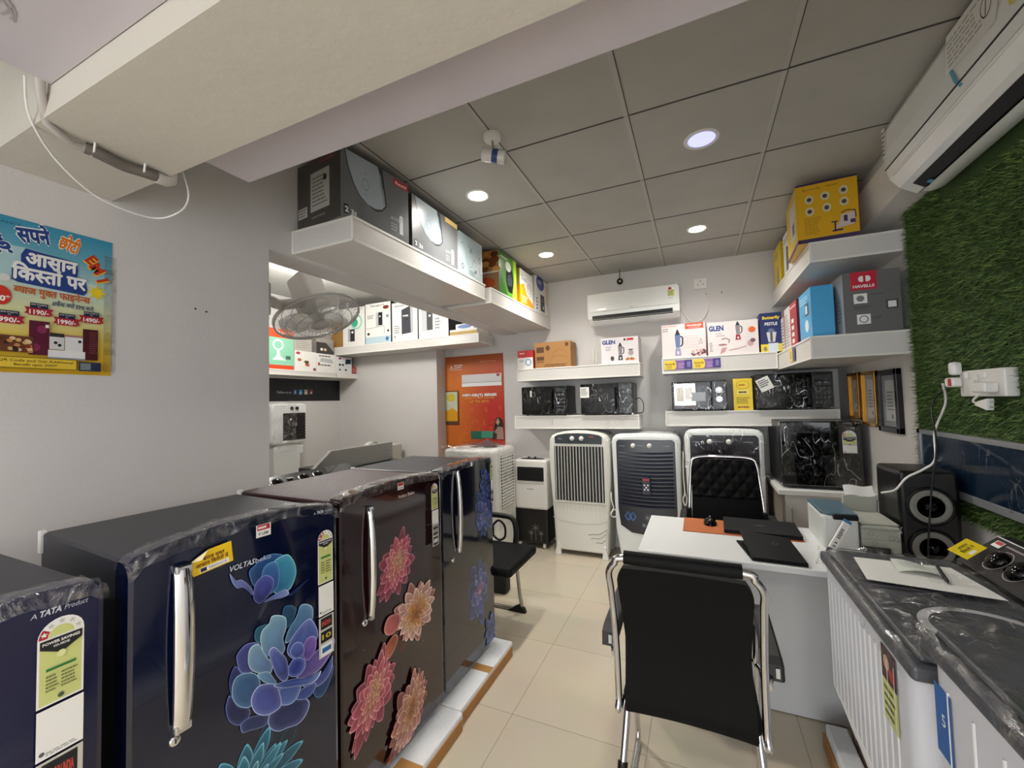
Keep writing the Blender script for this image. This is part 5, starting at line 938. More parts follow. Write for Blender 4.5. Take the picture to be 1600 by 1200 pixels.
# ================================================================== air coolers
M_cw = mat('#e3e2da', .35, var=.03, name='cooler_cream'); M_lou = mat('#18191c', .4); M_navy = mat('#090b16', .2, coat=.1, name='cooler_navy')
def knob(m, p, ax, r=.016, mt=None, h_=.018): m.lathe(mt or M_white, [(r, 0), (r * .9, h_ * .7), (r * .5, h_), (0, h_)], p, ax, 18); 
def caster(t, x, y, z0=.0, mt=None):
    m = W2(t); m.lathe(mt or M_white, [(.0, -.011), (.02, -.011), (.023, 0), (.02, .011), (0, .011)], (x, y, z0 + .023), (1, 0, 0), 16); m.box(mt or M_white, x - .014, x + .014, y - .012, y + .012, z0 + .03, z0 + .05, .004); m.build('caster', t)
# compact black and white
t = thing('air_cooler', 'small white and black air cooler between the wrapped one and the tall cream one', 'air cooler', (-1.55, 3.98, 0)); x0, x1, y0, y1 = -1.735, -1.385, 3.885, 4.15
m = W2(t); m.box(M_white, x0, x1, y0, y1, .38, .87, .022, 3); m.build('body', t)
m = W2(t); m.box(mat('#0b0a0c', .35), x0 + .004, x1 - .004, y0 + .006, y1 - .006, .05, .385, .012); f = FY(m, x0, x1, y0 + .006, .05, .385)
fl = mat('#8a8a8e', .5)
for a, b_, s in ((.62, .45, .12), (.48, .3, .08), (.78, .3, .07)):
    for k in range(7): q = R(360 * k / 7); f.line(fl, [(a, b_), (a + s * cos(q), b_ + s * sin(q))], .012)
    f.line(fl, [(a, b_ - s), (a, .08)], .012)
m.build('water_tank', t)
m = W2(t); m.box(M_dark, x0 + .035, x1 - .03, y0 - .004, y0 + .01, .66, .80, .006)
m.build('grille_recess', t)
m = W2(t)
for k in range(6): m.box(M_lou, x0 + .04, x1 - .035, y0 - .010, y0 - .003, .668 + .022 * k, .678 + .022 * k)
m.build('louvre', t)
m = W2(t); m.M = m.M @ Matrix.Translation((0, 0, .868)); m.lathe(M_lou, [(.10, -.002), (.10, .006), (0, .008)], ((x0 + x1) / 2, y0 + .08, 0), (0, 0, 1), 24, sx=1.3, sy=.5)
for q in (-.04, .03): knob(m, ((x0 + x1) / 2 + q, y0 + .08, .007), (0, 0, 1), .014, M_lou)
m.build('control_panel', t)
m = W2(t); f = FY(m, x0, x1, y0, .38, .87); f.text('MAHARAJA', mat('#55565a', .4), .5, .40, .02, al='c', bold=.03); f.line(mat('#b9b9b6', .4), [(.1, .52), (.9, .52)], .006); m.build('printed_logo', t)
for xx in (x0 + .04, x1 - .05): caster(t, xx, y0 + .03)
for xx in (x0 + .04, x1 - .05): caster(t, xx, y1 - .04)
# tall cream with vertical slats
t = thing('air_cooler', 'tall cream air cooler with vertical slats and two knobs on a dark band', 'air cooler', (-1.045, 3.98, 0)); x0, x1, y0, y1 = -1.34, -.75, 3.83, 4.17; xc = (x0 + x1) / 2; hw = (x1 - x0) / 2
m = W2(t); fr = Fr(m, (xc, y0 + .34, 0), (1, 0, 0), (0, 0, 1), 1, 1)
out = [(-hw + .045, .04), (hw - .045, .04), (hw - .03, .35), (hw - .005, .75), (hw, .95), (hw - .01, 1.08)] + [((hw - .02) * cos(R(a)) * 1.0, 1.10 + .068 * sin(R(a))) for a in (15, 35, 55, 75, 90, 105, 125, 145, 165)] + [(-hw + .01, 1.08), (-hw, .95), (-hw + .005, .75), (-hw + .03, .35)]
m.prism(M_cw, fr, out, 0, .34, .03); m.build('body', t)
m = W2(t); fr = Fr(m, (xc, y0, 0), (1, 0, 0), (0, 0, 1), 1, 1); pp = [(-.225, 1.045), (.225, 1.045), (.228, 1.11)] + [(.228 * cos(R(a)), 1.11 + .035 * sin(R(a))) for a in (30, 60, 90, 120, 150)] + [(-.228, 1.11)]
m.prism(mat('#3a4044', .35), fr, pp, -.005, .006, .003); f = FY(m, xc - .225, xc + .225, y0 - .006, 1.045, 1.145); f.text('Bajaj', mat('#c9cccc', .4), .08, .42, .14); f.rect(mat('#b8483a', .4), .74, .62, .84, .72)
for a in (.38, .58): knob(m, f.p(a, .5, 0), (0, -1, 0), .022, M_white, .02)
m.build('control_panel', t)
m = W2(t); m.box(M_dark, xc - .235, xc + .235, y0 - .004, y0 + .004, .51, 1.02); m.build('grille_recess', t)
m = W2(t)
for k in range(16): q = xc - .235 + .47 * (k + .5) / 16; m.box(mat('#b9b8b2', .4), q - .0045, q + .0045, y0 - .016, y0 - .004, .505, 1.025)
m.box(M_cw, xc - .245, xc + .245, y0 - .014, y0, .495, .508, .003); m.build('louvre', t)
m = W2(t); f = FY(m, x0, x1, y0, 0, 1.2, .0015); sc = mat('#cfcec6', .4); f.line(sc, [(.05, .29), (.2, .262), (.5, .25), (.8, .262), (.95, .29)], .006); dk = mat('#3a3a38', .4)
for k, (a, l) in enumerate(((.62, 1.0), (.66, .8), (.74, .5))): f.line(dk, [(a + .3 * l * i / 8, .17 - .028 * k + .05 * l * (i / 8) ** 1.6 + .006 * sin(i)) for i in range(9)], .0028)
for k in range(13): f.line(sc, [(.10 + .065 * k, .31), (.10 + .065 * k, .40)], .002)
m.build('printed_lines', t)
for xx in (x0 + .075, x1 - .07):
    m = W2(t); m.prism(M_white, Fr(m, (xx, y0 - .012, 0), (1, 0, 0), (0, 0, 1), 1, 1), [(-.028, .0), (.028, .0), (.022, .05), (.006, .115), (-.006, .115), (-.022, .05)], -.03, .012, .005); m.build('foot', t)
for xx in (x0 + .06, x1 - .06): caster(t, xx, y1 - .05)
# navy fronted cooler
def big_cooler(label, x0, x1, zt, inset, wrapped, y0=3.83):
    t = thing('air_cooler', label, 'air cooler', ((x0 + x1) / 2, 3.98, 0)); xc = (x0 + x1) / 2; hw = (x1 - x0) / 2; y1 = 4.17; mw_ = mat('#e8ebea', .32, name='cooler_grey_white')
    m = W2(t); fr = Fr(m, (xc, y1, 0), (1, 0, 0), (0, 0, 1), 1, 1); r = .07
    out = [(-hw + .05, .05), (hw - .05, .05), (hw - .015, .30)] + [(hw - r + r * cos(R(a)), zt - r * 1.1 + r * sin(R(a))) for a in (0, 30, 60, 90)] + [(0, zt)] + [(-hw + r + r * cos(R(a)), zt - r * 1.1 + r * sin(R(a))) for a in (90, 120, 150, 180)] + [(-hw + .015, .30)]
    m.prism(mw_, fr, out, 0, y1 - y0, .03); m.build('body', t)
    m = W2(t); fr = Fr(m, (xc, y0, 0), (1, 0, 0), (0, 0, 1), 1, 1); iw = hw - .045; zb = .27
    pts = [(-iw * .55, zb), (0, zb - .012), (iw * .55, zb), (iw * .93, zb + .06), (iw, zb + .2), (iw, zt - .075), (iw - .02, zt - .055), (-iw + .02, zt - .055), (-iw, zt - .075), (-iw, zb + .2), (-iw * .93, zb + .06)]
    m.prism(inset, fr, pts, -.01, .004, .003)
    f = FY(m, xc - iw, xc + iw, y0 - .004, zb, zt - .055); gc = mat('#9aa0aa', .4)
    if not wrapped:
        bc = mat('#4a6fb8', .4)
        for q in (.17, .25): f.line(bc, [(q, .13), (q + .055, .175), (q, .22), (q - .055, .175), (q, .13)], .012)
        for a, b_, s in ((.5, .17, .06), (.56, .10, .04), (.44, .09, .04)):
            for k in range(7): z = R(360 * k / 7); f.line(gc, [(a, b_), (a + s * cos(z), b_ + s * .62 * sin(z))], .004)
    m.build('front_panel', t)
    m = W2(t)
    for k in range(15):
        z = zb + .24 + .033 * k
        if z > zt - .17: break
        n = 10; q = [(xc - iw + .018 + (2 * iw - .036) * i / n, y0 - .012 - .008 * sin(pi * i / n), z - .010 * sin(pi * i / n)) for i in range(n + 1)]
        m.grid(mat('#10162c', .25) if not wrapped else mat('#1c1018', .25), lambda u, v: (q[int(round(u * n))][0], q[int(round(u * n))][1] - .006 * (v < .5), q[int(round(u * n))][2] + .014 * v), n, 1)
    m.build('louvre', t)
    m = W2(t); f = FY(m, xc - iw, xc + iw, y0 - .004, zt - .155, zt - .06)
    for a in (.30, .58): knob(m, f.p(a, .5, 0), (0, -1, 0), .021, M_white, .022)
    f.text('maharaja', gc, .04, .42, .12); f.text('MAHARAJA', gc, .44, .46, .10, al='c'); f.lines(gc, .80, .42, .92, .56, 1, 2, .5)
    m.build('control_panel', t)
    for xx in (x0 + .07, x1 - .07):
        for yy in (y0 + .05, y1 - .05): caster(t, xx, yy, 0, M_dark)
    return t
t = big_cooler('large air cooler with navy louvred front and a small remote control stuck on it', -.735, -.15, 1.145, M_navy, False)
m = W2(t); m.box(mat('#23263a', .35), -.475, -.405, 3.80, 3.812, .615, .765, .004); f = FY(m, -.475, -.405, 3.80, .615, .765); f.rect(mat('#a8322e', .4), .1, .8, .9, .93)
for a, b_ in ((.3, .55), (.7, .55), (.5, .42), (.3, .3), (.7, .3)): f.ell(M_pap, a, b_, .10, .05)
m.build('remote_control', t)
t = big_cooler('large air cooler in clear film with dark purple front, behind the office chair', -.12, .475, 1.19, mat('#170e15', .25, name='cooler_purple'), True)
crinkle('clear_film', t, lambda u, v: (-.305 + .61 * u, -.182 - .01 * sin(pi * u), .45 + .74 * v), 50, 50, .016, FILM, 5)
for k, (a, b_) in enumerate(((-.755, 4.0),)):
    pass
tag(MB().tube(M_white, smooth_pts([(-.745, 3.80, .62), (-.74, 3.78, .55), (-.725, 3.79, .48), (-.75, 3.78, .43), (-.73, 3.80, .40), (-.70, 3.79, .42), (-.705, 3.80, .46), (-.74, 3.79, .47)]), .006, 6).build('power_cable'), 'coiled white cable hanging between the cream and the navy cooler', 'cable')
tag(MB().tube(M_white, smooth_pts([(-.13, 3.80, 1.0), (-.135, 3.79, .8), (-.13, 3.79, .66), (-.145, 3.785, .60), (-.13, 3.785, .55), (-.115, 3.785, .60), (-.13, 3.785, .66)]), .005, 6).build('power_cable'), 'thin pale cable hanging between the navy and the purple cooler', 'cable')
o = MB(); o.tube(M_dark, smooth_pts([(-.78 + .035 * cos(i * 1.3), 4.02 + .03 * sin(i * 2.1), 1.19 + .02 * sin(i * 1.7)) for i in range(14)]), .007, 6); tag(o.build('power_cable'), 'bundled black cable on top behind the tall cream cooler', 'cable')
# big cream cooler in milky film in the alcove
t = thing('air_cooler', 'large cream air cooler in plastic film in front of the orange poster', 'air cooler', (-1.98, 3.55, 0)); x0, x1, y0, y1 = -2.27, -1.70, 3.42, 3.85
m = W2(t); m.box(M_cw, x0, x1, y0, y1, .06, 1.02, .035, 4); m.build('body', t)
m = W2(t); m.box(M_dark, x1 - .14, x1 - .055, y0 - .003, y0 + .01, .46, .95); m.box(M_dark, x1 - .01, x1 + .003, y0 + .09, y1 - .06, .46, .95); m.box(M_dark, x0 + .06, x1 - .2, y0 - .003, y0 + .01, .46, .95); m.build('grille_recess', t)
m = W2(t)
for k in range(17):
    z = .47 + .029 * k; m.box(M_cw, x1 - .145, x1 - .05, y0 - .011, y0 - .003, z, z + .013); m.box(M_cw, x1 + .003, x1 + .010, y0 + .085, y1 - .055, z, z + .012); m.box(M_cw, x0 + .055, x1 - .195, y0 - .011, y0 - .003, z, z + .013)
for k in range(6): m.box(M_cw, x1 + .002, x1 + .012, y0 + .11 + .04 * k, y0 + .118 + .04 * k, .46, .95)
m.build('louvre', t)
crinkle('milky_film', t, lambda u, v: ((-.30 + .62 * u), -.145 if v < .7 else -.145 + .40 * (v - .7) / .3, (.30 + .745 * min(1, v / .7)) + (.006 if v >= .7 else 0)), 40, 40, .014, FILMW, 9)
crinkle('milky_film', t, lambda u, v: (.30, -.14 + .44 * u, .30 + .74 * v), 20, 34, .012, FILMW, 10)
for xx in (x0 + .06, x1 - .06):
    for yy in (y0 + .06, y1 - .06): caster(t, xx, yy, .01, M_dark)
m = MB(); rr = random.Random(2); m.grid(mat('#5f4a50', .3, bump=.5, bscale=30), lambda u, v: (-2.08 + .30 * u, 3.55 + .2 * v, 1.046 + .05 * sin(pi * u) * sin(pi * v) * (.6 + .4 * sin(9 * u + 5 * v))), 16, 10)
tag(m.build('crumpled_bag'), 'crumpled dark plastic bag on top of the film-wrapped cream cooler', 'bag')

# ================================================================== mini fridge on the counter
t = thing('counter', 'white corner counter carrying the small black fridge', 'counter', (.79, 3.85, 0)); m = W2(t)
m.box(mat('#e6e6e3', .3), .50, XR - .002, 3.50, YB - .002, .745, .78, .004); m.build('top', t)
m = W2(t); m.box(mat('#857c74', .5), .52, .54, 3.52, YB - .004, 0, .745); m.build('side_panel', t)
m = W2(t); m.box(M_lam, .54, XR - .004, 3.52, 3.54, .0, .745); m.build('front_panel', t)
m = W2(t); m.box(mat('#8f8d88', .5), .54, .546, 3.30, 3.52, .0, .70); m.build('end_panel', t)
t = thing('mini_refrigerator', 'small glossy black refrigerator in clear film on the white corner counter', 'refrigerator', (.755, 3.82, .7805)); m = W2(t); x0, x1 = .535, 1.015
m.box(mat('#1a1a1d', .35), x0, x1, 3.62, 4.10, .80, 1.262, .006)
for xx in (x0 + .04, x1 - .04):
    for yy in (3.66, 4.05): m.lathe(M_black, [(.015, 0), (.015, .022)], (xx, yy, .7805), (0, 0, 1), 10)
m.build('cabinet', t); m = W2(t); m.box(mat('#050506', .05, coat=1, name='black_mirror_door'), x0, x1, 3.565, 3.618, .80, 1.262, .010, 3); f = FY(m, x0, x1, 3.565, .80, 1.262); f.text('VOLTAS', mat('#8a8a8c', .4), .84, .90, .018, al='c'); m.build('door', t)
m = W2(t); f = FY(m, x0, x1, 3.565, .80, 1.262, .002); star_label(f, .765, .36, .93, .86, 1, True); m.build('sticker', t)
crinkle('clear_film', t, lambda u, v: (-.225 + .465 * u, -.262 - .004 * sin(pi * u), .012 + .475 * v), 44, 40, .010, FILM, 3)
crinkle('clear_film', t, lambda u, v: (-.225 + .47 * u, -.26 + .2 * v, .486), 30, 12, .008, FILM, 4)

# ================================================================== framed certificates on the right wall
for k, (y0, y1, z0, z1, fc, ic, lb) in enumerate(((3.66, 3.88, 1.265, 1.60, '#b8822c', '#8a6a44', 'gold framed picture nearest the corner, leftmost of three on the right wall'), (3.36, 3.61, 1.235, 1.595, '#c08a30', '#a89f8c', 'gold framed picture in the middle of three on the right wall'), (3.04, 3.33, 1.215, 1.59, '#1b1512', '#8f9094', 'black framed certificate, nearest of the three on the right wall'))):
    t = thing('picture_frame', lb, 'picture frame', (XR, (y0 + y1) / 2, z0)); xf = XR - .028; m = W2(t); e = .022 if k < 2 else .034; fm_ = mat(fc, .25, metal=.7 if k < 2 else 0, name='frame_' + ('gold' if k < 2 else 'black'))
    for a in ((y0, y1, z0, z0 + e), (y0, y1, z1 - e, z1), (y0, y0 + e, z0, z1), (y1 - e, y1, z0, z1)): m.box(fm_, xf, XR - .001, *a, .003)
    m.build('frame', t); m = W2(t); m.box(mat(ic, .5), XR - .010, XR - .006, y0 + e, y1 - e, z0 + e, z1 - e); f = FNX(m, XR - .010, y0 + e, y1 - e, z0 + e, z1 - e); f.rect(mat('#c6c6c8', .5), .2, .1, .8, .9); f.lines(mat('#6a6a6e', .5), .3, .3, .7, .7, 6, k); f.ell(mat('#3a3a40', .5), .6, .2, .05, .05); m.build('certificate', t)
    m = W2(t); m.box(film_mat('frame_glass', .08, .02, 2, rough=.03, bump=0), XR - .016, XR - .0145, y0 + e, y1 - e, z0 + e, z1 - e); m.build('glass', t)
    MB().tube(M_steel, [(XR - .012 - XR, 0, z1 - z0 - .004), (-.012, 0, z1 - z0 + .012)], .002, 6).build('hanger', t)

# ================================================================== grass mat, framed panel, socket
GY0, GY1, GZ0, GZ1 = 1.30, 2.845, .90, 2.60
m = MB(); gm = mat('#2c4418', .8, var=.35, vscale=30, name='grass_mat_backing'); m.box(gm, XR - .012, XR - .0005, GY0, GY1, GZ0, GZ1)
tag(m.build('grass_mat_backing'), 'green artificial grass backing sheet on the right wall', 'grass mat')
def grass():
    rr = random.Random(11); cs = ['#2c4418', '#44622a', '#5c7a34', '#36521e', '#7d9a50']; m = MB(); ms = [mat(c, .6, name='grass_' + c[1:]) for c in cs]; per = [([], []) for _ in cs]
    for i in range(62000):
        y = rr.uniform(GY0, GY1 + .006); z = rr.uniform(GZ0 - .005, GZ1)
        if (.98 < z < 1.27 and y < 2.805) or (z > 2.30 and y < 2.50) or (1.42 < z < 1.545 and 2.07 < y < 2.37): continue
        k = rr.randrange(5); vs, fs = per[k]; b_ = len(vs); l = rr.uniform(.018, .042); w_ = .0021
        a = rr.uniform(0, 2 * pi); dx = -rr.uniform(.35, .95); dy = cos(a) * .7 + .0; dz = sin(a) * .7 - .35; n = math.sqrt(dx * dx + dy * dy + dz * dz); dx, dy, dz = dx / n * l, dy / n * l, dz / n * l
        ex, ey = -sin(a) * w_, cos(a) * w_; x = XR - .011
        vs += [(x, y + ex, z + ey), (x, y - ex, z - ey), (x + dx, y + dy, z + dz)]; fs.append((b_, b_ + 1, b_ + 2))
    for k in range(5): m.add(per[k][0], per[k][1], ms[k])
    return m.build('artificial_grass')
tag(grass(), 'green artificial grass covering the right wall behind the speaker', 'artificial grass', kind='stuff')
t = thing('television', 'dark blue screen in a silver frame wrapped in film on the grass wall', 'television', (XR, 2.1, 1.125)); m = W2(t); y0, y1, z0, z1 = 1.32, 2.80, .985, 1.265; xs = XR - .035; sf = mat('#9a9da0', .35, metal=.4, name='silver_frame'); e = .032
for a in ((y0, y1, z0, z0 + e), (y0, y1, z1 - e * .7, z1), (y0, y0 + e, z0, z1), (y1 - e, y1, z0, z1)): m.box(sf, xs - .006, XR - .013, *a, .002)
m.build('frame', t); m = W2(t); m.box(mat('#13263a', .12, coat=.6, name='blue_screen'), xs, XR - .014, y0 + e, y1 - e, z0 + e, z1 - e * .7); m.build('screen', t)
crinkle('clear_film', t, lambda u, v: (-.047, -.75 + 1.2 * u, -.115 + .225 * v), 50, 12, .006, FILM, 12)
t = thing('socket_board', 'white switch and socket board with plugs on the grass wall', 'socket', (XR, 2.22, 1.47)); m = W2(t); m.box(M_white, XR - .052, XR - .012, 2.08, 2.36, 1.43, 1.535, .005)
m.build('plate', t)
for k, (y, z) in enumerate(((2.30, 1.515), (2.24, 1.505), (2.19, 1.515))): m = W2(t); m.box(M_pap, XR - .058, XR - .052, y - .012, y + .012, z - .012, z + .012, .002); m.build('switch', t)
m = W2(t); m.box(M_white, XR - .095, XR - .052, 2.11, 2.19, 1.445, 1.485, .008); m.build('charger_plug', t)
m = W2(t); m.box(M_white, XR - .09, XR - .052, 2.33, 2.39, 1.47, 1.51, .01); m.box(cR, XR - .091, XR - .089, 2.335, 2.355, 1.475, 1.505); m.build('plug_adapter', t)
m = W2(t); m.box(M_white, XR - .085, XR - .05, 2.33, 2.37, 1.52, 1.575, .012); m.build('night_lamp', t)
t = thing('two_pin_plug', 'loose white two-pin plug hanging below the socket board', 'plug', (XR - .03, 2.2, 1.40)); m = W2(t); m.prism(M_white, Fr(m, (XR - .045, 2.26, 1.40), (0, -1, 0), (0, 0, 1), 1, 1), [(0, -.004), (.07, -.022), (.075, .022), (.02, .012)], -.012, .012, .004); m.build('plug_body', t)
for z in (1.39, 1.41): m = W2(t); m.tube(M_steel, [(XR - .045, 2.185, z), (XR - .045, 2.155, z)], .0025, 6); m.build('pin', t)
MB().tube(M_white, smooth_pts([(-.015, .06, 0), (-.02, .08, .012), (-.02, .05, .03), (-.025, 0, .045)]), .004, 6).build('cord', t)

# ================================================================== big wall air conditioner, right
t = thing('air_conditioner', 'large white split air conditioner with blue tape above the grass wall', 'air conditioner', (XR, 2.0, 2.36)); ya, yb = 1.52, 2.47
prof = [(.014, 2.69), (.014, 2.40), (.035, 2.365), (.11, 2.355), (.17, 2.395), (.203, 2.44), (.213, 2.49), (.218, 2.56), (.216, 2.66), (.20, 2.695)]
m = W2(t); fr = Fr(m, (XR, ya, 0), (-1, 0, 0), (0, 0, 1), 1, 1); m.prism(M_ac, fr, prof, 0, (yb - ya), .02)
m.build('body', t)
m = W2(t); m.box(M_dark, XR - .2165, XR - .2125, ya, yb - .012, 2.488, 2.492); m.build('panel_gap', t)
m = W2(t); m.prism(M_dark, Fr(m, (XR, ya, 0), (-1, 0, 0), (0, 0, 1), 1, 1), [(.06, 2.362), (.112, 2.352), (.150, 2.378), (.10, 2.40)], 0, -(-(yb - ya) + .09)); m.build('air_outlet', t)
m = W2(t); m.grid(M_ac, lambda u, v: (XR - .035 - .075 * v, ya + (yb - ya - .07) * u, 2.352 - .014 * sin(pi * v * .8)), 12, 5); m.build('louvre', t)
m = W2(t); m.tube(M_ac, [(XR - .205, yb - .07, 2.444), (XR - .205, ya, 2.444)], .006, 8); m.build('trim_ridge', t)
m = W2(t); f = FNX(m, XR - .2185, ya, yb, 2.36, 2.69, .0008)
f.rect(M_pap, .012, .55, .045, .98); f.lines(cK, .015, .58, .043, .95, 6, 5, .5); m.build('sticker', t); m = W2(t); f.mb = m
f.poly(mat('#e6e5e0', .4), [(.58, .60), (.86, .52), (.90, .95), (.60, .98)]); f.lines(mat('#b0b0ac', .5), .60, .62, .80, .92, 6, 2); f.ring(cK, .82, .76, .028, .10, .14); f.line(cK, [(.815, .68), (.825, .84)], .012); m.build('instruction_sheet', t); m = W2(t); f.mb = m
f.rect(mat('#d9c63a', .4), .92, .50, 1, .95); f.lines(mat('#7a4a20', .4), .93, .55, .99, .9, 4, 2)
m.build('sticker', t)
bt = mat('#4a9ab8', .3, name='blue_tape'); m = W2(t)
m.grid(bt, lambda u, v: (XR - (.2195 if v < .5 else .2195 - .02 * (v - .5) * 2), 1.90 - .018 * u - .05 * v + .0, 2.56 - .115 * v), 1, 8); m.build('blue_tape', t)
m = W2(t); m.grid(bt, lambda u, v: (XR - .125 + .07 * v, 2.30 + .03 * u, 2.353 - .012 * sin(pi * v)), 1, 4); m.build('blue_tape', t)

# ================================================================== tower speaker
t = thing('tower_speaker', 'black tower loudspeaker with two grey cones before the grass wall', 'speaker', (.905, 2.50, 0)); x0, x1, y0, y1 = .80, 1.005, 2.40, 2.66
m = W2(t); m.box(mat('#050506', .35, name='speaker_cabinet'), x0, x1, y0, y1, .01, 1.105, .018, 3); m.build('cabinet', t)
for k, (zc, r) in enumerate(((.955, .072), (.775, .072), (.40, .085))):
    m = W2(t); c_ = ((x0 + x1) / 2 + .0, y0 - .001, zc); m.lathe(M_black, [(r + .012, 0), (r + .012, .006), (r + .004, .009), (r, .006), (r, .0002)], c_, (0, -1, 0), 36); m.build('driver_rim', t)
    m = W2(t); m.lathe(mat('#8c8a84', .6, name='speaker_cone'), [(r, .004), (r * .86, .010), (r * .74, .004), (r * .3, -.018 + .019)], c_, (0, -1, 0), 36); m.lathe(M_dark, [(r * .66, .0065), (r * .60, .0065)], c_, (0, -1, 0), 36); m.lathe(M_gloss, [(r * .32, .001), (r * .26, .010), (0, .014)], c_, (0, -1, 0), 24); m.build('cone', t)
tag(MB().tube(M_white, smooth_pts([(XR - .095, 2.385, 1.485), (1.0, 2.46, 1.40), (.985, 2.53, 1.27), (.92, 2.375, 1.165), (.88, 2.372, 1.12), (.82, 2.372, 1.08), (.788, 2.40, 1.02), (.77, 2.5, .985)]), .0045, 6).build('power_cable'), 'white cable running from the socket board down past the speaker', 'cable')
tag(MB().tube(M_dark, smooth_pts([(XR - .085, 2.38, 1.465), (1.0, 2.49, 1.45), (.985, 2.54, 1.38), (.925, 2.37, 1.22), (.90, 2.366, 1.05), (.875, 2.366, .80), (.87, 2.366, .7)]), .0035, 6).build('power_cable'), 'black cable hanging from the socket board over the speaker front', 'cable')
# ================================================================== desk
M_desk = mat('#e4e6e6', .25, name='white_desk_top'); M_pan = mat('#d2d3d4', .45, var=.03, name='desk_panel')
t = thing('office_desk', 'white office desk with a grey modesty panel facing the front chair', 'desk', (.25, 2.35, 0)); ZD = .75
m = W2(t); m.box(M_desk, -.285, .785, 2.035, 2.66, ZD - .025, ZD, .003); m.build('top', t)
m = W2(t); m.box(M_pan, -.24, .77, 2.285, 2.303, .005, ZD - .025); m.build('modesty_panel', t)
for xx in (-.258, .765):
    m = W2(t); m.box(M_pan, xx, xx + .018, 2.07, 2.64, 0, ZD - .025); m.build('side_panel', t)
m = W2(t); m.box(M_pan, .45, .765, 2.31, 2.62, .32, ZD - .03, .003); m.build('drawer_unit', t)
tag(MB().box(mat('#b5622e', .6, var=.12, vscale=30), -.10, .44, 2.395, 2.655, ZD + .0002, ZD + .0042, .0015, 1).build('desk_mat'), 'orange brown leather desk mat under the closed laptop', 'desk mat')
z = ZD + .0047; t = thing('laptop', 'closed dark grey laptop lying on the orange desk mat', 'laptop', (.27, 2.535, z), R(-2)); dk = mat('#1b1c1f', .55, name='laptop_grey'); dk.node_tree.nodes['Principled BSDF'].inputs['Specular IOR Level'].default_value = .2
MB().box(dk, -.17, .17, -.125, .125, 0.001, .012, .003).build('base', t); m = MB(); m.box(dk, -.17, .17, -.125, .125, .0135, .020, .003); f = FUP(m, -.17, .17, -.125, .125, .020); f.text('DELL', mat('#8a8a90', .3), .5, .46, .06, al='c'); m.build('lid', t)
MB().tube(M_black, [(-.13, .121, .012), (.13, .121, .012)], .006, 8).build('hinge', t)
t = thing('computer_mouse', 'small glossy black mouse on the left of the orange desk mat', 'mouse', (.035, 2.56, z))
m = MB(); m.grid(M_gloss, lambda u, v: (.034 * cos(2 * pi * u) * sin(pi * v / 2 + 1e-4) if v else 0, .052 * sin(2 * pi * u) * sin(pi * v / 2 + 1e-4), .036 * cos(pi * v / 2)), 24, 10); m.build('shell', t)
MB().lathe(mat('#8a8a8e', .4), [(0, -.003), (.007, -.003), (.007, .003), (0, .003)], (0, .026, .031), (1, 0, 0), 12).build('scroll_wheel', t)
t = thing('tablet_case', 'black half-open notebook computer at the near edge of the white desk', 'laptop', (.285, 2.06, ZD + .0005)); bk_ = mat('#070809', .55, name='black_case'); bk_.node_tree.nodes['Principled BSDF'].inputs['Specular IOR Level'].default_value = .15
m = MB(); m.M = Matrix.Rotation(R(-2), 4, 'Z'); fr = Fr(m, (0, 0, 0), (1, 0, 0), (0, 1, 0), 1, 1); m.prism(bk_, fr, [(-.10, 0), (.10, 0), (.02, .27), (-.15, .24)], 0, .008, .002); m.build('base', t)
m = MB(); m.M = Matrix.Rotation(R(-2), 4, 'Z') @ Matrix.Translation((0, .0, .009)) @ Matrix.Rotation(R(11), 4, 'X'); fr = Fr(m, (0, 0, 0), (1, 0, 0), (0, 1, 0), 1, 1); m.prism(bk_, fr, [(-.10, 0), (.10, 0), (.06, .205), (-.135, .235)], 0, .007, .002); f = Fr(m, (-.1, 0, .007), (1, 0, 0), (0, 1, 0), .2, .25); f.ring(mat('#3a3a40', .3), .5, .55, .06, .05, .2); m.build('lid', t)
# printer with blue-grey lid
t = thing('printer', 'white printer with a blue-grey lid at the right end of the desk', 'printer', (.565, 2.49, ZD + .0005)); m = W2(t); x0, x1, y0, y1 = .50, .635, 2.34, 2.63
m.box(mat('#d6d8d4', .4, name='printer_body'), x0, x1, y0, y1, ZD + .001, .898, .012, 3); m.build('body', t)
m = W2(t); m.prism(mat('#56707f', .35, name='printer_lid'), Fr(m, (0, 0, .899), (1, 0, 0), (0, 1, 0), 1, 1), [(x0 + .002, y0 + .04), (x0 + .02, y0 + .012), (x1, y0 + .012), (x1, y1), (x0 + .002, y1)], 0, .012, .003); m.build('scanner_lid', t)
m = W2(t); m.box(M_black, x0 + .04, x1, y0 - .004, y0 + .02, .882, .906, .006); m.build('lid_handle', t)
t = thing('document_printer', 'grey multifunction printer with paper tray under clear film, beside the speaker', 'printer', (.715, 2.48, ZD + .0005)); gp = mat('#b3b5aa', .4, name='printer_grey'); m = W2(t)
m.box(gp, .642, .782, 2.345, 2.63, ZD + .001, .865, .010, 3); m.build('body', t)
m = W2(t); m.box(gp, .645, .782, 2.60, 2.62, .865, .945, .004); m.box(gp, .645, .782, 2.36, 2.60, .866, .874, .003); m.build('paper_tray', t)
m = W2(t); m.box(M_dark, .642, .74, 2.332, 2.346, ZD + .003, .775, .003); m.build('tray_slot', t)
m = W2(t); f = FY(m, .642, .782, 2.345, .75, .865, .0015)
for a, b_ in ((.25, .72), (.32, .35), (.75, .6)): f.ring(mat('#7f8178', .5), a, b_, .07, .09, .15)
f.line(mat('#84867c', .5), [(0, .5), (1, .5)], .015); f.line(mat('#84867c', .5), [(0, .88), (1, .88)], .02); m.build('panel_lines', t)
crinkle('clear_film', t, lambda u, v: (-.075 + .145 * u, -.14, .002 + .125 * v), 14, 10, .006, FILM, 7)
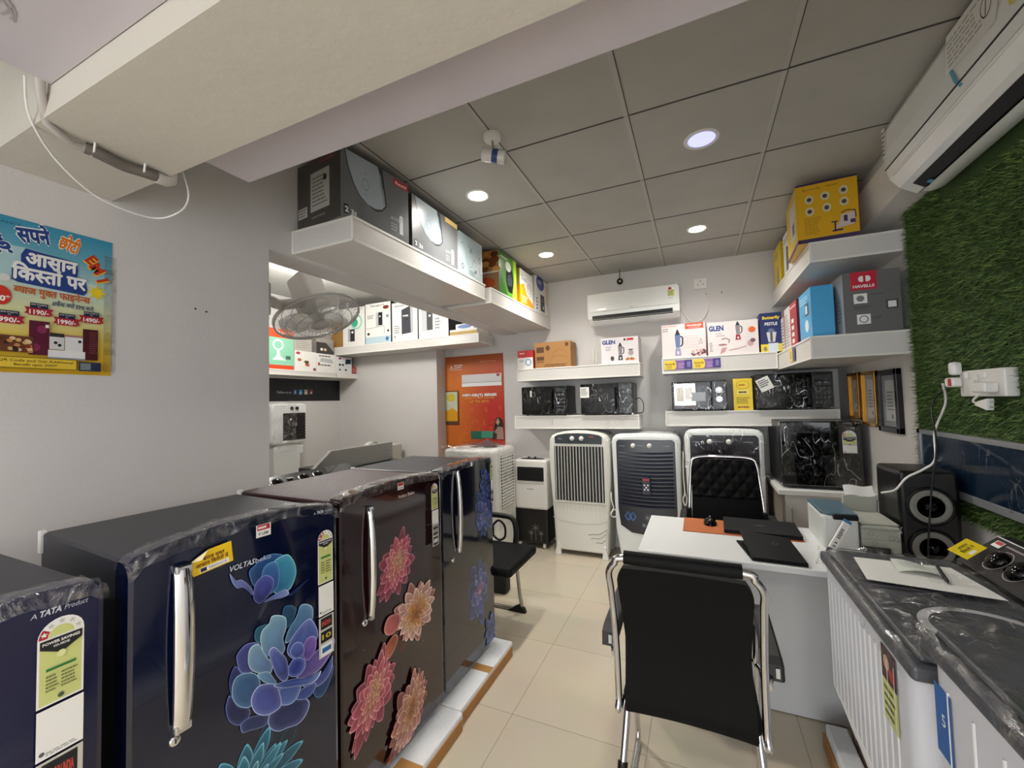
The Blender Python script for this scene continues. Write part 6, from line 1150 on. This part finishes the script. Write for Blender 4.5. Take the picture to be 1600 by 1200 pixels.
m = W2(t); m.grid(M_pap, lambda u, v: (.655 + .12 * u, 2.60 + .03 * v, .945 + .045 * v + .004 * sin(7 * u)), 10, 3); m.build('paper_sheet', t)
# slim blue and white packet leaning against the printer
t = thing('packet', 'slim white packet with blue ends leaning against the printer', 'packet', (.50, 2.255, ZD + .0005)); m = MB(); m.M = Matrix.Translation((.0, 0, .006)) @ Matrix.Rotation(R(33), 4, 'Y') @ Matrix.Rotation(R(-18), 4, 'X')
m.box(M_pap, -.014, .014, -.006, .006, .0, .165, .001, 1); m.box(mat('#4a7ab0', .4), -.0145, .0145, -.0065, .0065, .155, .168); m.box(mat('#1f2450', .4), -.0145, .0145, -.0065, .0065, -.003, .022); f = FY(m, -.014, .014, -.006, 0, .165, .0005); f.lines(cK, .2, .45, .8, .75, 6, 3, .6); f.rect(cG, .3, .2, .7, .25); f.rect(cG, .3, .3, .7, .35); f.text('2', cK, .5, .84, .04, al='c'); m.build('packet_box', t)

# ================================================================== office chairs
M_lea = mat('#050506', .62, bump=.12, bscale=220, name='black_leather'); M_arm = mat('#0a0b0c', .5, name='arm_plastic')
M_lea.node_tree.nodes['Principled BSDF'].inputs['Specular IOR Level'].default_value = .18
t = thing('visitor_chair', 'black chair with chrome frame seen from behind, in front of the white desk', 'office chair', (-.065, 1.55, 0)); cx = -.065
def bp(z): return 1.285 + .10 * ((.97 - z) / .47) + .03 * sin(pi * min(1, max(0, (.97 - z) / .47)))    # back line y(z)
hw = .197
m = MB(); m.M = Matrix.Translation(-t.location)
loop = []
for z in (.50, .58, .68, .78, .88, .93): loop.append((cx - hw - .008, bp(z) - .004, z))
loop += [(cx - hw + .012, bp(.97), .965), (cx - hw + .05, bp(.985), .985), (cx + hw - .05, bp(.985), .985), (cx + hw - .012, bp(.97), .965)]
for z in (.93, .88, .78, .68, .58, .50): loop.append((cx + hw + .008, bp(z) - .004, z))
sp = [(cx - hw - .01, 1.46, .455), (cx - hw - .01, 1.40, .458), (cx - hw - .01, 1.372, .475)] + loop + [(cx + hw + .01, 1.372, .475), (cx + hw + .01, 1.40, .458), (cx + hw + .01, 1.46, .455), (cx + hw + .01, 1.86, .455), (cx - hw - .01, 1.86, .455)]
m.tube(M_chrome, smooth_pts(sp, 4), .0105, 12); m.build('back_frame', t)
m = MB(); m.M = Matrix.Translation(-t.location); xs_ = [cx - .155 + .31 * i / 10 for i in range(11)]
m.tube(M_lea, [(x, bp(.985) - .002, .987) for x in xs_], .0195, 16); m.build('top_cushion', t)
def back(u, v, off):
    z = .478 + .475 * v; s = 2 * u - 1; w_ = hw - .012 - .012 * max(0, 1 - abs(v - .5) * 2) ; e = 1
    if v > .88: e = math.sqrt(max(0, 1 - ((v - .88) / .12) ** 2 * .22))
    return (cx + s * w_ * e, bp(z) + .012 * (1 - s * s) + off, z)
m = MB(); m.M = Matrix.Translation(-t.location); N1, N2 = 16, 24
m.grid(M_lea, lambda u, v: back(u, v, -.012), N1, N2); m.grid(M_lea, lambda u, v: back(1 - u, v, .018), N1, N2)
for u in (0, 1): m.grid(M_lea, lambda a, v: back(u, v, -.012 + .03 * (a if u == 0 else 1 - a)), 1, N2)
for v in (0, 1): m.grid(M_lea, lambda u, a: back(u, v, -.012 + .03 * (1 - a if v == 0 else a)), N1, 1)
m.tube(M_lea, [back(i / 12, 0, .003) for i in range(13)], .016, 10); m.build('backrest', t)
m = MB(); m.M = Matrix.Translation(-t.location); m.box(M_lea, cx - .20, cx + .20, 1.42, 1.87, .455, .51, .022, 3); m.build('seat', t)
for s in (-1, 1):
    xa = cx + s * .225; m = MB(); m.M = Matrix.Translation(-t.location)
    pts = smooth_pts([(cx + s * .19, 1.46, .452), (cx + s * .197, 1.43, .36), (cx + s * .21, 1.37, .20), (xa - s * .006, 1.32, .04), (xa, 1.34, .012), (xa, 1.42, .012), (xa, 1.80, .012), (xa, 1.87, .03), (xa, 1.86, .12), (xa, 1.80, .55), (xa, 1.76, .64), (xa, 1.70, .665), (xa, 1.46, .655), (cx + s * .210, 1.37, .645)], 5)
    m.tube(M_chrome, pts, .0115, 12); m.build('side_frame', t)
    m = MB(); m.M = Matrix.Translation(-t.location); m.tube(M_black, [(cx + s * .203, 1.400, .29), (cx + s * .211, 1.365, .19), (cx + s * .217, 1.335, .09)], .016, 12); m.build('leg_sleeve', t)
    m = MB(); m.M = Matrix.Translation(-t.location); q = cx + s * .236
    out = [(1.405, .645), (1.43, .637), (1.72, .655), (1.77, .672), (1.76, .70), (1.70, .710), (1.44, .698), (1.41, .688)]
    m.prism(M_arm, Fr(m, (q - .022, 0, 0), (0, 1, 0), (0, 0, 1), 1, 1), out, 0, .045, .008)
    m.box(M_steel, q + .004 - .004, q + .004 + .006, 1.402, 1.405, .655, .682); m.build('armrest', t)
# chair behind the desk: quilted back
t = thing('office_chair', 'black chair with quilted upper back and chrome frame behind the desk', 'office chair', (.14, 3.05, 0)); cx = .14
def bq(z): return 3.20 - .10 * (1.03 - z) / .5
m = MB(); m.M = Matrix.Translation(-t.location)
lp = [(cx - .225, bq(.5), .5), (cx - .222, bq(.7), .7), (cx - .208, bq(.9), .9), (cx - .198, bq(.99), .99), (cx - .165, bq(1.035), 1.033), (cx, bq(1.04), 1.043), (cx + .165, bq(1.035), 1.033), (cx + .198, bq(.99), .99), (cx + .208, bq(.9), .9), (cx + .222, bq(.7), .7), (cx + .225, bq(.5), .5)]
m.tube(M_chrome, smooth_pts(lp, 5), .010, 10); m.build('back_frame', t)
def bk2(u, v, off):
    z = .48 + .545 * v; s = 2 * u - 1; w_ = .212 - .02 * v; e = 1
    if v > .85: e = math.sqrt(max(0, 1 - ((v - .85) / .15) ** 2 * .3))
    q = 0
    if v > .55:
        a = (s * w_ * 1.25 + z) / .075; b_ = (s * w_ * 1.25 - z) / .075; q = .014 * min(abs(sin(a * pi / 1.4)), abs(sin(b_ * pi / 1.4)))
    return (cx + s * w_ * e, bq(z) - .012 * (1 - s * s) + off - (q if off < 0 else 0), z)
m = MB(); m.M = Matrix.Translation(-t.location)
m.grid(M_lea, lambda u, v: bk2(u, v, -.014), 64, 80); m.grid(M_lea, lambda u, v: bk2(1 - u, v, .012), 12, 12)
for u in (0, 1): m.grid(M_lea, lambda a, v: bk2(u, v, -.014 + .026 * (a if u == 0 else 1 - a)), 1, 24)
for v in (0, 1): m.grid(M_lea, lambda u, a: bk2(u, v, -.014 + .026 * (1 - a if v == 0 else a)), 12, 1)
m.build('backrest', t)
m = MB(); m.M = Matrix.Translation(-t.location); m.box(M_lea, cx - .23, cx + .23, 2.72, 3.12, .43, .50, .025, 3); m.build('seat', t)
for s in (-1, 1):
    xa = cx + s * .255; m = MB(); m.M = Matrix.Translation(-t.location)
    m.tube(M_chrome, smooth_pts([(cx + s * .225, bq(.55), .56), (xa, 3.08, .655), (xa, 2.82, .66), (xa, 2.76, .60), (xa, 2.78, .3), (xa, 2.76, .04), (xa, 2.80, .012), (xa, 3.25, .012)], 5), .0105, 10); m.build('side_frame', t)
    m = MB(); m.M = Matrix.Translation(-t.location); m.box(M_arm, xa - .022, xa + .022, 2.80, 3.10, .662, .695, .012, 3); m.build('armrest', t)
    m = MB(); m.M = Matrix.Translation(-t.location); m.box(M_black, cx + s * .225 - .018, cx + s * .225 + .018, bq(.66) - .02, bq(.66) + .02, .62, .70, .008); m.build('frame_bracket', t)
m = MB(); m.M = Matrix.Translation(-t.location); m.tube(M_chrome, [(cx - .255, 2.80, .40), (cx + .255, 2.80, .40)], .010, 10); m.tube(M_chrome, [(cx - .255, 3.25, .012), (cx + .255, 3.25, .012)], .010, 10); m.build('cross_bar', t)
# chair left of the coolers, facing the aisle
t = thing('mesh_chair', 'black armchair with padded seat and steel sled base behind the last refrigerator', 'office chair', (-1.285, 2.475, 0), 0)
m = MB(); m.box(M_lea, -.24, .24, -.225, .225, .41, .475, .028, 4); m.build('seat', t)                   # faces +x
m = MB(); m.grid(mat('#131416', .7, name='mesh_back'), lambda u, v: (-.25 - .09 * v, -.20 + .40 * u, .50 + .32 * v), 8, 8); m.grid(mat('#131416', .7, name='mesh_back'), lambda u, v: (-.27 - .09 * v, .20 - .40 * u, .50 + .32 * v), 8, 8); m.tube(M_black, [(-.25, -.2, .5), (-.34, -.2, .82), (-.34, .2, .82), (-.25, .2, .5)], .013, 8, closed=True); m.build('backrest', t)
for s in (-1, 1):
    y = s * .222; m = MB(); m.tube(mat('#a9a49c', .22, metal=1, name='satin_steel'), smooth_pts([(-.22, y, .40), (.02, y, .40), (.07, y, .36), (.10, y, .12), (.11, y, .04), (.07, y, .014), (-.24, y, .014)], 5), .0125, 10); m.build('side_frame', t)
    m = MB(); m.tube(M_arm, smooth_pts([(.06, y + s * .01, .41), (.08, y + s * .01, .53), (.06, y + s * .01, .625), (-.02, y + s * .01, .645), (-.20, y + s * .01, .64), (-.27, y + s * .01, .60)], 5), .019, 10); m.build('armrest', t)
    m = MB(); m.prism(M_black, Fr(m, (0, y + .012, 0), (1, 0, 0), (0, 0, 1), 1, 1), [(.01, 0), (.145, 0), (.135, .028), (.095, .05), (.06, .032)], 0, .028, .003); m.build('foot_cap', t)
m = MB(); m.tube(M_steel, [(-.24, -.222, .014), (-.24, .222, .014)], .0125, 10); m.tube(M_steel, [(-.15, -.222, .40), (-.15, .222, .40)], .0125, 10); m.build('cross_bar', t)
t2_ = thing('handbag', 'small black bag strap hanging on the armchair beside the coolers', 'bag', (-1.50, 2.93, .44)); MB().tube(M_black, smooth_pts([(0, 0, .06), (.05, .0, .10), (.10, .0, .06), (.10, .0, -.02), (.05, .0, -.05), (0, 0, -.02)]), .009, 8, closed=True).build('strap', t2_)
m = MB(); m.box(mat('#101114', .6), -.05, .12, -.05, .05, -.44, -.07, .02); m.build('pouch', t2_)

# ================================================================== washing machines
M_wb = mat('#d3d5dd', .35, name='washer_body'); M_wl = mat('#4b4c52', .4, name='washer_lid'); M_wp = mat('#0a0507', .3, name='washer_panel'); M_wp.node_tree.nodes['Principled BSDF'].inputs['Specular IOR Level'].default_value = .25
def washer(label, x0, y0, y1, H, ribs, sticker, zb=.06, depth=.36):
    t = thing('washing_machine', label, 'washing machine', (x0 + .22, (y0 + y1) / 2, zb)); x1 = x0 + depth + .12; m = W2(t)
    ix = lambda z: x0 + .004 + max(0, .50 - z) / .42 * .13
    iy = lambda z: .03 + max(0, .50 - z) / .42 * .16
    zs = (zb + .002, .20, .35, .46, .50, .56, H - .045); rg = []
    for z in zs:
        q_ = rrect(ix(z), y0 + (iy(z) - .03) * .3, x1, y1 - iy(z) + .03 - (0 if z > .9 else .0), .055, 5); rg.append([(p_[0], p_[1], z) for p_ in q_])
    nn = len(rg[0]); m.add([p_ for r_ in rg for p_ in r_], [(i * nn + k, i * nn + (k + 1) % nn, (i + 1) * nn + (k + 1) % nn, (i + 1) * nn + k) for i in range(len(zs) - 1) for k in range(nn)], M_wb, True)
    m.add(rg[0], [tuple(range(nn))[::-1]], M_wb); m.add(rg[-1], [tuple(range(nn))], M_wb)
    m.build('body', t); m = W2(t)
    n = int((y1 - y0 - .06) / ribs)
    for k in range(n):
        q = y0 + .10 + k * ribs
        if q > y1 - .06: continue
        lo = max(zb + .03, .50 - (y1 - .055 - q) / .16 * .42 if q > y1 - .215 else 0); zl = sorted({lo, max(lo, .50), H - .08})
        if len(zl) < 2: continue
        m.grid(mat('#eceef2', .3), lambda u, v: ((lambda z_: (ix(z_) - .003 * (1 if 0 < u < 1 else 0) - .0004, q + .007 * u, z_))(zl[int(round(v * (len(zl) - 1)))])), 2, len(zl) - 1)
    m.build('ribbed_front', t)
    m = W2(t); m.box(M_wl, x0 - .004, x1, y0 - .004, y1 + .004, H - .046, H - .012, .010, 3); m.build('top_rim', t)
    ym = y0 + (y1 - y0) * .56
    for a, b_, nm in ((y0 + .012, ym - .005, 'wash_lid'), (ym + .005, y1 - .012, 'spin_lid')):
        m = W2(t); m.box(M_wl, x0 + .016, x0 + depth - .03, a, b_, H - .0125, H, .006, 2)
        if nm == 'wash_lid':
            f = FUP(m, x0, x0 + depth, a, b_, H, .001); f.ring(mat('#c3c5ca', .3), .55, .42, .34, .34 * f.w / f.h, .16, 40); f.rect(mat('#5a5c62', .3), .70, .86, .92, .97)
        m.build(nm, t)
    m = W2(t); xp = x0 + depth - .01; fr = Fr(m, (0, y0 + .004, 0), (1, 0, 0), (0, 0, 1), 1, 1)
    pr = [(xp, H - .04), (x1, H - .04), (x1, H + .085), (xp + .10, H + .085), (xp, H + .004)]
    m.prism(M_wp, fr, pr, -(y1 - y0 - .008), 0); m.build('control_panel', t)
    m = W2(t); sl = Vector((-.081, 0, .10)).normalized(); up = Vector((.10, 0, .081)).normalized(); f = Fr(m, (xp, y1 - .004, H + .004), (0, -1, 0), up, y1 - y0 - .008, .128, .0012)
    for a in (.16, .29, .42, .75):
        m = W2(t); f.mb = m; p = f.p(a, .46, 0); m.lathe(M_gloss, [(.030, 0), (.028, .012), (.010, .02), (0, .02)], p, f.n, 24); m.box(M_black, p.x - .006, p.x + .006, p.y - .006, p.y + .006, p.z + .012, p.z + .022); f.ring(mat('#a9a2a6', .3), a, .46, .038 / f.w, .038 / f.h, .06, 30); m.build('knob', t)
    m = W2(t); f.mb = m; f.off = .0016
    f.rect(M_pap, .03, .72, .085, .90); f.rect(cR, .035, .80, .08, .89); f.lines(mat('#8a8086', .4), .1, .8, .9, .9, 1, 3); f.line(mat('#d9dadf', .3), [(0, .985), (1, .985)], .03); m.build('panel_print', t)
    if sticker:
        m = W2(t); sticker(m); m.build('sticker', t)
    # crumpled protective film over the top, falling over the front edge
    def fn(u, v):
        y = y0 - .003 + (y1 - y0 + .006) * u; q = v * (depth + .06); o = .045 + .02 * sin(u * 7)
        return (x0 - .010 - (t.location.x), y - t.location.y, H - zb - o + q) if q < o else (x0 - .010 + (q - o) * .98 - t.location.x, y - t.location.y, H - zb + .006)
    crinkle('protective_film', t, fn, 60, 44, .012, FILME, 8 if H < .95 else 13)
    return t
def st1(m):
    f = FNX(m, .372, 1.19, 1.27, .70, .87, .0006); f.rect(M_bee, 0, 0, 1, .55); f.rect(mat('#4a2a22', .4), 0, .55, 1, 1); f.ell(mat('#c9a08a', .4), .35, .8, .2, .1); f.ell(mat('#b83a3a', .4), .7, .7, .2, .08); f.lines(mat('#4a5a20', .4), .1, .06, .9, .5, 4, 4, .4)
washer('white ribbed semi-automatic washing machine with a paper and pen on its lid', .37, 1.10, 1.775, .925, .036, st1)
def st2(m): f = FNX(m, .3855, 1.0, 1.055, .79, .915, .0006); f.rect(mat('#2f62a8', .4), 0, 0, 1, 1); f.text('5', M_pap, .5, .45, .18, al='c')
washer('white washing machine in the near right corner, its dark lid under film', .383, .38, 1.088, 1.0, .075, st2)
tag(MB().box(MF, .40, .86, 1.10, 1.86, .001, .058, .008).build('packing_base'), 'white foam packing base under the ribbed washing machine', 'packing base')
tag(MB().box(MF, .39, .89, .34, 1.09, .001, .058, .008).build('packing_base'), 'white foam packing base under the near corner washing machine', 'packing base')
t = thing('carton_stack', 'dark brown ribbed carton standing between the desk panel and the washing machine', 'box', (.56, 1.99, 0)); m = W2(t); m.box(mat('#54403c', .6, name='brown_ribbed_carton'), .51, .66, 1.88, 2.12, .001, .42, .004)
for k in range(9): m.box(mat('#7a625a', .6), .506, .511, 1.885 + .026 * k, 1.893 + .026 * k, .004, .415)
m.build('ribbed_carton', t)
m = MB(); m.box(MF, .425, .50, 1.88, 2.13, .001, .10, .008); m.box(MCb, .413, .425, 1.88, 2.13, .0, .06, .003); tag(m.build('foam_block'), 'white foam block with brown tape on the floor beside the desk panel', 'packing foam')
# papers and pen on the first machine
zp = .938
m = MB(); m.M = Matrix.Translation((0, 0, zp)); m.prism(M_pap, Fr(m, (0, 0, 0), (1, 0, 0), (0, 1, 0), 1, 1), [(.41, 1.475), (.675, 1.44), (.655, 1.645), (.43, 1.655)], 0, .0015); f = Fr(m, (.41, 1.475, .0015), (1, -.10, 0), (.1, 1, 0), .26, .17, .0004); f.lines(mat('#8a8c96', .5), .55, .25, .95, .8, 7, 3, .12); tag(m.build('paper_sheet'), 'white A4 sheet with handwriting lying on the washing machine lid', 'paper')
m = MB(); m.M = Matrix.Translation((0, 0, zp + .002)); m.grid(mat('#d6dbd2', .6), lambda u, v: (.505 + .09 * u + .01 * v, 1.555 + .085 * v - .01 * u, .002 + .010 * abs(sin(2.6 * u + v))), 10, 6); f = Fr(m, (.515, 1.565, .0125), (1, 0, 0), (0, 1, 0), .07, .06, .0004); f.lines(mat('#6a6c74', .5), .1, .1, .9, .9, 5, 9, .12); tag(m.build('receipt'), 'small crumpled receipt on top of the white sheet', 'paper')
t = thing('ballpoint_pen', 'black ballpoint pen lying across the white sheet', 'pen', (.605, 1.565, zp + .0062), R(77)); MB().tube(M_dark, [(-.065, 0, 0), (-.05, 0, 0), (.055, 0, 0), (.068, 0, 0)], [.0015, .0045, .0045, .004], 10).build('barrel', t); MB().box(M_black, .02, .062, -.0015, .0015, .004, .0062, .0005, 1).build('clip', t)
m = MB(); f0 = Fr(m, (.715, 1.70, .951), (.75, .40, .38), (-.4, .78, .18), .075, .055, 0); f0.mb.add([f0.p(0, 0), f0.p(1, 0), f0.p(1, 1), f0.p(0, 1), f0.p(0, 0, .001), f0.p(1, 0, .001), f0.p(1, 1, .001), f0.p(0, 1, .001)], [(0, 3, 2, 1), (4, 5, 6, 7), (0, 1, 5, 4), (1, 2, 6, 5), (2, 3, 7, 6), (3, 0, 4, 7)], mat('#e9d012', .4)); f0.off = .0014
deva(f0, ['आसान'], mat('#3a2a10', .5), .5, .62, .18, 'c'); deva(f0, ['िक', '~स', 'तों', ' ', 'में'], mat('#3a2a10', .5), .5, .35, .18, 'c'); f0.rect(M_pap, .3, .08, .6, .26); tag(m.build('sticky_note'), 'yellow offer sticker on the far end of the washing machine panel', 'sticker')

# ================================================================== side room: hob, hood, small cooler, wall fan
t = thing('washing_machine', 'dark topped washing machine with a row of silver-edged knobs behind the refrigerators', 'washing machine', (-2.55, 1.9, 0)); m = W2(t)
m.box(M_wb, -2.75, -2.36, 1.42, 2.32, .02, .93, .01); m.build('body', t); m = W2(t); m.box(M_wl, -2.86, -2.35, 1.40, 2.34, .932, .955, .006); m.build('lid', t)
m = W2(t); m.prism(mat('#15171a', .2, coat=.4), Fr(m, (0, 1.42, 0), (1, 0, 0), (0, 0, 1), 1, 1), [(-2.43, .95), (-2.28, .95), (-2.28, .97), (-2.41, 1.035)], -.92, 0); m.build('control_panel', t)
nv = Vector((.065, 0, .13)).normalized()
for k, y in enumerate((1.62, 1.73, 1.92, 2.03)):
    m = W2(t); m.lathe(M_gloss, [(.034, 0), (.030, .016), (.012, .026), (0, .026)], (-2.345, y, 1.003), nv, 20); m.lathe(M_chrome, [(.040, 0), (.041, .004), (.035, .005)], (-2.345, y, 1.002), nv, 24); m.build('knob', t)
m = W2(t); m.box(M_pap, -2.37, -2.35, 1.81, 1.85, 1.013, 1.018); m.build('sticker', t)
t = thing('chimney_hood', 'long grey sheet-steel panel of a kitchen hood lying behind the refrigerators', 'kitchen hood', (-2.6, 2.5, 0)); m = W2(t); hm = mat('#a8a9a6', .35, metal=.3, name='hood_steel')
m.prism(hm, Fr(m, (-2.52, 0, 0), (0, 1, 0), (0, 0, 1), 1, 1), [(2.12, .975), (2.98, .975), (2.98, 1.125), (2.30, 1.125), (2.12, .995)], -.03, 0, .003); f = FPX_(m, -2.52, 2.12, 2.98, .975, 1.125, .0008); f.lines(cG, .86, .55, .94, .60, 1, 2, .8); f.ring(cG, .90, .3, .015, .12, .2); f.rect(cG, .26, .03, .30, .07); m.build('front_panel', t)
m = W2(t); m.box(mat('#2b2c2e', .35), -2.95, -2.48, 2.36, 3.02, .88, .972, .006); m.build('glass_top', t); m = W2(t); m.box(mat('#8f8f8c', .5), -2.9, -2.5, 2.40, 2.98, 0, .878, .006); m.build('cabinet', t)
tag(MB().grid(mat('#e6e6e0', .5), lambda u, v: (-3.4 + .06 * v, 3.55 + .28 * u, 1.02 + .03 * sin(5 * u)), 10, 3).box(mat('#d2cfc4', .6), -3.45, -3.2, 3.50, 3.95, .0, 1.0, .01).build('wrapped_box'), 'cream wrapped box standing against the side room wall behind the hood', 'box')
t = thing('air_cooler', 'small white air cooler half covered by film standing in the side room', 'air cooler', (-4.0, 3.05, 0)); x0, x1, y0, y1 = -4.15, -3.88, 2.80, 3.22
m = W2(t); fr = Fr(m, (x0, 0, 0), (0, 1, 0), (0, 0, 1), 1, 1); m.prism(mat('#dcdedc', .35), fr, rrect(y0, 1.08, y1, 1.50, .05), 0, x1 - x0, .02); m.build('head', t)
m = W2(t); m.box(M_dark, x1 - .004, x1 + .003, 2.93, 3.19, 1.12, 1.40); m.build('grille_recess', t); m = W2(t)
for k in range(9): m.box(M_lou, x1 + .003, x1 + .010, 2.93, 3.19, 1.125 + .031 * k, 1.14 + .031 * k)
m.build('louvre', t)
for y in (3.03, 3.09): m = W2(t); knob(m, (x1, y, 1.45), (1, 0, 0), .018, M_dark); m.build('knob', t)
m = W2(t); m.prism(mat('#d4d6d4', .35), Fr(m, (x0, 0, 0), (0, 1, 0), (0, 0, 1), 1, 1), [(2.86, .45), (3.13, .45), (3.15, .96), (3.19, .97), (3.19, 1.05), (2.90, 1.10), (2.84, 1.05)], .02, x1 - x0 - .02, .01); m.build('water_tank', t)
m = W2(t); m.box(mat('#c9c5bc', .6), x0, x1 + .03, 2.78, 3.28, .0, .449, .01); m.build('stand', t)
crinkle('milky_film', t, lambda u, v: (.14, -.26 + .28 * u, 1.0 + .52 * v), 24, 28, .025, FILMW, 15)
# wall fan
t = thing('wall_fan', 'grey wall fan with wire guard tilted downwards inside the side room', 'fan', (-2.05, 1.52, 2.15)); HB = Vector((-2.11, 1.82, 2.03)); AX = Vector((.42, 0.0, -.90)).normalized()
uu = AX.cross(Vector((0, 0, 1))).normalized(); vv = AX.cross(uu)
M_fan = mat('#c6c3bf', .4, name='fan_plastic'); rim = .245
def on(r, a, d): return HB + AX * d + uu * (r * cos(a)) + vv * (r * sin(a))
for nm, sgn in (('front_guard', 1), ('rear_guard', -1)):
    m = W2(t)
    for r_, d in ((rim, .0), (rim * .78, .032), (rim * .55, .045), (rim * .3, .05)): m.tube(M_steel if r_ < rim else M_fan, [on(r_, 2 * pi * i / 40, .03 + sgn * (d + .006)) for i in range(40)], .0022 if r_ < rim else .006, 6, closed=True)
    for k in range(60):
        a = 2 * pi * k / 60; m.tube(M_fan, [on(r_ , a + .25 * (1 - r_ / rim), .03 + sgn * (d + .006)) for r_, d in ((.05, .05), (rim * .3, .05), (rim * .55, .045), (rim * .78, .032), (rim, .0))], .0012, 4, cap=False)
    m.lathe(M_fan, [(.055, 0), (.05, .008), (0, .012)], on(0, 0, .03 + sgn * .05), AX * sgn, 24); m.build(nm, t)
for k in range(3):
    m = W2(t); a0 = 2 * pi * k / 3 + .5
    m.grid(film_mat('fan_blade', .6, .25, 8, (.85, .85, .84), .2, .2) if k == 0 else m_bl, lambda u, v: on(.035 + (rim - .065) * v, a0 + (u - .35) * (1.25 * (.45 + .75 * sin(pi * min(1, v * .9 + .1)))) + .3 * v, .03 + .028 * (u - .5)), 10, 10); 
    if k == 0: m_bl = m.mats[0]
    m.build('blade', t)
m = W2(t); m.lathe(M_fan, [(.035, -.02), (.035, .02), (.02, .03), (0, .03)], on(0, 0, .03), AX, 20); m.build('hub', t)
m = W2(t); M_ = Matrix.Translation(on(0, 0, -.13)) @ (Matrix((uu, vv, AX)).transposed().to_4x4()); m.M = m.M @ M_; m.box(M_fan, -.085, .085, -.075, .075, -.13, .14, .03, 4)
for k in range(9): m.box(mat('#6a6662', .5), -.05, .05, .0652 - .003, .066, -.13 + .014 * k, -.124 + .014 * k)
m.build('motor_housing', t)
m = W2(t); m.tube(M_fan, smooth_pts([(XL - LT - .02, 1.36, 2.02), (-2.02, 1.45, 2.02), (-2.11, 1.60, 2.04), tuple(on(-.02, 0, -.10))]), [.03] * 19, 12); m.lathe(M_dark, [(.012, 0), (.012, .004), (0, .005)], (-2.04, 1.47, 2.025), (.5, -.2, .8), 12); m.build('wall_arm', t)
m = W2(t); m.box(M_fan, XL - LT - .03, XL - LT - .0005, 1.27, 1.42, 1.93, 2.10, .01); m.build('wall_bracket', t)
light('side_room_fill', 'POINT', (-3.0, 2.6, 2.45), 26, (1, .97, .92), shadow_soft_size=.12)  # unseen fill light added to brighten the side room
